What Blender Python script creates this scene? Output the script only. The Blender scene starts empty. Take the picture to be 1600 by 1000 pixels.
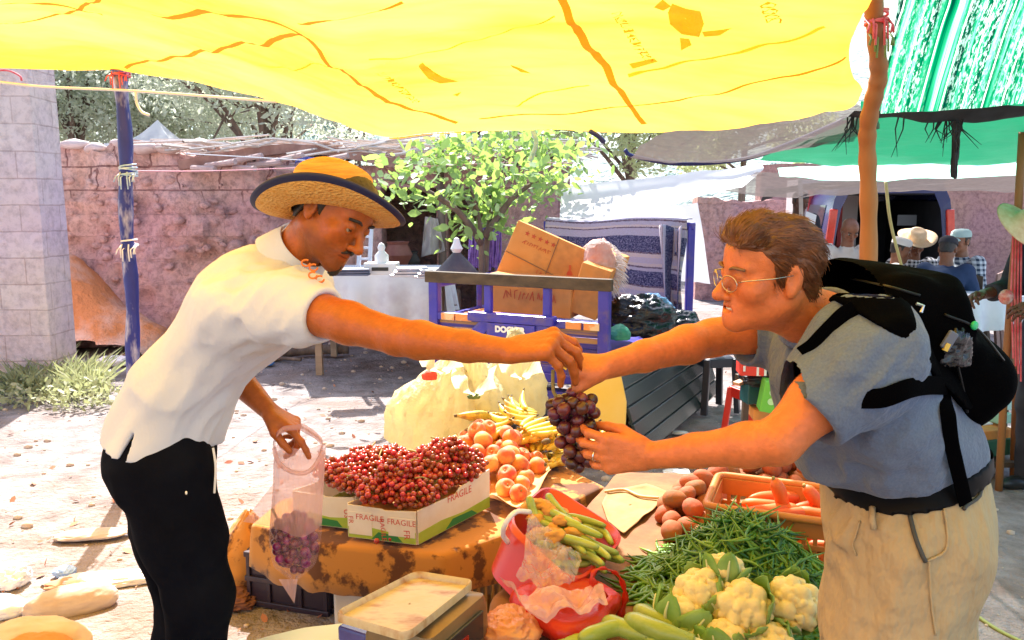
import bpy, bmesh, math, random
import numpy as np
from mathutils import Vector, Matrix, Euler

# ------------------------------------------------------------------ camera, light, exposure
SC = bpy.context.scene
COL = SC.collection
H_CAM, PITCH, FPX = 1.6, math.radians(8.4), 1256.0
cam_d = bpy.data.cameras.new('camera'); cam = bpy.data.objects.new('camera', cam_d); COL.objects.link(cam)
cam_d.sensor_width = 36.0; cam_d.lens = FPX/1600*36.0; cam_d.clip_start = 0.05; cam_d.clip_end = 2000
cam.location = (0, 0, H_CAM); cam.rotation_euler = (math.pi/2-PITCH, 0, 0)
SC.camera = cam

SUN_EL, SUN_AZ = math.radians(50), math.radians(-12)      # azimuth from +Y (beyond the stall) towards +X
W = bpy.data.worlds.new('World'); SC.world = W; W.use_nodes = True
wn = W.node_tree.nodes; wl = W.node_tree.links; wn.clear()
sky = wn.new('ShaderNodeTexSky'); sky.sky_type = 'NISHITA'; sky.sun_disc = False
sky.sun_elevation = SUN_EL; sky.sun_rotation = SUN_AZ; sky.dust_density = 2.0; sky.air_density = 1.0
bg = wn.new('ShaderNodeBackground'); bg.inputs['Strength'].default_value = 0.15
wo = wn.new('ShaderNodeOutputWorld'); wl.new(sky.outputs[0], bg.inputs[0]); wl.new(bg.outputs[0], wo.inputs[0])
sun_d = bpy.data.lights.new('sun', 'SUN'); sun_d.energy = 5.0; sun_d.angle = math.radians(0.5); sun_d.color = (1.0, 0.96, 0.91)
sun = bpy.data.objects.new('sun', sun_d); COL.objects.link(sun)
sdir = Vector((math.sin(SUN_AZ)*math.cos(SUN_EL), math.cos(SUN_AZ)*math.cos(SUN_EL), math.sin(SUN_EL)))
sun.rotation_euler = sdir.to_track_quat('Z', 'Y').to_euler()
vs = SC.view_settings; vs.view_transform = 'Standard'; vs.look = 'None'; vs.gamma = 1.0; vs.use_curve_mapping = False
vs.exposure = 1.5
SC.render.engine = 'CYCLES'
SC.cycles.use_denoising = True
SC.cycles.max_bounces = 10; SC.cycles.diffuse_bounces = 5; SC.cycles.transparent_max_bounces = 12
SC.cycles.transmission_bounces = 6; SC.cycles.sample_clamp_indirect = 12
SC.cycles.caustics_reflective = False; SC.cycles.caustics_refractive = False

random.seed(7); RNG = np.random.default_rng(7)
A = lambda *a: np.array(a, float)
def nrm(v): v = np.asarray(v, float); return v/np.linalg.norm(v)
_cp, _sp = math.cos(PITCH), math.sin(PITCH)
def at(px, py, Y):                      # the point of the place that stands Y metres away and is seen at this pixel of the photograph
    x, y = (px-800)/FPX, (500-py)/FPX
    d = A(x, _cp+y*_sp, -_sp+y*_cp); return A(0, 0, H_CAM)+d*(Y/d[1])
def atz(px, py, z):                     # ... and that lies at height z
    x, y = (px-800)/FPX, (500-py)/FPX
    d = A(x, _cp+y*_sp, -_sp+y*_cp); return A(0, 0, H_CAM)+d*((z-H_CAM)/d[2])
def pix(P):                             # where points are seen
    P = np.atleast_2d(P)-A(0, 0, H_CAM); f = P[:, 1]*_cp-P[:, 2]*_sp; u = P[:, 1]*_sp+P[:, 2]*_cp
    return np.stack([800+FPX*P[:, 0]/f, 500-FPX*u/f], 1)

# ------------------------------------------------------------------ noise
def _hash(i, j, k):
    n = (i*374761393+j*668265263+k*2147483647) & 0xffffffff
    n = ((n ^ (n >> 13))*1274126177) & 0xffffffff
    return ((n ^ (n >> 16)) & 0xffff)/65535.0
def vnoise(P):                          # value noise 0..1
    P = np.asarray(P, float)+100.0; I = np.floor(P).astype(np.int64); f = P-I; f = f*f*(3-2*f); r = 0
    for a in (0, 1):
        for b in (0, 1):
            for c in (0, 1):
                w = (f[:, 0] if a else 1-f[:, 0])*(f[:, 1] if b else 1-f[:, 1])*(f[:, 2] if c else 1-f[:, 2])
                r = r+w*_hash(I[:, 0]+a, I[:, 1]+b, I[:, 2]+c)
    return r
def fbm(P, o=3):
    P = np.asarray(P, float); s = 0; a = .5; t = 0
    for i in range(o): s = s+a*vnoise(P*2**i+17*i); t += a; a *= .5
    return s/t
def ridge(P, o=2): return 1-np.abs(2*fbm(P, o)-1)

# ------------------------------------------------------------------ materials
MATS = {}
def ntree(name):
    m = bpy.data.materials.new(name); m.use_nodes = True; t = m.node_tree; t.nodes.clear(); return m, t.nodes, t.links
def pm(name, c, c2=None, ns=8.0, det=5, lo=.35, hi=.65, rough=.6, bump=0., bs=60., bd=.003, sss=0., coat=0., metal=0., attr=False,
       rnd=0., trl=None, trw=0., stretch=None, spec=.5, alpha=1., c3=None, ns3=2., vor=False, sheen=0.):
    if name in MATS: return MATS[name]
    m, n, l = ntree(name); out = n.new('ShaderNodeOutputMaterial'); b = n.new('ShaderNodeBsdfPrincipled')
    b.inputs['Roughness'].default_value = rough; b.inputs['Metallic'].default_value = metal
    b.inputs['Specular IOR Level'].default_value = spec
    if coat: b.inputs['Coat Weight'].default_value = coat; b.inputs['Coat Roughness'].default_value = .15
    if sheen: b.inputs['Sheen Weight'].default_value = sheen
    if sss:
        b.inputs['Subsurface Weight'].default_value = sss; b.inputs['Subsurface Radius'].default_value = (1, .35, .15)
        b.inputs['Subsurface Scale'].default_value = .012
    tc = n.new('ShaderNodeTexCoord'); src = tc.outputs['Object']
    if stretch:
        mp = n.new('ShaderNodeMapping'); mp.inputs['Scale'].default_value = stretch; l.new(src, mp.inputs[0]); src = mp.outputs[0]
    def noise(s, d=det):
        x = n.new('ShaderNodeTexNoise'); x.inputs['Scale'].default_value = s; x.inputs['Detail'].default_value = d
        x.inputs['Roughness'].default_value = .6; l.new(src, x.inputs['Vector']); return x.outputs['Fac']
    def ramp(f, a, z):
        r = n.new('ShaderNodeMapRange'); r.inputs['From Min'].default_value = a; r.inputs['From Max'].default_value = z; l.new(f, r.inputs['Value']); return r.outputs[0]
    def mix(f, ca, cb, mode='MIX'):
        x = n.new('ShaderNodeMix'); x.data_type = 'RGBA'; x.blend_type = mode
        for s, v in ((x.inputs[0], f), (x.inputs[6], ca), (x.inputs[7], cb)):
            if isinstance(v, bpy.types.NodeSocket): l.new(v, s)
            elif isinstance(v, (int, float)): s.default_value = v
            else: s.default_value = (*v, 1)
        return x.outputs[2]
    colr = c
    if attr:
        at_ = n.new('ShaderNodeAttribute'); at_.attribute_name = 'Col'; colr = at_.outputs['Color']
    if c2 is not None: colr = mix(ramp(noise(ns), lo, hi), colr, c2)
    if c3 is not None: colr = mix(ramp(noise(ns3, 4), .5, .68), colr, c3)
    if rnd:
        oi = n.new('ShaderNodeObjectInfo'); hs = n.new('ShaderNodeHueSaturation')
        r1 = n.new('ShaderNodeMapRange'); r1.inputs['To Min'].default_value = 1-rnd; r1.inputs['To Max'].default_value = 1+rnd; l.new(oi.outputs['Random'], r1.inputs['Value'])
        r2 = n.new('ShaderNodeMapRange'); r2.inputs['To Min'].default_value = .5+rnd*.06; r2.inputs['To Max'].default_value = .5-rnd*.06; l.new(oi.outputs['Random'], r2.inputs['Value'])
        l.new(r1.outputs[0], hs.inputs['Value']); l.new(r2.outputs[0], hs.inputs['Hue'])
        if isinstance(colr, bpy.types.NodeSocket): l.new(colr, hs.inputs['Color'])
        else: hs.inputs['Color'].default_value = (*colr, 1)
        colr = hs.outputs[0]
    if isinstance(colr, bpy.types.NodeSocket): l.new(colr, b.inputs['Base Color'])
    else: b.inputs['Base Color'].default_value = (*colr, 1)
    if bump:
        if vor:
            x = n.new('ShaderNodeTexVoronoi'); x.inputs['Scale'].default_value = bs; l.new(src, x.inputs['Vector']); hgt = x.outputs['Distance']
        else: hgt = noise(bs, 4)
        bp = n.new('ShaderNodeBump'); bp.inputs['Strength'].default_value = bump; bp.inputs['Distance'].default_value = bd
        l.new(hgt, bp.inputs['Height']); l.new(bp.outputs[0], b.inputs['Normal'])
    sh = b.outputs[0]
    if trw:
        t = n.new('ShaderNodeBsdfTranslucent')
        tcol = trl if trl is not None else colr
        if isinstance(tcol, bpy.types.NodeSocket): l.new(tcol, t.inputs[0])
        else: t.inputs[0].default_value = (*tcol, 1)
        mx = n.new('ShaderNodeMixShader'); mx.inputs[0].default_value = trw; l.new(sh, mx.inputs[1]); l.new(t.outputs[0], mx.inputs[2]); sh = mx.outputs[0]
    if alpha < 1:
        t = n.new('ShaderNodeBsdfTransparent'); mx = n.new('ShaderNodeMixShader'); mx.inputs[0].default_value = alpha
        l.new(t.outputs[0], mx.inputs[1]); l.new(sh, mx.inputs[2]); sh = mx.outputs[0]
    l.new(sh, out.inputs[0]); MATS[name] = m; return m

# ------------------------------------------------------------------ objects
def tag(o, label=None, cat=None, group=None, kind=None):
    if label: o['label'] = label
    if cat: o['category'] = cat
    if group: o['group'] = group
    if kind: o['kind'] = kind
    return o
def thing(name, label, cat, loc=(0, 0, 0), group=None, rot=(0, 0, 0)):
    o = bpy.data.objects.new(name, None); COL.objects.link(o); o.location = tuple(loc); o.rotation_euler = rot; o.empty_display_size = .1
    return tag(o, label, cat, group)
def base_of(o):
    p = Vector((0, 0, 0))
    while o is not None: p = p+o.location; o = o.parent
    return p
def mesh_from(name, v, f, mat, smooth=True, col=None):
    me = bpy.data.meshes.new(name); v = np.asarray(v, np.float32)
    if isinstance(f, np.ndarray):
        k = f.shape[1]; me.vertices.add(len(v)); me.vertices.foreach_set('co', v.ravel())
        me.loops.add(f.size); me.loops.foreach_set('vertex_index', f.ravel().astype(np.int32))
        me.polygons.add(len(f)); me.polygons.foreach_set('loop_start', np.arange(0, f.size, k, dtype=np.int32))
        me.update(calc_edges=True)
    else: me.from_pydata([tuple(map(float, p)) for p in v], [], f); me.update()
    if smooth: me.polygons.foreach_set('use_smooth', np.ones(len(me.polygons), bool))
    if col is not None:
        a = me.color_attributes.new('Col', 'FLOAT_COLOR', 'POINT'); c4 = np.ones((len(v), 4), np.float32); c4[:, :3] = col; a.data.foreach_set('color', c4.ravel())
    for m in (mat if isinstance(mat, (list, tuple)) else [mat]): me.materials.append(m)
    return me
def put(name, v, f, mat, parent=None, smooth=True, col=None, bevel=0, local=False, loc=None, auto=None):
    v = np.asarray(v, float)
    org = A(0, 0, 0)
    if parent is not None and not local: org = np.array(base_of(parent))
    elif parent is None and not local:
        org = np.array([(v[:, 0].min()+v[:, 0].max())/2, (v[:, 1].min()+v[:, 1].max())/2, v[:, 2].min()]) if loc is None else np.array(loc, float)
    me = mesh_from(name, v-org, f, mat, smooth, col)
    o = bpy.data.objects.new(name, me); COL.objects.link(o)
    if parent is not None: o.parent = parent
    elif not local: o.location = tuple(org)
    if bevel:
        b = o.modifiers.new('bevel', 'BEVEL'); b.width = bevel; b.segments = 2; b.limit_method = 'ANGLE'; b.angle_limit = math.radians(40)
    if auto: 
        try: me.set_sharp_from_angle(angle=math.radians(auto))
        except Exception: pass
    return o
def copy_tree(o, parent=None):
    c = o.copy(); COL.objects.link(c)
    if parent is not None: c.parent = parent
    for ch in list(o.children): copy_tree(ch, c)
    return c
def R3(rx=0, ry=0, rz=0): return np.array(Euler((rx, ry, rz)).to_matrix())
def frame(d, up=(0, 0, 1)):             # columns: side, other, d
    d = nrm(d); s = np.cross(up, d)
    if np.linalg.norm(s) < 1e-4: s = np.cross((1, 0, 0), d)
    s = nrm(s); return np.stack([s, np.cross(d, s), d], 1)

class MB:
    def __init__(s): s.v = []; s.f = []; s.m = []
    def add(s, v, f, m=0):
        o = len(s.v); s.v += [tuple(map(float, p)) for p in v]; s.f += [tuple(int(i)+o for i in q) for q in f]; s.m += [m]*len(f); return s
    def box(s, c, size, R=None, m=0, taper=1.0):
        c = np.asarray(c, float); h = np.asarray(size, float)/2; R = np.eye(3) if R is None else R
        P = [A(x*(taper if z < 0 else 1)*h[0], y*(taper if z < 0 else 1)*h[1], z*h[2]) for z in (-1, 1) for y in (-1, 1) for x in (-1, 1)]
        return s.add([c+R@p for p in P], [(0, 2, 3, 1), (4, 5, 7, 6), (0, 1, 5, 4), (2, 6, 7, 3), (0, 4, 6, 2), (1, 3, 7, 5)], m)
    def bar(s, a, b, w, t=None, up=(0, 0, 1), m=0):     # a rectangular bar from a to b
        a, b = np.asarray(a, float), np.asarray(b, float); t = w if t is None else t
        return s.box((a+b)/2, (w, t, np.linalg.norm(b-a)), frame(b-a, up), m)
    def tube(s, pts, r, n=10, cap=True, m=0, sq=1.0):
        pts = np.asarray(pts, float); r = np.broadcast_to(np.asarray(r, float), (len(pts),)); vs = []; fs = []
        up = A(0, 0, 1); d0 = pts[1]-pts[0]
        if abs(nrm(d0)[2]) > .95: up = A(0, 1, 0)
        prev = None
        for i, p in enumerate(pts):
            d = nrm(pts[min(i+1, len(pts)-1)]-pts[max(i-1, 0)])
            if prev is None: a = nrm(np.cross(up, d))
            else: a = nrm(prev-d*np.dot(prev, d))
            prev = a; b = np.cross(d, a)
            for k in range(n):
                t = 2*math.pi*k/n; vs.append(p+r[i]*(a*math.cos(t)+b*math.sin(t)*sq))
        for i in range(len(pts)-1):
            for k in range(n): fs.append((i*n+k, i*n+(k+1) % n, (i+1)*n+(k+1) % n, (i+1)*n+k))
        if cap: fs.append(tuple(range(n))[::-1]); fs.append(tuple((len(pts)-1)*n+k for k in range(n)))
        return s.add(vs, fs, m)
    def lathe(s, prof, n=24, c=(0, 0, 0), R=None, m=0, fn=None):     # prof: (radius, z)
        R = np.eye(3) if R is None else R; vs = []; fs = []
        for r, z in prof:
            for k in range(n):
                t = 2*math.pi*k/n; p = A(r*math.cos(t), r*math.sin(t), z)
                if fn: p = fn(p, t)
                vs.append(np.asarray(c)+R@p)
        for i in range(len(prof)-1):
            for k in range(n): fs.append((i*n+k, i*n+(k+1) % n, (i+1)*n+(k+1) % n, (i+1)*n+k))
        if prof[0][0] > 1e-6 and False: pass
        return s.add(vs, fs, m)
    def grid(s, G, m=0, wrap=False, flip=False):        # G[i][j] points
        G = np.asarray(G, float); a, b = G.shape[:2]; fs = []
        for i in range(a-1):
            for j in range(b if wrap else b-1):
                q = (i*b+j, i*b+(j+1) % b, (i+1)*b+(j+1) % b, (i+1)*b+j); fs.append(q[::-1] if flip else q)
        return s.add(G.reshape(-1, 3), fs, m)
    def slab(s, G, th, m=0):                            # a sheet with thickness th below it
        G = np.asarray(G, float); a, b = G.shape[:2]
        du = np.gradient(G, axis=0); dv = np.gradient(G, axis=1); N = np.cross(du, dv); N /= np.linalg.norm(N, axis=2, keepdims=True)+1e-9
        B = G-N*th; o = len(s.v); s.grid(G, m); s.grid(B, m, flip=True)
        o2 = o+a*b; ring = [(i, 0) for i in range(a)]+[(a-1, j) for j in range(1, b)]+[(i, b-1) for i in range(a-2, -1, -1)]+[(0, j) for j in range(b-2, 0, -1)]
        for q in range(len(ring)):
            i0 = ring[q]; i1 = ring[(q+1) % len(ring)]; p, r = i0[0]*b+i0[1], i1[0]*b+i1[1]
            s.f.append((o+p, o+r, o2+r, o2+p)); s.m.append(m)
        return s
    def ball(s, c, r, n=10, R=None, m=0):
        r = np.broadcast_to(np.asarray(r, float), (3,)); R = np.eye(3) if R is None else R; vs = []; fs = []
        for i in range(n//2+1):
            ph = math.pi*i/(n//2)
            for k in range(n):
                t = 2*math.pi*k/n; vs.append(np.asarray(c)+R@(r*A(math.sin(ph)*math.cos(t), math.sin(ph)*math.sin(t), -math.cos(ph))))
        for i in range(n//2):
            for k in range(n): fs.append((i*n+k, i*n+(k+1) % n, (i+1)*n+(k+1) % n, (i+1)*n+k))
        return s.add(vs, fs, m)
    def poly(s, pts2, c, R, depth, m=0):                # extruded outline; pts2 in the plane of R's first two columns
        n = len(pts2); vs = [np.asarray(c)+R@A(x, y, 0) for x, y in pts2]+[np.asarray(c)+R@A(x, y, depth) for x, y in pts2]
        fs = [tuple(range(n))[::-1], tuple(range(n, 2*n))]+[(i, (i+1) % n, n+(i+1) % n, n+i) for i in range(n)]
        return s.add(vs, fs, m)
    def build(s, name, mat, parent=None, smooth=False, bevel=0, local=False, loc=None, auto=None, jit=0, clean=False):
        v = np.asarray(s.v)
        if jit: v = v+(np.stack([fbm(v*9+i*31, 2) for i in range(3)], 1)-.5)*2*jit
        o = put(name, v, s.f, mat, parent, smooth, None, bevel, local, loc, auto)
        if isinstance(mat, (list, tuple)) and len(mat) > 1: o.data.polygons.foreach_set('material_index', np.array(s.m, np.int32))
        bm = bmesh.new(); bm.from_mesh(o.data)
        if clean: bmesh.ops.remove_doubles(bm, verts=bm.verts, dist=1e-5)
        bmesh.ops.recalc_face_normals(bm, faces=bm.faces); bm.to_mesh(o.data); bm.free()
        return o

def smooth_curve(pts, n=24):
    P = np.asarray(pts, float); m = len(P); out = []
    E = np.vstack([2*P[0]-P[1], P, 2*P[-1]-P[-2]]); per = max(2, n//(m-1))
    for i in range(m-1):
        p0, p1, p2, p3 = E[i:i+4]
        for t in np.linspace(0, 1, per, endpoint=False):
            out.append(.5*((2*p1)+(-p0+p2)*t+(2*p0-5*p1+4*p2-p3)*t*t+(-p0+3*p1-3*p2+p3)*t**3))
    out.append(P[-1]); return np.array(out)
def text_mesh(txt, size, bold=0.0):
    c = bpy.data.curves.new('lettering', 'FONT'); c.body = txt; c.size = size; c.align_x = 'CENTER'; c.align_y = 'CENTER'; c.offset = bold; c.resolution_u = 3
    o = bpy.data.objects.new('lettering', c); COL.objects.link(o)
    dg = bpy.context.evaluated_depsgraph_get(); me = bpy.data.meshes.new_from_object(o.evaluated_get(dg))
    v = np.array([tuple(p.co) for p in me.vertices]).reshape(-1, 3); f = [tuple(p.vertices) for p in me.polygons]
    bpy.data.objects.remove(o); bpy.data.curves.remove(c); bpy.data.meshes.remove(me); return v, f
def lettering(txt, size, c, R, mat, parent, name='lettering', bold=0.0, mirror=False):   # flat print lying in the plane of R
    v, f = text_mesh(txt, size, bold)
    if mirror: v[:, 0] *= -1
    return put(name, np.asarray(c)+v@np.asarray(R).T, f, mat, parent, smooth=False)

# ------------------------------------------------------------------ implicit bodies (smooth blends meshed by surface nets)
class SDF:
    def __init__(s, lo, hi, h):
        s.lo = np.asarray(lo, float); s.h = h; s.n = np.ceil((np.asarray(hi)-s.lo)/h).astype(int)+1; s.v = np.full(s.n, 1.0, np.float32)
        s.ax = [(s.lo[i]+h*np.arange(s.n[i])).astype(np.float32) for i in range(3)]
    def _sub(s, mn, mx):
        a = np.clip(np.floor((np.asarray(mn)-s.lo)/s.h).astype(int), 0, s.n-1); b = np.clip(np.ceil((np.asarray(mx)-s.lo)/s.h).astype(int)+1, 1, s.n)
        sl = tuple(slice(a[i], max(b[i], a[i]+1)) for i in range(3))
        return sl, s.ax[0][sl[0]][:, None, None], s.ax[1][sl[1]][None, :, None], s.ax[2][sl[2]][None, None, :]
    def op(s, fn, mn, mx, k, sub=False):
        m = k+3*s.h; sl, X, Y, Z = s._sub(np.asarray(mn)-m, np.asarray(mx)+m); d = fn(X, Y, Z).astype(np.float32); a = s.v[sl]; k = max(k, 1e-5)
        if sub:
            h = np.maximum(k-np.abs(a+d), 0)/k; s.v[sl] = np.maximum(a, -d)+h*h*k*.25
        else:
            h = np.maximum(k-np.abs(a-d), 0)/k; s.v[sl] = np.minimum(a, d)-h*h*k*.25
        return s
    def cone(s, a, b, ra, rb, k=.01, sub=False):
        a = np.asarray(a, float); b = np.asarray(b, float); ab = b-a; L = max(ab@ab, 1e-9); r = max(ra, rb)
        def fn(X, Y, Z):
            x, y, z = X-a[0], Y-a[1], Z-a[2]; t = np.clip((x*ab[0]+y*ab[1]+z*ab[2])/L, 0, 1)
            return np.sqrt((x-t*ab[0])**2+(y-t*ab[1])**2+(z-t*ab[2])**2)-(ra+(rb-ra)*t)
        return s.op(fn, np.minimum(a, b)-r, np.maximum(a, b)+r, k, sub)
    def chain(s, P, r, k=.01, sub=False):
        for i in range(len(P)-1): s.cone(P[i], P[i+1], r[i], r[i+1], k, sub)
        return s
    def ball(s, c, r, k=.01, sub=False): return s.cone(c, c, r, r, k, sub)
    def ell(s, c, r, M=None, k=.01, sub=False):        # M: columns are the axes
        c = np.asarray(c, float); r = np.asarray(r, float); M = np.eye(3) if M is None else np.asarray(M); R = r.max()
        def fn(X, Y, Z):
            x, y, z = X-c[0], Y-c[1], Z-c[2]; q = [(x*M[0, i]+y*M[1, i]+z*M[2, i])/r[i] for i in range(3)]
            k0 = np.sqrt(q[0]**2+q[1]**2+q[2]**2); k1 = np.sqrt((q[0]/r[0])**2+(q[1]/r[1])**2+(q[2]/r[2])**2)+1e-6
            return k0*(k0-1)/k1
        return s.op(fn, c-R, c+R, k, sub)
    def econe(s, a, b, W_, wa, ra, wb, rb, k=.03, sub=False, pw=2.0):   # tapering limb of oval section: half width w along W_, half depth r
        a = np.asarray(a, float); b = np.asarray(b, float); L = np.linalg.norm(b-a); D = (b-a)/L; Wd = nrm(np.asarray(W_)-D*np.dot(W_, D)); N = np.cross(D, Wd); R = max(wa, wb, ra, rb)
        def fn(X, Y, Z):
            x, y, z = X-a[0], Y-a[1], Z-a[2]; q = x*D[0]+y*D[1]+z*D[2]; t = np.clip(q/L, 0, 1); e = q-t*L
            w = wa+(wb-wa)*t; r = ra+(rb-ra)*t; mn = np.minimum(w, r)
            p = np.abs((x*Wd[0]+y*Wd[1]+z*Wd[2])/w); n = np.abs((x*N[0]+y*N[1]+z*N[2])/r); g = np.abs(e/mn)
            return ((p**pw+n**pw+g**pw)**(1/pw)-1)*mn
        return s.op(fn, np.minimum(a, b)-R, np.maximum(a, b)+R, k, sub)
    def cut(s, p, n, k=.004):                          # remove the side the normal points to
        p = np.asarray(p, float); n = nrm(n); X, Y, Z = s.ax[0][:, None, None], s.ax[1][None, :, None], s.ax[2][None, None, :]
        d = ((X-p[0])*n[0]+(Y-p[1])*n[1]+(Z-p[2])*n[2]).astype(np.float32); s.v = np.maximum(s.v, d); return s
    def near(s, fn, band=None):                        # displace near the surface: v += fn(points)
        band = band or 4*s.h; I = np.argwhere(np.abs(s.v) < band); P = s.lo+I*s.h; s.v[I[:, 0], I[:, 1], I[:, 2]] += fn(P).astype(np.float32); return s
    def mesh(s, sm=1):
        v = s.v; neg = v < 0; c = np.zeros(tuple(s.n-1), np.uint8)
        for a in (0, 1):
            for b in (0, 1):
                for d in (0, 1): c += neg[a:s.n[0]-1+a, b:s.n[1]-1+b, d:s.n[2]-1+d]
        I = np.argwhere((c > 0) & (c < 8)); idm = np.full(c.shape, -1, np.int32); idm[I[:, 0], I[:, 1], I[:, 2]] = np.arange(len(I))
        cor = [(a, b, d) for a in (0, 1) for b in (0, 1) for d in (0, 1)]; acc = np.zeros((len(I), 3)); cnt = np.zeros(len(I))
        val = {o: v[I[:, 0]+o[0], I[:, 1]+o[1], I[:, 2]+o[2]] for o in cor}
        for o in cor:
            for ax in range(3):
                if o[ax] == 0:
                    q = list(o); q[ax] = 1; q = tuple(q); va, vb = val[o], val[q]; X = (va < 0) != (vb < 0); t = np.where(X, va/np.where(X, va-vb, 1), 0)
                    p = np.tile(np.array(o, float), (len(I), 1)); p[:, ax] += t; acc[X] += p[X]; cnt[X] += 1
        V = s.lo+s.h*(I+acc/np.maximum(cnt, 1)[:, None]); F = []
        for ax in range(3):
            b1, b2 = (ax+1) % 3, (ax+2) % 3
            sl = [slice(1, -1)]*3; s0 = list(sl); s1 = list(sl); s0[ax] = slice(0, -1); s1[ax] = slice(1, None)
            n0, n1 = neg[tuple(s0)], neg[tuple(s1)]; E = np.argwhere(n0 != n1)
            if not len(E): continue
            fl = n0[E[:, 0], E[:, 1], E[:, 2]]; E = E.copy(); E[:, b1] += 1; E[:, b2] += 1
            def cid(d1, d2):
                q = E.copy(); q[:, b1] += d1; q[:, b2] += d2; return idm[q[:, 0], q[:, 1], q[:, 2]]
            Q = np.stack([cid(-1, -1), cid(0, -1), cid(0, 0), cid(-1, 0)], 1); Q[~fl] = Q[~fl][:, ::-1]; F.append(Q)
        F = np.concatenate(F); F = F[(F >= 0).all(1)]
        for _ in range(sm):
            S = np.zeros_like(V); n = np.zeros(len(V))
            for k in range(4):
                i, j = F[:, k], F[:, (k+1) % 4]
                for d in range(3): S[:, d] += np.bincount(i, V[j, d], len(V))+np.bincount(j, V[i, d], len(V))
                n += np.bincount(i, minlength=len(V))+np.bincount(j, minlength=len(V))
            V = .5*V+.5*S/np.maximum(n, 1)[:, None]
        return V, F
    def build(s, name, mat, parent, sm=1, col=None):
        V, F = s.mesh(sm); return put(name, V, F, mat, parent, True, col(V) if col else None)
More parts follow.
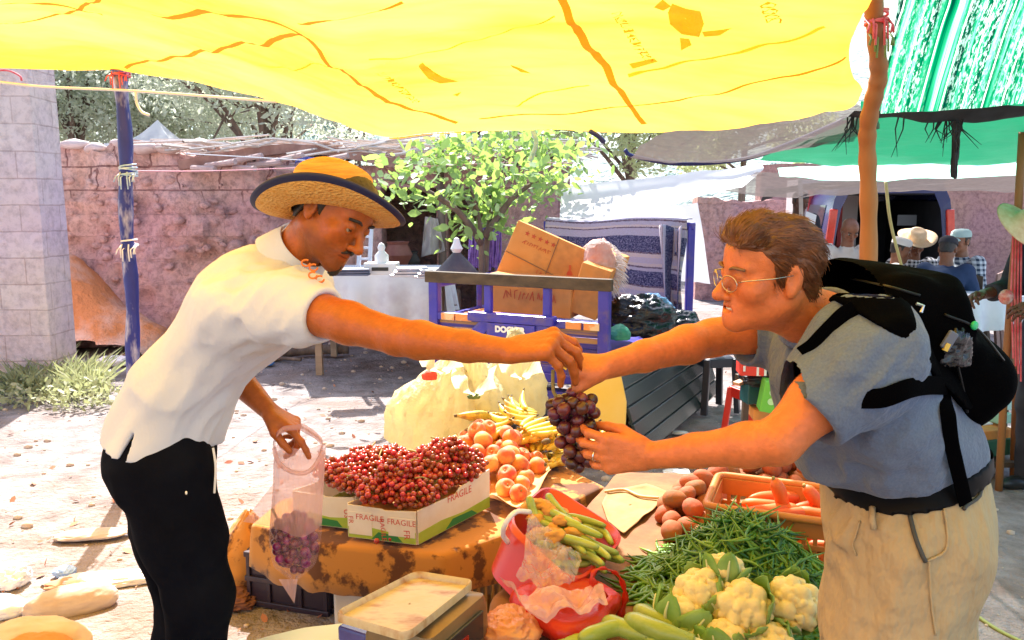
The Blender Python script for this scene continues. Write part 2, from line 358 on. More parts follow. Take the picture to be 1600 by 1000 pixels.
# ------------------------------------------------------------------ shared node recipes
def wallmat(name, c1, c2, mort, bw, bh, ms, off=(0, 0), bump=.6, lines=1.0, c3=None, zb=-5., mt=.6):
    m, n, l = ntree(name); out = n.new('ShaderNodeOutputMaterial'); b = n.new('ShaderNodeBsdfPrincipled'); b.inputs['Roughness'].default_value = .92
    b.inputs['Specular IOR Level'].default_value = .2
    tc = n.new('ShaderNodeTexCoord'); sp = n.new('ShaderNodeSeparateXYZ'); l.new(tc.outputs['Object'], sp.inputs[0])
    wob = n.new('ShaderNodeTexNoise'); wob.inputs['Scale'].default_value = 3; l.new(tc.outputs['Object'], wob.inputs['Vector'])
    ax = n.new('ShaderNodeMath'); ax.operation = 'ADD'; l.new(sp.outputs['X'], ax.inputs[0]); l.new(sp.outputs['Y'], ax.inputs[1])
    wz = n.new('ShaderNodeMath'); wz.operation = 'MULTIPLY_ADD'; l.new(wob.outputs['Fac'], wz.inputs[0]); wz.inputs[1].default_value = .03; l.new(sp.outputs['Z'], wz.inputs[2])
    cb = n.new('ShaderNodeCombineXYZ'); l.new(ax.outputs[0], cb.inputs[0]); l.new(wz.outputs[0], cb.inputs[1])
    mp = n.new('ShaderNodeMapping'); mp.inputs['Location'].default_value = (off[0], off[1], 0); l.new(cb.outputs[0], mp.inputs[0])
    br = n.new('ShaderNodeTexBrick'); br.inputs['Scale'].default_value = 1; br.inputs['Brick Width'].default_value = bw; br.inputs['Row Height'].default_value = bh
    br.inputs['Mortar Size'].default_value = ms; br.inputs['Mortar Smooth'].default_value = .3
    br.inputs['Color1'].default_value = (*c1, 1); br.inputs['Color2'].default_value = (*c2, 1); br.inputs['Mortar'].default_value = (*mort, 1); l.new(mp.outputs[0], br.inputs['Vector'])
    nz = n.new('ShaderNodeTexNoise'); nz.inputs['Scale'].default_value = 2.2; nz.inputs['Detail'].default_value = 8; l.new(tc.outputs['Object'], nz.inputs['Vector'])
    rr = n.new('ShaderNodeMapRange'); rr.inputs['From Min'].default_value = .42; rr.inputs['From Max'].default_value = .6 if lines > .9 else .62; rr.inputs['From Min'].default_value = .42 if lines > .9 else .5; rr.inputs['To Max'].default_value = 1-lines*.0 if lines < 1 else .35; l.new(nz.outputs['Fac'], rr.inputs[0])
    mx = n.new('ShaderNodeMix'); mx.data_type = 'RGBA'; zm = n.new('ShaderNodeMapRange'); zm.inputs['From Min'].default_value = zb+.12; zm.inputs['From Max'].default_value = zb-.12; l.new(wz.outputs[0], zm.inputs[0]); zx = n.new('ShaderNodeMath'); zx.operation = 'MAXIMUM'; l.new(zm.outputs[0], zx.inputs[0]); l.new(rr.outputs[0], zx.inputs[1]); l.new(zx.outputs[0], mx.inputs[0]); l.new(br.outputs['Color'], mx.inputs[6]); mx.inputs[7].default_value = (*(c3 or c2), 1)
    big = n.new('ShaderNodeTexNoise'); big.inputs['Scale'].default_value = .9; big.inputs['Detail'].default_value = 4; l.new(tc.outputs['Object'], big.inputs['Vector']); bc_ = n.new('ShaderNodeValToRGB'); bc_.color_ramp.elements[0].position = .38; bc_.color_ramp.elements[0].color = (.93, .82, .92, 1); bc_.color_ramp.elements[1].position = .62; bc_.color_ramp.elements[1].color = (1, .92, .82, 1); l.new(big.outputs['Fac'], bc_.inputs[0]); mb_ = n.new('ShaderNodeMix'); mb_.data_type = 'RGBA'; mb_.blend_type = 'MULTIPLY'; mb_.inputs[0].default_value = 1; l.new(mx.outputs[2], mb_.inputs[6]); l.new(bc_.outputs[0], mb_.inputs[7]); mx = mb_
    n2 = n.new('ShaderNodeTexNoise'); n2.inputs['Scale'].default_value = 14; n2.inputs['Detail'].default_value = 10; n2.inputs['Roughness'].default_value = .7; l.new(tc.outputs['Object'], n2.inputs['Vector'])
    mu = n.new('ShaderNodeMix'); mu.data_type = 'RGBA'; mu.blend_type = 'MULTIPLY'; mu.inputs[0].default_value = mt
    cr = n.new('ShaderNodeValToRGB'); cr.color_ramp.elements[0].position = .34; cr.color_ramp.elements[0].color = (.32, .26, .28, 1); cr.color_ramp.elements[1].position = .56; l.new(n2.outputs['Fac'], cr.inputs[0])  # darkens the noise hollows: shade of the pits put into the colour
    l.new(mx.outputs[2], mu.inputs[6]); l.new(cr.outputs[0], mu.inputs[7]); l.new(mu.outputs[2], b.inputs['Base Color'])
    ad = n.new('ShaderNodeMath'); ad.operation = 'MULTIPLY_ADD'; l.new(br.outputs['Fac'], ad.inputs[0]); ad.inputs[1].default_value = -.5*lines; l.new(n2.outputs['Fac'], ad.inputs[2])
    bp = n.new('ShaderNodeBump'); bp.inputs['Strength'].default_value = bump; bp.inputs['Distance'].default_value = .05; l.new(ad.outputs[0], bp.inputs['Height']); l.new(bp.outputs[0], b.inputs['Normal'])
    l.new(b.outputs[0], out.inputs[0]); return m

# ------------------------------------------------------------------ the ground, the hill
def gz(x, y):
    P = np.stack([np.ravel(x), np.ravel(y), np.zeros(np.size(x))], 1).astype(float)
    far = np.clip((P[:, 1]-1)/3, 0, 1)
    z = (fbm(P*.55, 3)-.5)*.12*far+(fbm(P*3, 3)-.5)*.03
    return z.reshape(np.shape(x))
gx = np.concatenate([np.linspace(-400, -14, 14)[:-1], np.linspace(-14, 14, 281), np.linspace(14, 400, 14)[1:]])
gy = np.concatenate([np.linspace(-60, -3, 8)[:-1], np.linspace(-3, 20, 231), np.linspace(20, 600, 20)[1:]])
GX, GY = np.meshgrid(gx, gy); GZ = gz(GX, GY)
g = MB().grid(np.stack([GX, GY, GZ], 2))
m_ground = pm('dusty earth', (.20, .165, .155), (.36, .32, .315), ns=4.5, det=12, lo=.36, hi=.62, rough=.95, bump=1.0, bs=26, bd=.035, c3=(.26, .19, .16), ns3=.9, spec=.15)
ground = g.build('ground', m_ground, smooth=True, loc=(0, 0, 0)); tag(ground, 'pale dusty trodden earth of the market yard', kind='structure')
hx, hy = np.meshgrid(np.linspace(-220, 220, 60), np.linspace(34, 260, 34))
P = np.stack([hx.ravel(), hy.ravel(), 0*hx.ravel()], 1)
hz = (-1+(hy-34)*.34)*(.75+.6*fbm(P*.02, 3).reshape(hx.shape))
hill = MB().grid(np.stack([hx, hy, hz], 2)).build('hill', pm('scrubby hillside', (.34, .42, .36), (.5, .54, .46), ns=.25, det=9, rough=1, bump=1, bs=.8, bd=1, spec=.1), smooth=True, loc=(0, 0, 0))  # aerial haze is put into these pale hill colours
tag(hill, 'hazy scrub covered hillside', kind='structure')

# ------------------------------------------------------------------ foliage
def leaf_cloud(P, size, rng, up=.3, asp=.45, jit=.35):
    n = len(P); N = rng.normal(size=(n, 3)); N[:, 2] += up; N /= np.linalg.norm(N, axis=1, keepdims=True)
    T = np.cross(N, rng.normal(size=(n, 3))); T /= np.linalg.norm(T, axis=1, keepdims=True)+1e-9; B = np.cross(N, T)
    s = size*(1+jit*rng.normal(size=(n, 1))); s = np.clip(s, size*.4, size*2)
    a = P-T*s*.5; b = P+B*s*asp*.42-T*s*.22-N*s*.03; c = P+B*s*asp*.45+T*s*.14-N*s*.05; d = P+T*s*.55-N*s*.16; e = P-B*s*asp*.45+T*s*.14-N*s*.05; f = P-B*s*asp*.42-T*s*.22-N*s*.03
    V = np.stack([a, b, c, d, e, f], 1).reshape(-1, 3); F = np.arange(6*n).reshape(n, 6); return V, F
def clump_points(cs, rs, n, rng, shell=.55):
    w = np.array(rs)**2; k = rng.choice(len(cs), n, p=w/w.sum()); d = rng.normal(size=(n, 3)); d /= np.linalg.norm(d, axis=1, keepdims=True)
    r = (shell+(1-shell)*rng.random(n)**.7)*np.array(rs)[k]; r *= .75+.5*fbm(d*2.2+k[:, None]*7, 2)
    return np.array(cs)[k]+d*r[:, None]*A(1, 1, .8)
m_bark = pm('bark', (.13, .09, .07), (.24, .17, .13), ns=12, stretch=(1, 1, .25), rough=.95, bump=.8, bs=30, bd=.02)
m_olive = pm('olive leaves', (.42, .47, .38), (.58, .6, .5), ns=.8, rough=.6, trw=.5, trl=(.75, .8, .62))  # far trees' leaf colours are paled to stand in for aerial haze
m_pale = pm('pale green leaves', (.40, .46, .24), (.52, .55, .34), ns=1.2, rough=.6, trw=.45, trl=(.72, .78, .42))
m_blueg = pm('haze blued far leaves', (.3, .4, .4), (.42, .5, .5), ns=.8, rough=.6, trw=.45, trl=(.55, .7, .65))  # bluish haze of distance put into the leaf colour
m_vine = pm('fresh vine leaves', (.14, .27, .09), (.36, .47, .24), ns=3, rough=.45, trw=.45, trl=(.42, .62, .12))
def tree(name, label, base, h, crown, n, leaf, mat, seed, group=None, trunk_r=.16, lean=0., fork=None, spread=1.):
    rng = np.random.default_rng(seed); t = thing(name, label, 'tree', base, group); base = np.asarray(base, float)
    mb = MB(); top = base+A(lean, 0, h*.62); tr = smooth_curve([base-A(0, 0, .1), base+A(lean*.2, .05, h*.25), base+A(lean*.8, 0, h*.45), top], 12)
    mb.tube(tr, np.linspace(trunk_r, trunk_r*.45, len(tr)), 9); cs = []; rs = []
    for i in range(crown):
        a = 2*math.pi*i/crown+rng.random()*.8; rad = h*.34*spread*(.35+.75*rng.random()); z = h*(.5+.42*rng.random())
        c = base+A(lean+math.cos(a)*rad, math.sin(a)*rad, z); cs.append(c); rs.append(h*(.13+.1*rng.random())*spread)
        s = tr[int(len(tr)*(.45+.5*rng.random()))-1]; mid = (s+c)/2+A(0, 0, .12*h*(rng.random()-.3))
        lb = smooth_curve([s, mid, c], 8); mb.tube(lb, np.linspace(trunk_r*.4, .02, len(lb)), 6)
        for _ in range(2):
            e = c+rng.normal(size=3)*rs[-1]*.6; mb.tube([lb[len(lb)//2], (lb[len(lb)//2]+e)/2+rng.normal(size=3)*.1, e], [trunk_r*.2, trunk_r*.12, .01], 5)
    if fork is not None:
        for q in fork: q = smooth_curve(q, 10); mb.tube(q, np.linspace(trunk_r*.75, .05, len(q)), 8)
    cs.append(base+A(lean, 0, h*.8)); rs.append(h*.2*spread)
    mb.build('trunk', m_bark, t, smooth=True)
    V, F = leaf_cloud(clump_points(cs, rs, n, rng, .35), leaf, rng); put('crown', V, F, mat, t, smooth=False); return t
tree('olive_tree', 'grey green olive tree behind the mud wall, left of the blue post', at(120, 300, 17)*A(1, 1, 0), 6.4, 11, 34000, .10, m_olive, 1, 'trees behind the mud wall')
tree('olive_tree', 'wide grey green tree rising behind the white tent', at(290, 300, 20)*A(1, 1, 0), 7.2, 12, 36000, .11, m_olive, 2, 'trees behind the mud wall', spread=1.15)
tf = at(414, 215, 15)
tree('olive_tree', 'tree with a dark forked trunk showing above the straw roof', tf*A(1, 1, 0), 6.2, 10, 22000, .10, m_olive, 3, 'trees behind the mud wall', trunk_r=.13,
     fork=[[at(412, 230, 15), at(414, 205, 15), at(420, 180, 15), at(432, 160, 15)], [at(416, 208, 15), at(428, 195, 15), at(446, 196, 15)]], spread=1.2)
tree('gum_tree', 'blue green hazy tree above the hat of the seller', at(560, 300, 26)*A(1, 1, 0), 7.0, 10, 22000, .14, m_blueg, 4, 'trees behind the mud wall')
tree('gum_tree', 'blue green hazy tree behind the leafy sapling', at(770, 300, 24)*A(1, 1, 0), 7.5, 11, 22000, .14, m_blueg, 5, 'trees behind the mud wall')
tree('acacia_tree', 'pale yellow green tree behind the white awning', at(985, 300, 22)*A(1, 1, 0), 6.4, 11, 30000, .12, m_pale, 6, 'trees behind the mud wall', spread=1.2)
tree('acacia_tree', 'pale green tree far off under the grey net corner', at(1160, 300, 28)*A(1, 1, 0), 6.2, 9, 9000, .2, m_pale, 8, 'trees behind the mud wall')
# leafy sapling / fig that hangs over the hut front and the trike
sb = at(752, 470, 6.9)*A(1, 1, 0); rng = np.random.default_rng(12)
t = thing('fig_tree', 'leafy green fig sapling in front of the hut, above the cargo trike', 'tree', sb); mb = MB()
br = [[sb, at(752, 400, 6.9), at(748, 340, 6.9), at(735, 290, 6.8)], [sb, at(760, 390, 7), at(770, 320, 7), at(790, 250, 7)], [at(752, 380, 6.9), at(715, 330, 6.7), at(650, 290, 6.6), at(598, 280, 6.5)],
      [at(756, 370, 6.9), at(800, 310, 7), at(835, 285, 7.1), at(855, 272, 7.2)], [at(745, 330, 6.9), at(700, 260, 7.2), at(690, 230, 7.3)]]
cs = []; 
for q in br:
    c = smooth_curve(q, 14); mb.tube(c, np.linspace(.035, .008, len(c)), 7); cs += [c[i] for i in range(len(c)//2, len(c))]
mb.build('trunk', m_bark, t, smooth=True)
pts = np.array(cs); k = rng.integers(0, len(pts), 900); P = pts[k]+rng.normal(size=(900, 3))*A(.17, .2, .11)
P2 = np.concatenate([at(x, y, 8.2)+rng.normal(size=(n, 3))*A(.25, .3, .12) for x, y, n in ((880, 235, 170), (830, 225, 200), (760, 228, 200), (850, 290, 60))])
V, F = leaf_cloud(np.vstack([P, P2]), .084, rng, up=.8, asp=.62); put('crown', V, F, m_vine, t, smooth=False)

# ------------------------------------------------------------------ walls
def rough_wall(name, label, cat, a, b, h, th, mat, amp=.04, topamp=.06, seed=0, nz=60, nx=None, heap=None, kind=None):
    a = np.asarray(a, float); b = np.asarray(b, float); L = np.linalg.norm(b-a); nx = nx or int(L/.04)+2; d = (b-a)/L; n = A(d[1], -d[0], 0)   # n faces the camera side
    prof = [(0, z) for z in np.linspace(-.15, 1, nz)]+[(w, 1.0) for w in np.linspace(.15, .85, 5)]+[(1, z) for z in np.linspace(1, -.15, 8)]
    G = np.zeros((nx, len(prof), 3))
    for i, s in enumerate(np.linspace(0, L, nx)):
        tp = h+topamp*2*(fbm(A(s*1.6, seed, 0)[None], 3)[0]-.5)+topamp*.8*(vnoise(A(s*7, seed+5, 0)[None])[0]-.5)
        for j, (w, z) in enumerate(prof):
            p = a+d*s-n*th*w+A(0, 0, tp*z); G[i, j] = p
    Q = G.reshape(-1, 3); off = (fbm(Q*2.2+seed, 4)-.5)*2*amp+(ridge(Q*6+seed, 2)-.6)*amp*.5-np.clip(vnoise(Q*7+seed)-.68, 0, 1)*amp*1.6+(vnoise(Q*14+seed)-.5)*amp*.3
    W_ = np.array([1-2*w for w, z in prof])[None, :]*np.ones((nx, 1)); G += n*(off.reshape(nx, -1)*W_)[..., None]
    if heap: G += n*np.array([[heap(s, z*h) if w == 0 else 0 for (w, z) in prof] for s in np.linspace(0, L, nx)])[..., None]
    mb = MB().grid(G); N = len(prof); mb.f += [tuple(range(N)), tuple((nx-1)*N+j for j in range(N))[::-1]]; mb.m += [0, 0]
    o = mb.build(name, mat, smooth=True, auto=50); return tag(o, label, cat, kind=kind)
m_block = wallmat('cement block', (.78, .68, .70), (.84, .76, .78), (.62, .50, .50), .47, .225, .006, off=(.1, .03), bump=.6, c3=(.84, .76, .77), mt=.4)
m_mud = wallmat('mud brick', (.80, .58, .52), (.84, .63, .57), (.4, .24, .22), .46, .26, .010, bump=1.2, lines=.5, c3=(.78, .52, .46), zb=2.0)
m_pink = wallmat('pink render', (.5, .3, .26), (.54, .33, .28), (.46, .27, .24), .5, .3, .006, bump=.5, lines=.3)
wl_ = rough_wall('block_wall', 'bare cement block wall end at the left edge', 'wall', at(-260, 600, 6.9)*A(1, 1, 0), at(84, 590, 6.9)*A(1, 1, 0), 2.75, .4, m_block, .012, .01, 1)
def heap(s, z):
    return max(0, .55-.5*z)*max(0, math.sin(min(s, 3.2)*.98))*.5 if z < 1.1 else 0
mw = rough_wall('mud_wall', 'crumbling pink mud brick wall with ragged top behind the blue post', 'wall', at(20, 560, 9.2)*A(1, 1, 0), at(470, 550, 9.0)*A(1, 1, 0), 2.22, .45, m_mud, .19, .2, 3, heap=heap)
rng = np.random.default_rng(91); mb = MB(); wa, wb = at(60, 560, 9.0)*A(1, 1, 0), at(455, 550, 8.85)*A(1, 1, 0)
for i in range(210):
    q = wa+(wb-wa)*rng.random(); r = rng.uniform(.015, .075)*(1.25 if i % 9 == 0 else .8); mb.ball(q+A(0, .12+rng.normal(0, .04), rng.uniform(.1, 1.85)), (r*1.3, r, r*.8), 8, R3(*rng.uniform(-.5, .5, 3)))
mb.build('clods', m_mud, mw, smooth=True, jit=.02)
rough_wall('mud_wall', 'low pink mud wall right of the trike under the white awning', 'wall', at(1085, 480, 13)*A(1, 1, 0), at(1260, 480, 13)*A(1, 1, 0), 1.62, .4, m_mud, .05, .07, 5)
rough_wall('rendered_wall', 'long plain pink wall in full sun behind the seated men', 'wall', at(1180, 480, 15.5)*A(1, 1, 0), at(1900, 480, 15)*A(1, 1, 0), 2.3, .4, m_pink, .02, .02, 6)
# earth bank at the foot of the wall
S = SDF(at(60, 600, 9.3)*A(1, 1, 0)-A(.3, 1.2, .3), at(330, 600, 8.6)*A(1, 1, 0)+A(0, .8, 1.6), .05)
for px, Y, r, z in ((92, 8.75, .5, .62), (125, 8.7, .48, .36), (160, 8.65, .45, .12), (195, 8.6, .42, .05), (232, 8.6, .40, -.05), (150, 8.35, .40, -.12), (215, 8.3, .35, -.15)):
    p = at(px, 560, Y); S.cone((p[0], p[1], -.25), (p[0], p[1], max(z, -.2)), r*1.1, r*.85, k=.22)
S.near(lambda P: (fbm(P*4, 3)-.5)*.12)
bk = S.build('earth_bank', pm('orange earth', (.58, .22, .08), (.66, .42, .32), ns=1.6, lo=.45, hi=.62, rough=.95, bump=1, bs=14, bd=.04), None); tag(bk, 'eroded orange earth bank at the foot of the mud wall', kind='structure')
# stones along the top of the wall
for i, (px, Y) in enumerate(((150, 9.15), (192, 9.15), (228, 9.1), (312, 9.1), (262, 9.1), (118, 9.2))):
    p = at(px, 235, Y); p[2] = 2.18+.05*(i % 2); mb = MB().ball(p, (.13+.02*(i % 3), .12, .06), 12)
    o = mb.build('stone', pm('pale stone', (.5, .38, .34), (.6, .5, .46), ns=6, rough=.9, bump=.6, bs=18), smooth=True, jit=.03)
    tag(o, ['flat stone lying on top of the mud wall near its left end', 'rounded stone on the wall top left of the blue post', 'stone on the wall top just right of the blue post', 'stone on the wall top under the straw roof edge', 'stone on the wall top below the white tent', 'leftmost stone on the mud wall top'][i], 'stone')
# grass tuft at the wall foot
rng = np.random.default_rng(3); n = 900; k = rng.random(n); P = np.array([at(10+150*a, 590, 6.6+.7*b)*A(1, 1, 0) for a, b in zip(k, rng.random(n))])
h = .12+.2*rng.random((n, 1)); d = rng.normal(size=(n, 3))*A(.5, .5, 0)+A(0, 0, 1); w = rng.normal(size=(n, 3))*A(1, 1, 0); w /= np.linalg.norm(w, axis=1, keepdims=True)
V = np.stack([P-w*.008, P+w*.008, P+d*h*.6+w*.006, P+d*h+A(0, 0, -.03)], 1).reshape(-1, 3)
o = put('weeds', V, np.arange(4*n).reshape(n, 4), pm('dry weeds', (.3, .34, .16), (.46, .44, .28), ns=3, trw=.3, trl=(.5, .55, .25)), smooth=False); tag(o, 'dry pale weeds at the foot of the block wall', kind='stuff')
P = np.array([at(x, 590, Y)*A(1, 1, 0) for x, Y in zip(rng.uniform(-60, 175, 1600), rng.uniform(6.1, 7.0, 1600))])+A(0, 0, .06)+rng.normal(size=(1600, 3))*A(.05, .05, .05)
V, F = leaf_cloud(P, .05, rng, up=.9, asp=.5); o = put('weeds', V, F, MATS['dry weeds'], smooth=False); tag(o, 'low leafy weeds spreading from the block wall', kind='stuff')

# ------------------------------------------------------------------ hut with straw roof
hp = at(620, 520, 9.2)*A(1, 1, 0)
hut = thing('mud_hut', 'low mud hut with straw roof and dark doorway behind the table', 'hut', hp)
x0, x1, xd0, xd1, xe0, xe1, xr = [at(p, 500, 9.2)[0] for p in (462, 596, 600, 684, 700, 772, 870)]
mb = MB()
def wbox(xa, xb, za, zb, y0=9.2, th=.35): mb.box(((xa+xb)/2, y0+th/2, (za+zb)/2), (xb-xa, th, zb-za))
wbox(x0-.2, xd0, -.1, 2.0); wbox(xd1, xe0, -.1, 1.75); wbox(xe1, xr, -.1, 1.75); wbox(xd0, xr, 1.75, 2.0)
mb.box(((x0+xr)/2, 11.6, .95), (xr-x0+.4, .3, 2.1)); mb.box((x0-.25, 10.4, .95), (.3, 2.1, 2.1)); mb.box((xr, 10.4, .95), (.3, 2.1, 2.1))
mb.build('wall', m_mud, hut, bevel=.02)
mb = MB(); mb.slab([[A(x, y, 2.02+.1*math.sin(x*2)+.03*(y-9)) for y in (8.85, 9.6, 10.6, 11.9)] for x in np.linspace(x0-1.1, xr+.2, 12)], -.1); mb.build('roof', pm('brown roof earth', (.25, .13, .1), (.38, .22, .17), rough=.95, bump=.8, bs=15), hut)
mb = MB(); rng = np.random.default_rng(5)
for i in range(420):
    x = rng.uniform(x0-1.1, xr+.1); y = rng.uniform(8.75, 11); a = rng.normal(0, .5)+.25; L = rng.uniform(.4, 1.3); p = A(x, y, 2.1+rng.random()*.14+(y-8.8)*.02); d = A(math.cos(a), math.sin(a)*.7, rng.normal(0, .1))
    mb.tube([p-d*L/2, p+A(0, 0, .03), p+d*L/2], rng.uniform(.006, .016), 4, cap=False)
mb.build('straw', pm('bleached straw', (.5, .42, .36), (.62, .55, .5), ns=8, rough=.9), hut)
mb = MB()
for i in range(9):
    p = at(300+i*22, 262-3*(i % 3), 8.8); mb.tube([p, p+A(.3+.1*(i % 3), -.15-.1*(i % 2), .05*(i % 3)-.02)], .03, 7)
mb.build('roof_pole', pm('grey sticks', (.42, .28, .26), (.55, .42, .38), ns=10, rough=.9), hut)
for px, w in ((690, .09), (775, .07)):
    p = at(px, 500, 9.05); MB().tube([p*A(1, 1, 0), (p*A(1, 1, 0))+A(.02, 0, 1), (p*A(1, 1, 0))+A(0, 0, 2.0)], w/2, 8).build('door_post', m_bark, hut, smooth=True)
def drape(name, label, cat, pts, mat, fold=.02, parent=None, n=26, freq=9, seed=0, th=.004):   # hanging cloth: quad of four corner points (top left, top right, bottom right, bottom left)
    a, b, c, d = [np.asarray(p, float) for p in pts]; G = np.zeros((n, n, 3)); nn = nrm(np.cross(b-a, d-a))
    for i, u in enumerate(np.linspace(0, 1, n)):
        for j, v in enumerate(np.linspace(0, 1, n)):
            p = (a*(1-u)+b*u)*(1-v)+(d*(1-u)+c*u)*v; G[i, j] = p+nn*fold*(math.sin(u*freq*2+seed+2*v)*(.3+.7*v)+(fbm(A(u*5, v*2.5, seed)[None], 3)[0]-.5)*2)
    mb = MB().slab(G, th); o = mb.build(name, mat, parent, smooth=True, auto=60)
    return tag(o, label, cat) if parent is None else o
m_rag = pm('grey rag', (.5, .44, .38), (.4, .34, .3), ns=6, rough=.95, bump=.3, bs=200)
drape('hanging_cloth', 'grey beige cloth hanging in the hut doorway', 'cloth', (at(664, 338, 9.0), at(684, 342, 9.0), at(696, 392, 8.95), at(658, 402, 8.95)), m_rag, .05, freq=4)
drape('hanging_cloth', 'small blue cloth tied under the straw roof behind the hat', 'cloth', (at(462, 243, 8.7), at(492, 246, 8.7), at(480, 272, 8.7), at(456, 278, 8.7)), pm('blue rag', (.08, .12, .5), (.2, .25, .6), rough=.9), .04, freq=3)
mb = MB()
for i in range(46):
    p = at(735+i*1.05, 352+3*math.sin(i), 7.6-.02*(i % 5)); q = at(732+i*1.05+3*math.sin(i*2.1), 415+8*math.sin(i*1.3), 7.6); mb.tube([p, (p+q)/2+A(.01*math.sin(i), 0, 0), q], .008, 4, cap=False)
o = mb.build('rope_bundle', pm('purple cord', (.16, .08, .35), (.3, .16, .5), ns=20, rough=.8)); tag(o, 'bundle of purple cords hanging beside the hut door', 'cord')
# white tent
ap = at(246, 187, 13); r_ = .6; tz = at(246, 228, 13)[2]
t = thing('white_tent', 'small white pyramid tent roof seen over the mud wall', 'tent', ap*A(1, 1, 0)); mb = MB(); N = 9
cn = [ap*A(1, 1, 0)+A(dx*r_, dy*r_, tz) for dx, dy in ((-1, -1), (1, -1), (1, 1), (-1, 1))]
for i in range(4):
    a, b = cn[i], cn[(i+1) % 4]
    mb.grid([[(ap*(1-v)+(a*(1-u)+b*u)*v)-A(0, 0, .12*math.sin(v*math.pi)) for v in np.linspace(0, 1, N)] for u in np.linspace(0, 1, N)])
    mb.grid([[(a*(1-u)+b*u)-A(0, 0, .25*v) for v in (0, 1)] for u in np.linspace(0, 1, N)])
mb.build('canopy', pm('white canvas', (.9, .9, .92), rough=.8, trw=.7), t)
for c in cn: MB().tube([c*A(1, 1, 0), c], .03, 6).build('leg', m_bark, t)

# ------------------------------------------------------------------ posts and lines
m_bpaint = pm('chipped blue paint', (.010, .014, .17), (.02, .03, .26), ns=9, rough=.4, c3=(.5, .5, .66), ns3=11, bump=.4, bs=40, stretch=(1, 1, .35))
YP = 4.55
pb = at(216, 740, YP); pb[2] = -.05; pt = at(189, 108, YP)
t = thing('blue_post', 'leaning post of chipped blue paint under the left of the yellow canopy', 'post', pb*A(1, 1, 0))
ln = [pb+(pt-pb)*s+A(.008*math.sin(s*17), .0, 0) for s in np.linspace(0, 1, 24)]
MB().tube(ln, [.037+.004*math.sin(i*1.7) for i in range(24)], 12).build('shaft', m_bpaint, t, smooth=True)
def wrap(t, p, r, mat, n=5, name='cord_wrap'):
    mb = MB(); P = [p+A(r*math.cos(a), r*math.sin(a), .03*math.sin(a*.23)+.006*a/6.28) for a in np.linspace(0, n*6.28, n*14)]; mb.tube(P, .005, 5)
    for i in range(7): mb.tube([p+A(r*math.cos(i), r*math.sin(i), .01), p+A(r*1.1*math.cos(i), -r*1.2, -.02), p+A(r*(1.2+.3*math.sin(i*3))*math.cos(i), -r*1.25, -.045-.02*(i % 3))], .004, 4)
    return mb.build(name, mat, t, smooth=True)
wrap(t, at(201, 272, YP), .045, pm('pale blue cord', (.3, .5, .7), (.6, .7, .8), ns=30)); wrap(t, at(203, 384, YP), .043, pm('white cord', (.75, .75, .78)), 1)
wrap(t, at(189, 116, YP), .047, pm('red cord', (.7, .06, .08), (.8, .2, .2), ns=20), 4)
pts = [(1362, -120, 2.55), (1365, 10, 2.78), (1371, 80, 2.86), (1373, 118, 2.9), (1366, 150, 2.93), (1357, 190, 2.97), (1355, 230, 3.0), (1357, 300, 3.02), (1357, 400, 3.05), (1352, 650, 3.1)]
P = [at(*p) for p in pts]; P.append(P[-1]*A(1, 1, 0)+A(0, 0, -.05))
t = thing('wooden_post', 'bent bare wooden post behind the buyer holding up the canopies', 'post', P[-1]*A(1, 1, 0))
m_pole = pm('peeled orange wood', (.40, .17, .045), (.30, .11, .03), ns=5, rough=.6, bump=.3, bs=18, c3=(.3, .13, .06), ns3=4, stretch=(1, 1, .2))
cv = smooth_curve(P, 90); MB().tube(cv, np.linspace(.029, .031, len(cv))+.002*np.sin(np.arange(len(cv))*.9), 14).build('shaft', m_pole, t, smooth=True)
wrap(t, at(1369, 33, 2.81), .035, MATS['red cord'], 4); wrap(t, at(1371, 53, 2.84), .033, pm('green tape', (.2, .3, .08)), 2)
def rope(label, pts, r, mat, cat='rope', name='rope', n=40):
    c = smooth_curve(pts, n); o = MB().tube(c, r, 6).build(name, mat, smooth=True); return tag(o, label, cat)
m_wr = pm('white twine', (.75, .75, .78))
rope('white twine line from the block wall past the blue post to the canopy edge', [at(-60, 121, 4.5), at(60, 135, 4.5), at(190, 141, 4.49), at(320, 150, 4.4), at(432, 159, 4.2)], .008, m_wr)
rope('loose white twine end hanging from the line beside the blue post', [at(212, 144, 4.48), at(214, 162, 4.48), at(222, 175, 4.47), at(233, 180, 4.46)], .008, m_wr)
rope('thin pink string stretched across the mud wall', [at(200, 267, 4.55), at(330, 267, 6), at(470, 262, 8)], .004, pm('pink string', (.8, .35, .4)))
rope('second thin pale string above the pink one', [at(290, 240, 7), at(400, 246, 7.5), at(500, 252, 8.2)], .005, m_wr)
rope('thin wire running from the seller to the awning behind the sapling', [at(620, 262, 7), at(800, 254, 7.4), at(900, 255, 7.7)], .005, pm('pink string', (.8, .35, .4)))
rope('dark blue knotted cord hanging under the yellow canopy edge', [at(922, 205, 3.75), at(935, 213, 3.78), at(944, 222, 3.8)], .011, pm('navy cord', (.02, .03, .15)))
rope('turquoise cord end hanging under the canopy before the leaves', [at(832, 204, 3.85), at(838, 222, 3.85), at(833, 240, 3.86), at(828, 252, 3.86)], .012, pm('turquoise cord', (.15, .4, .5), (.4, .6, .65), ns=40))
rope('red strings and twigs tied to the wall end at the left edge', [at(-20, 112, 5.6), at(10, 110, 5.6), at(30, 118, 5.6), at(34, 126, 5.6)], .007, MATS['red cord'])
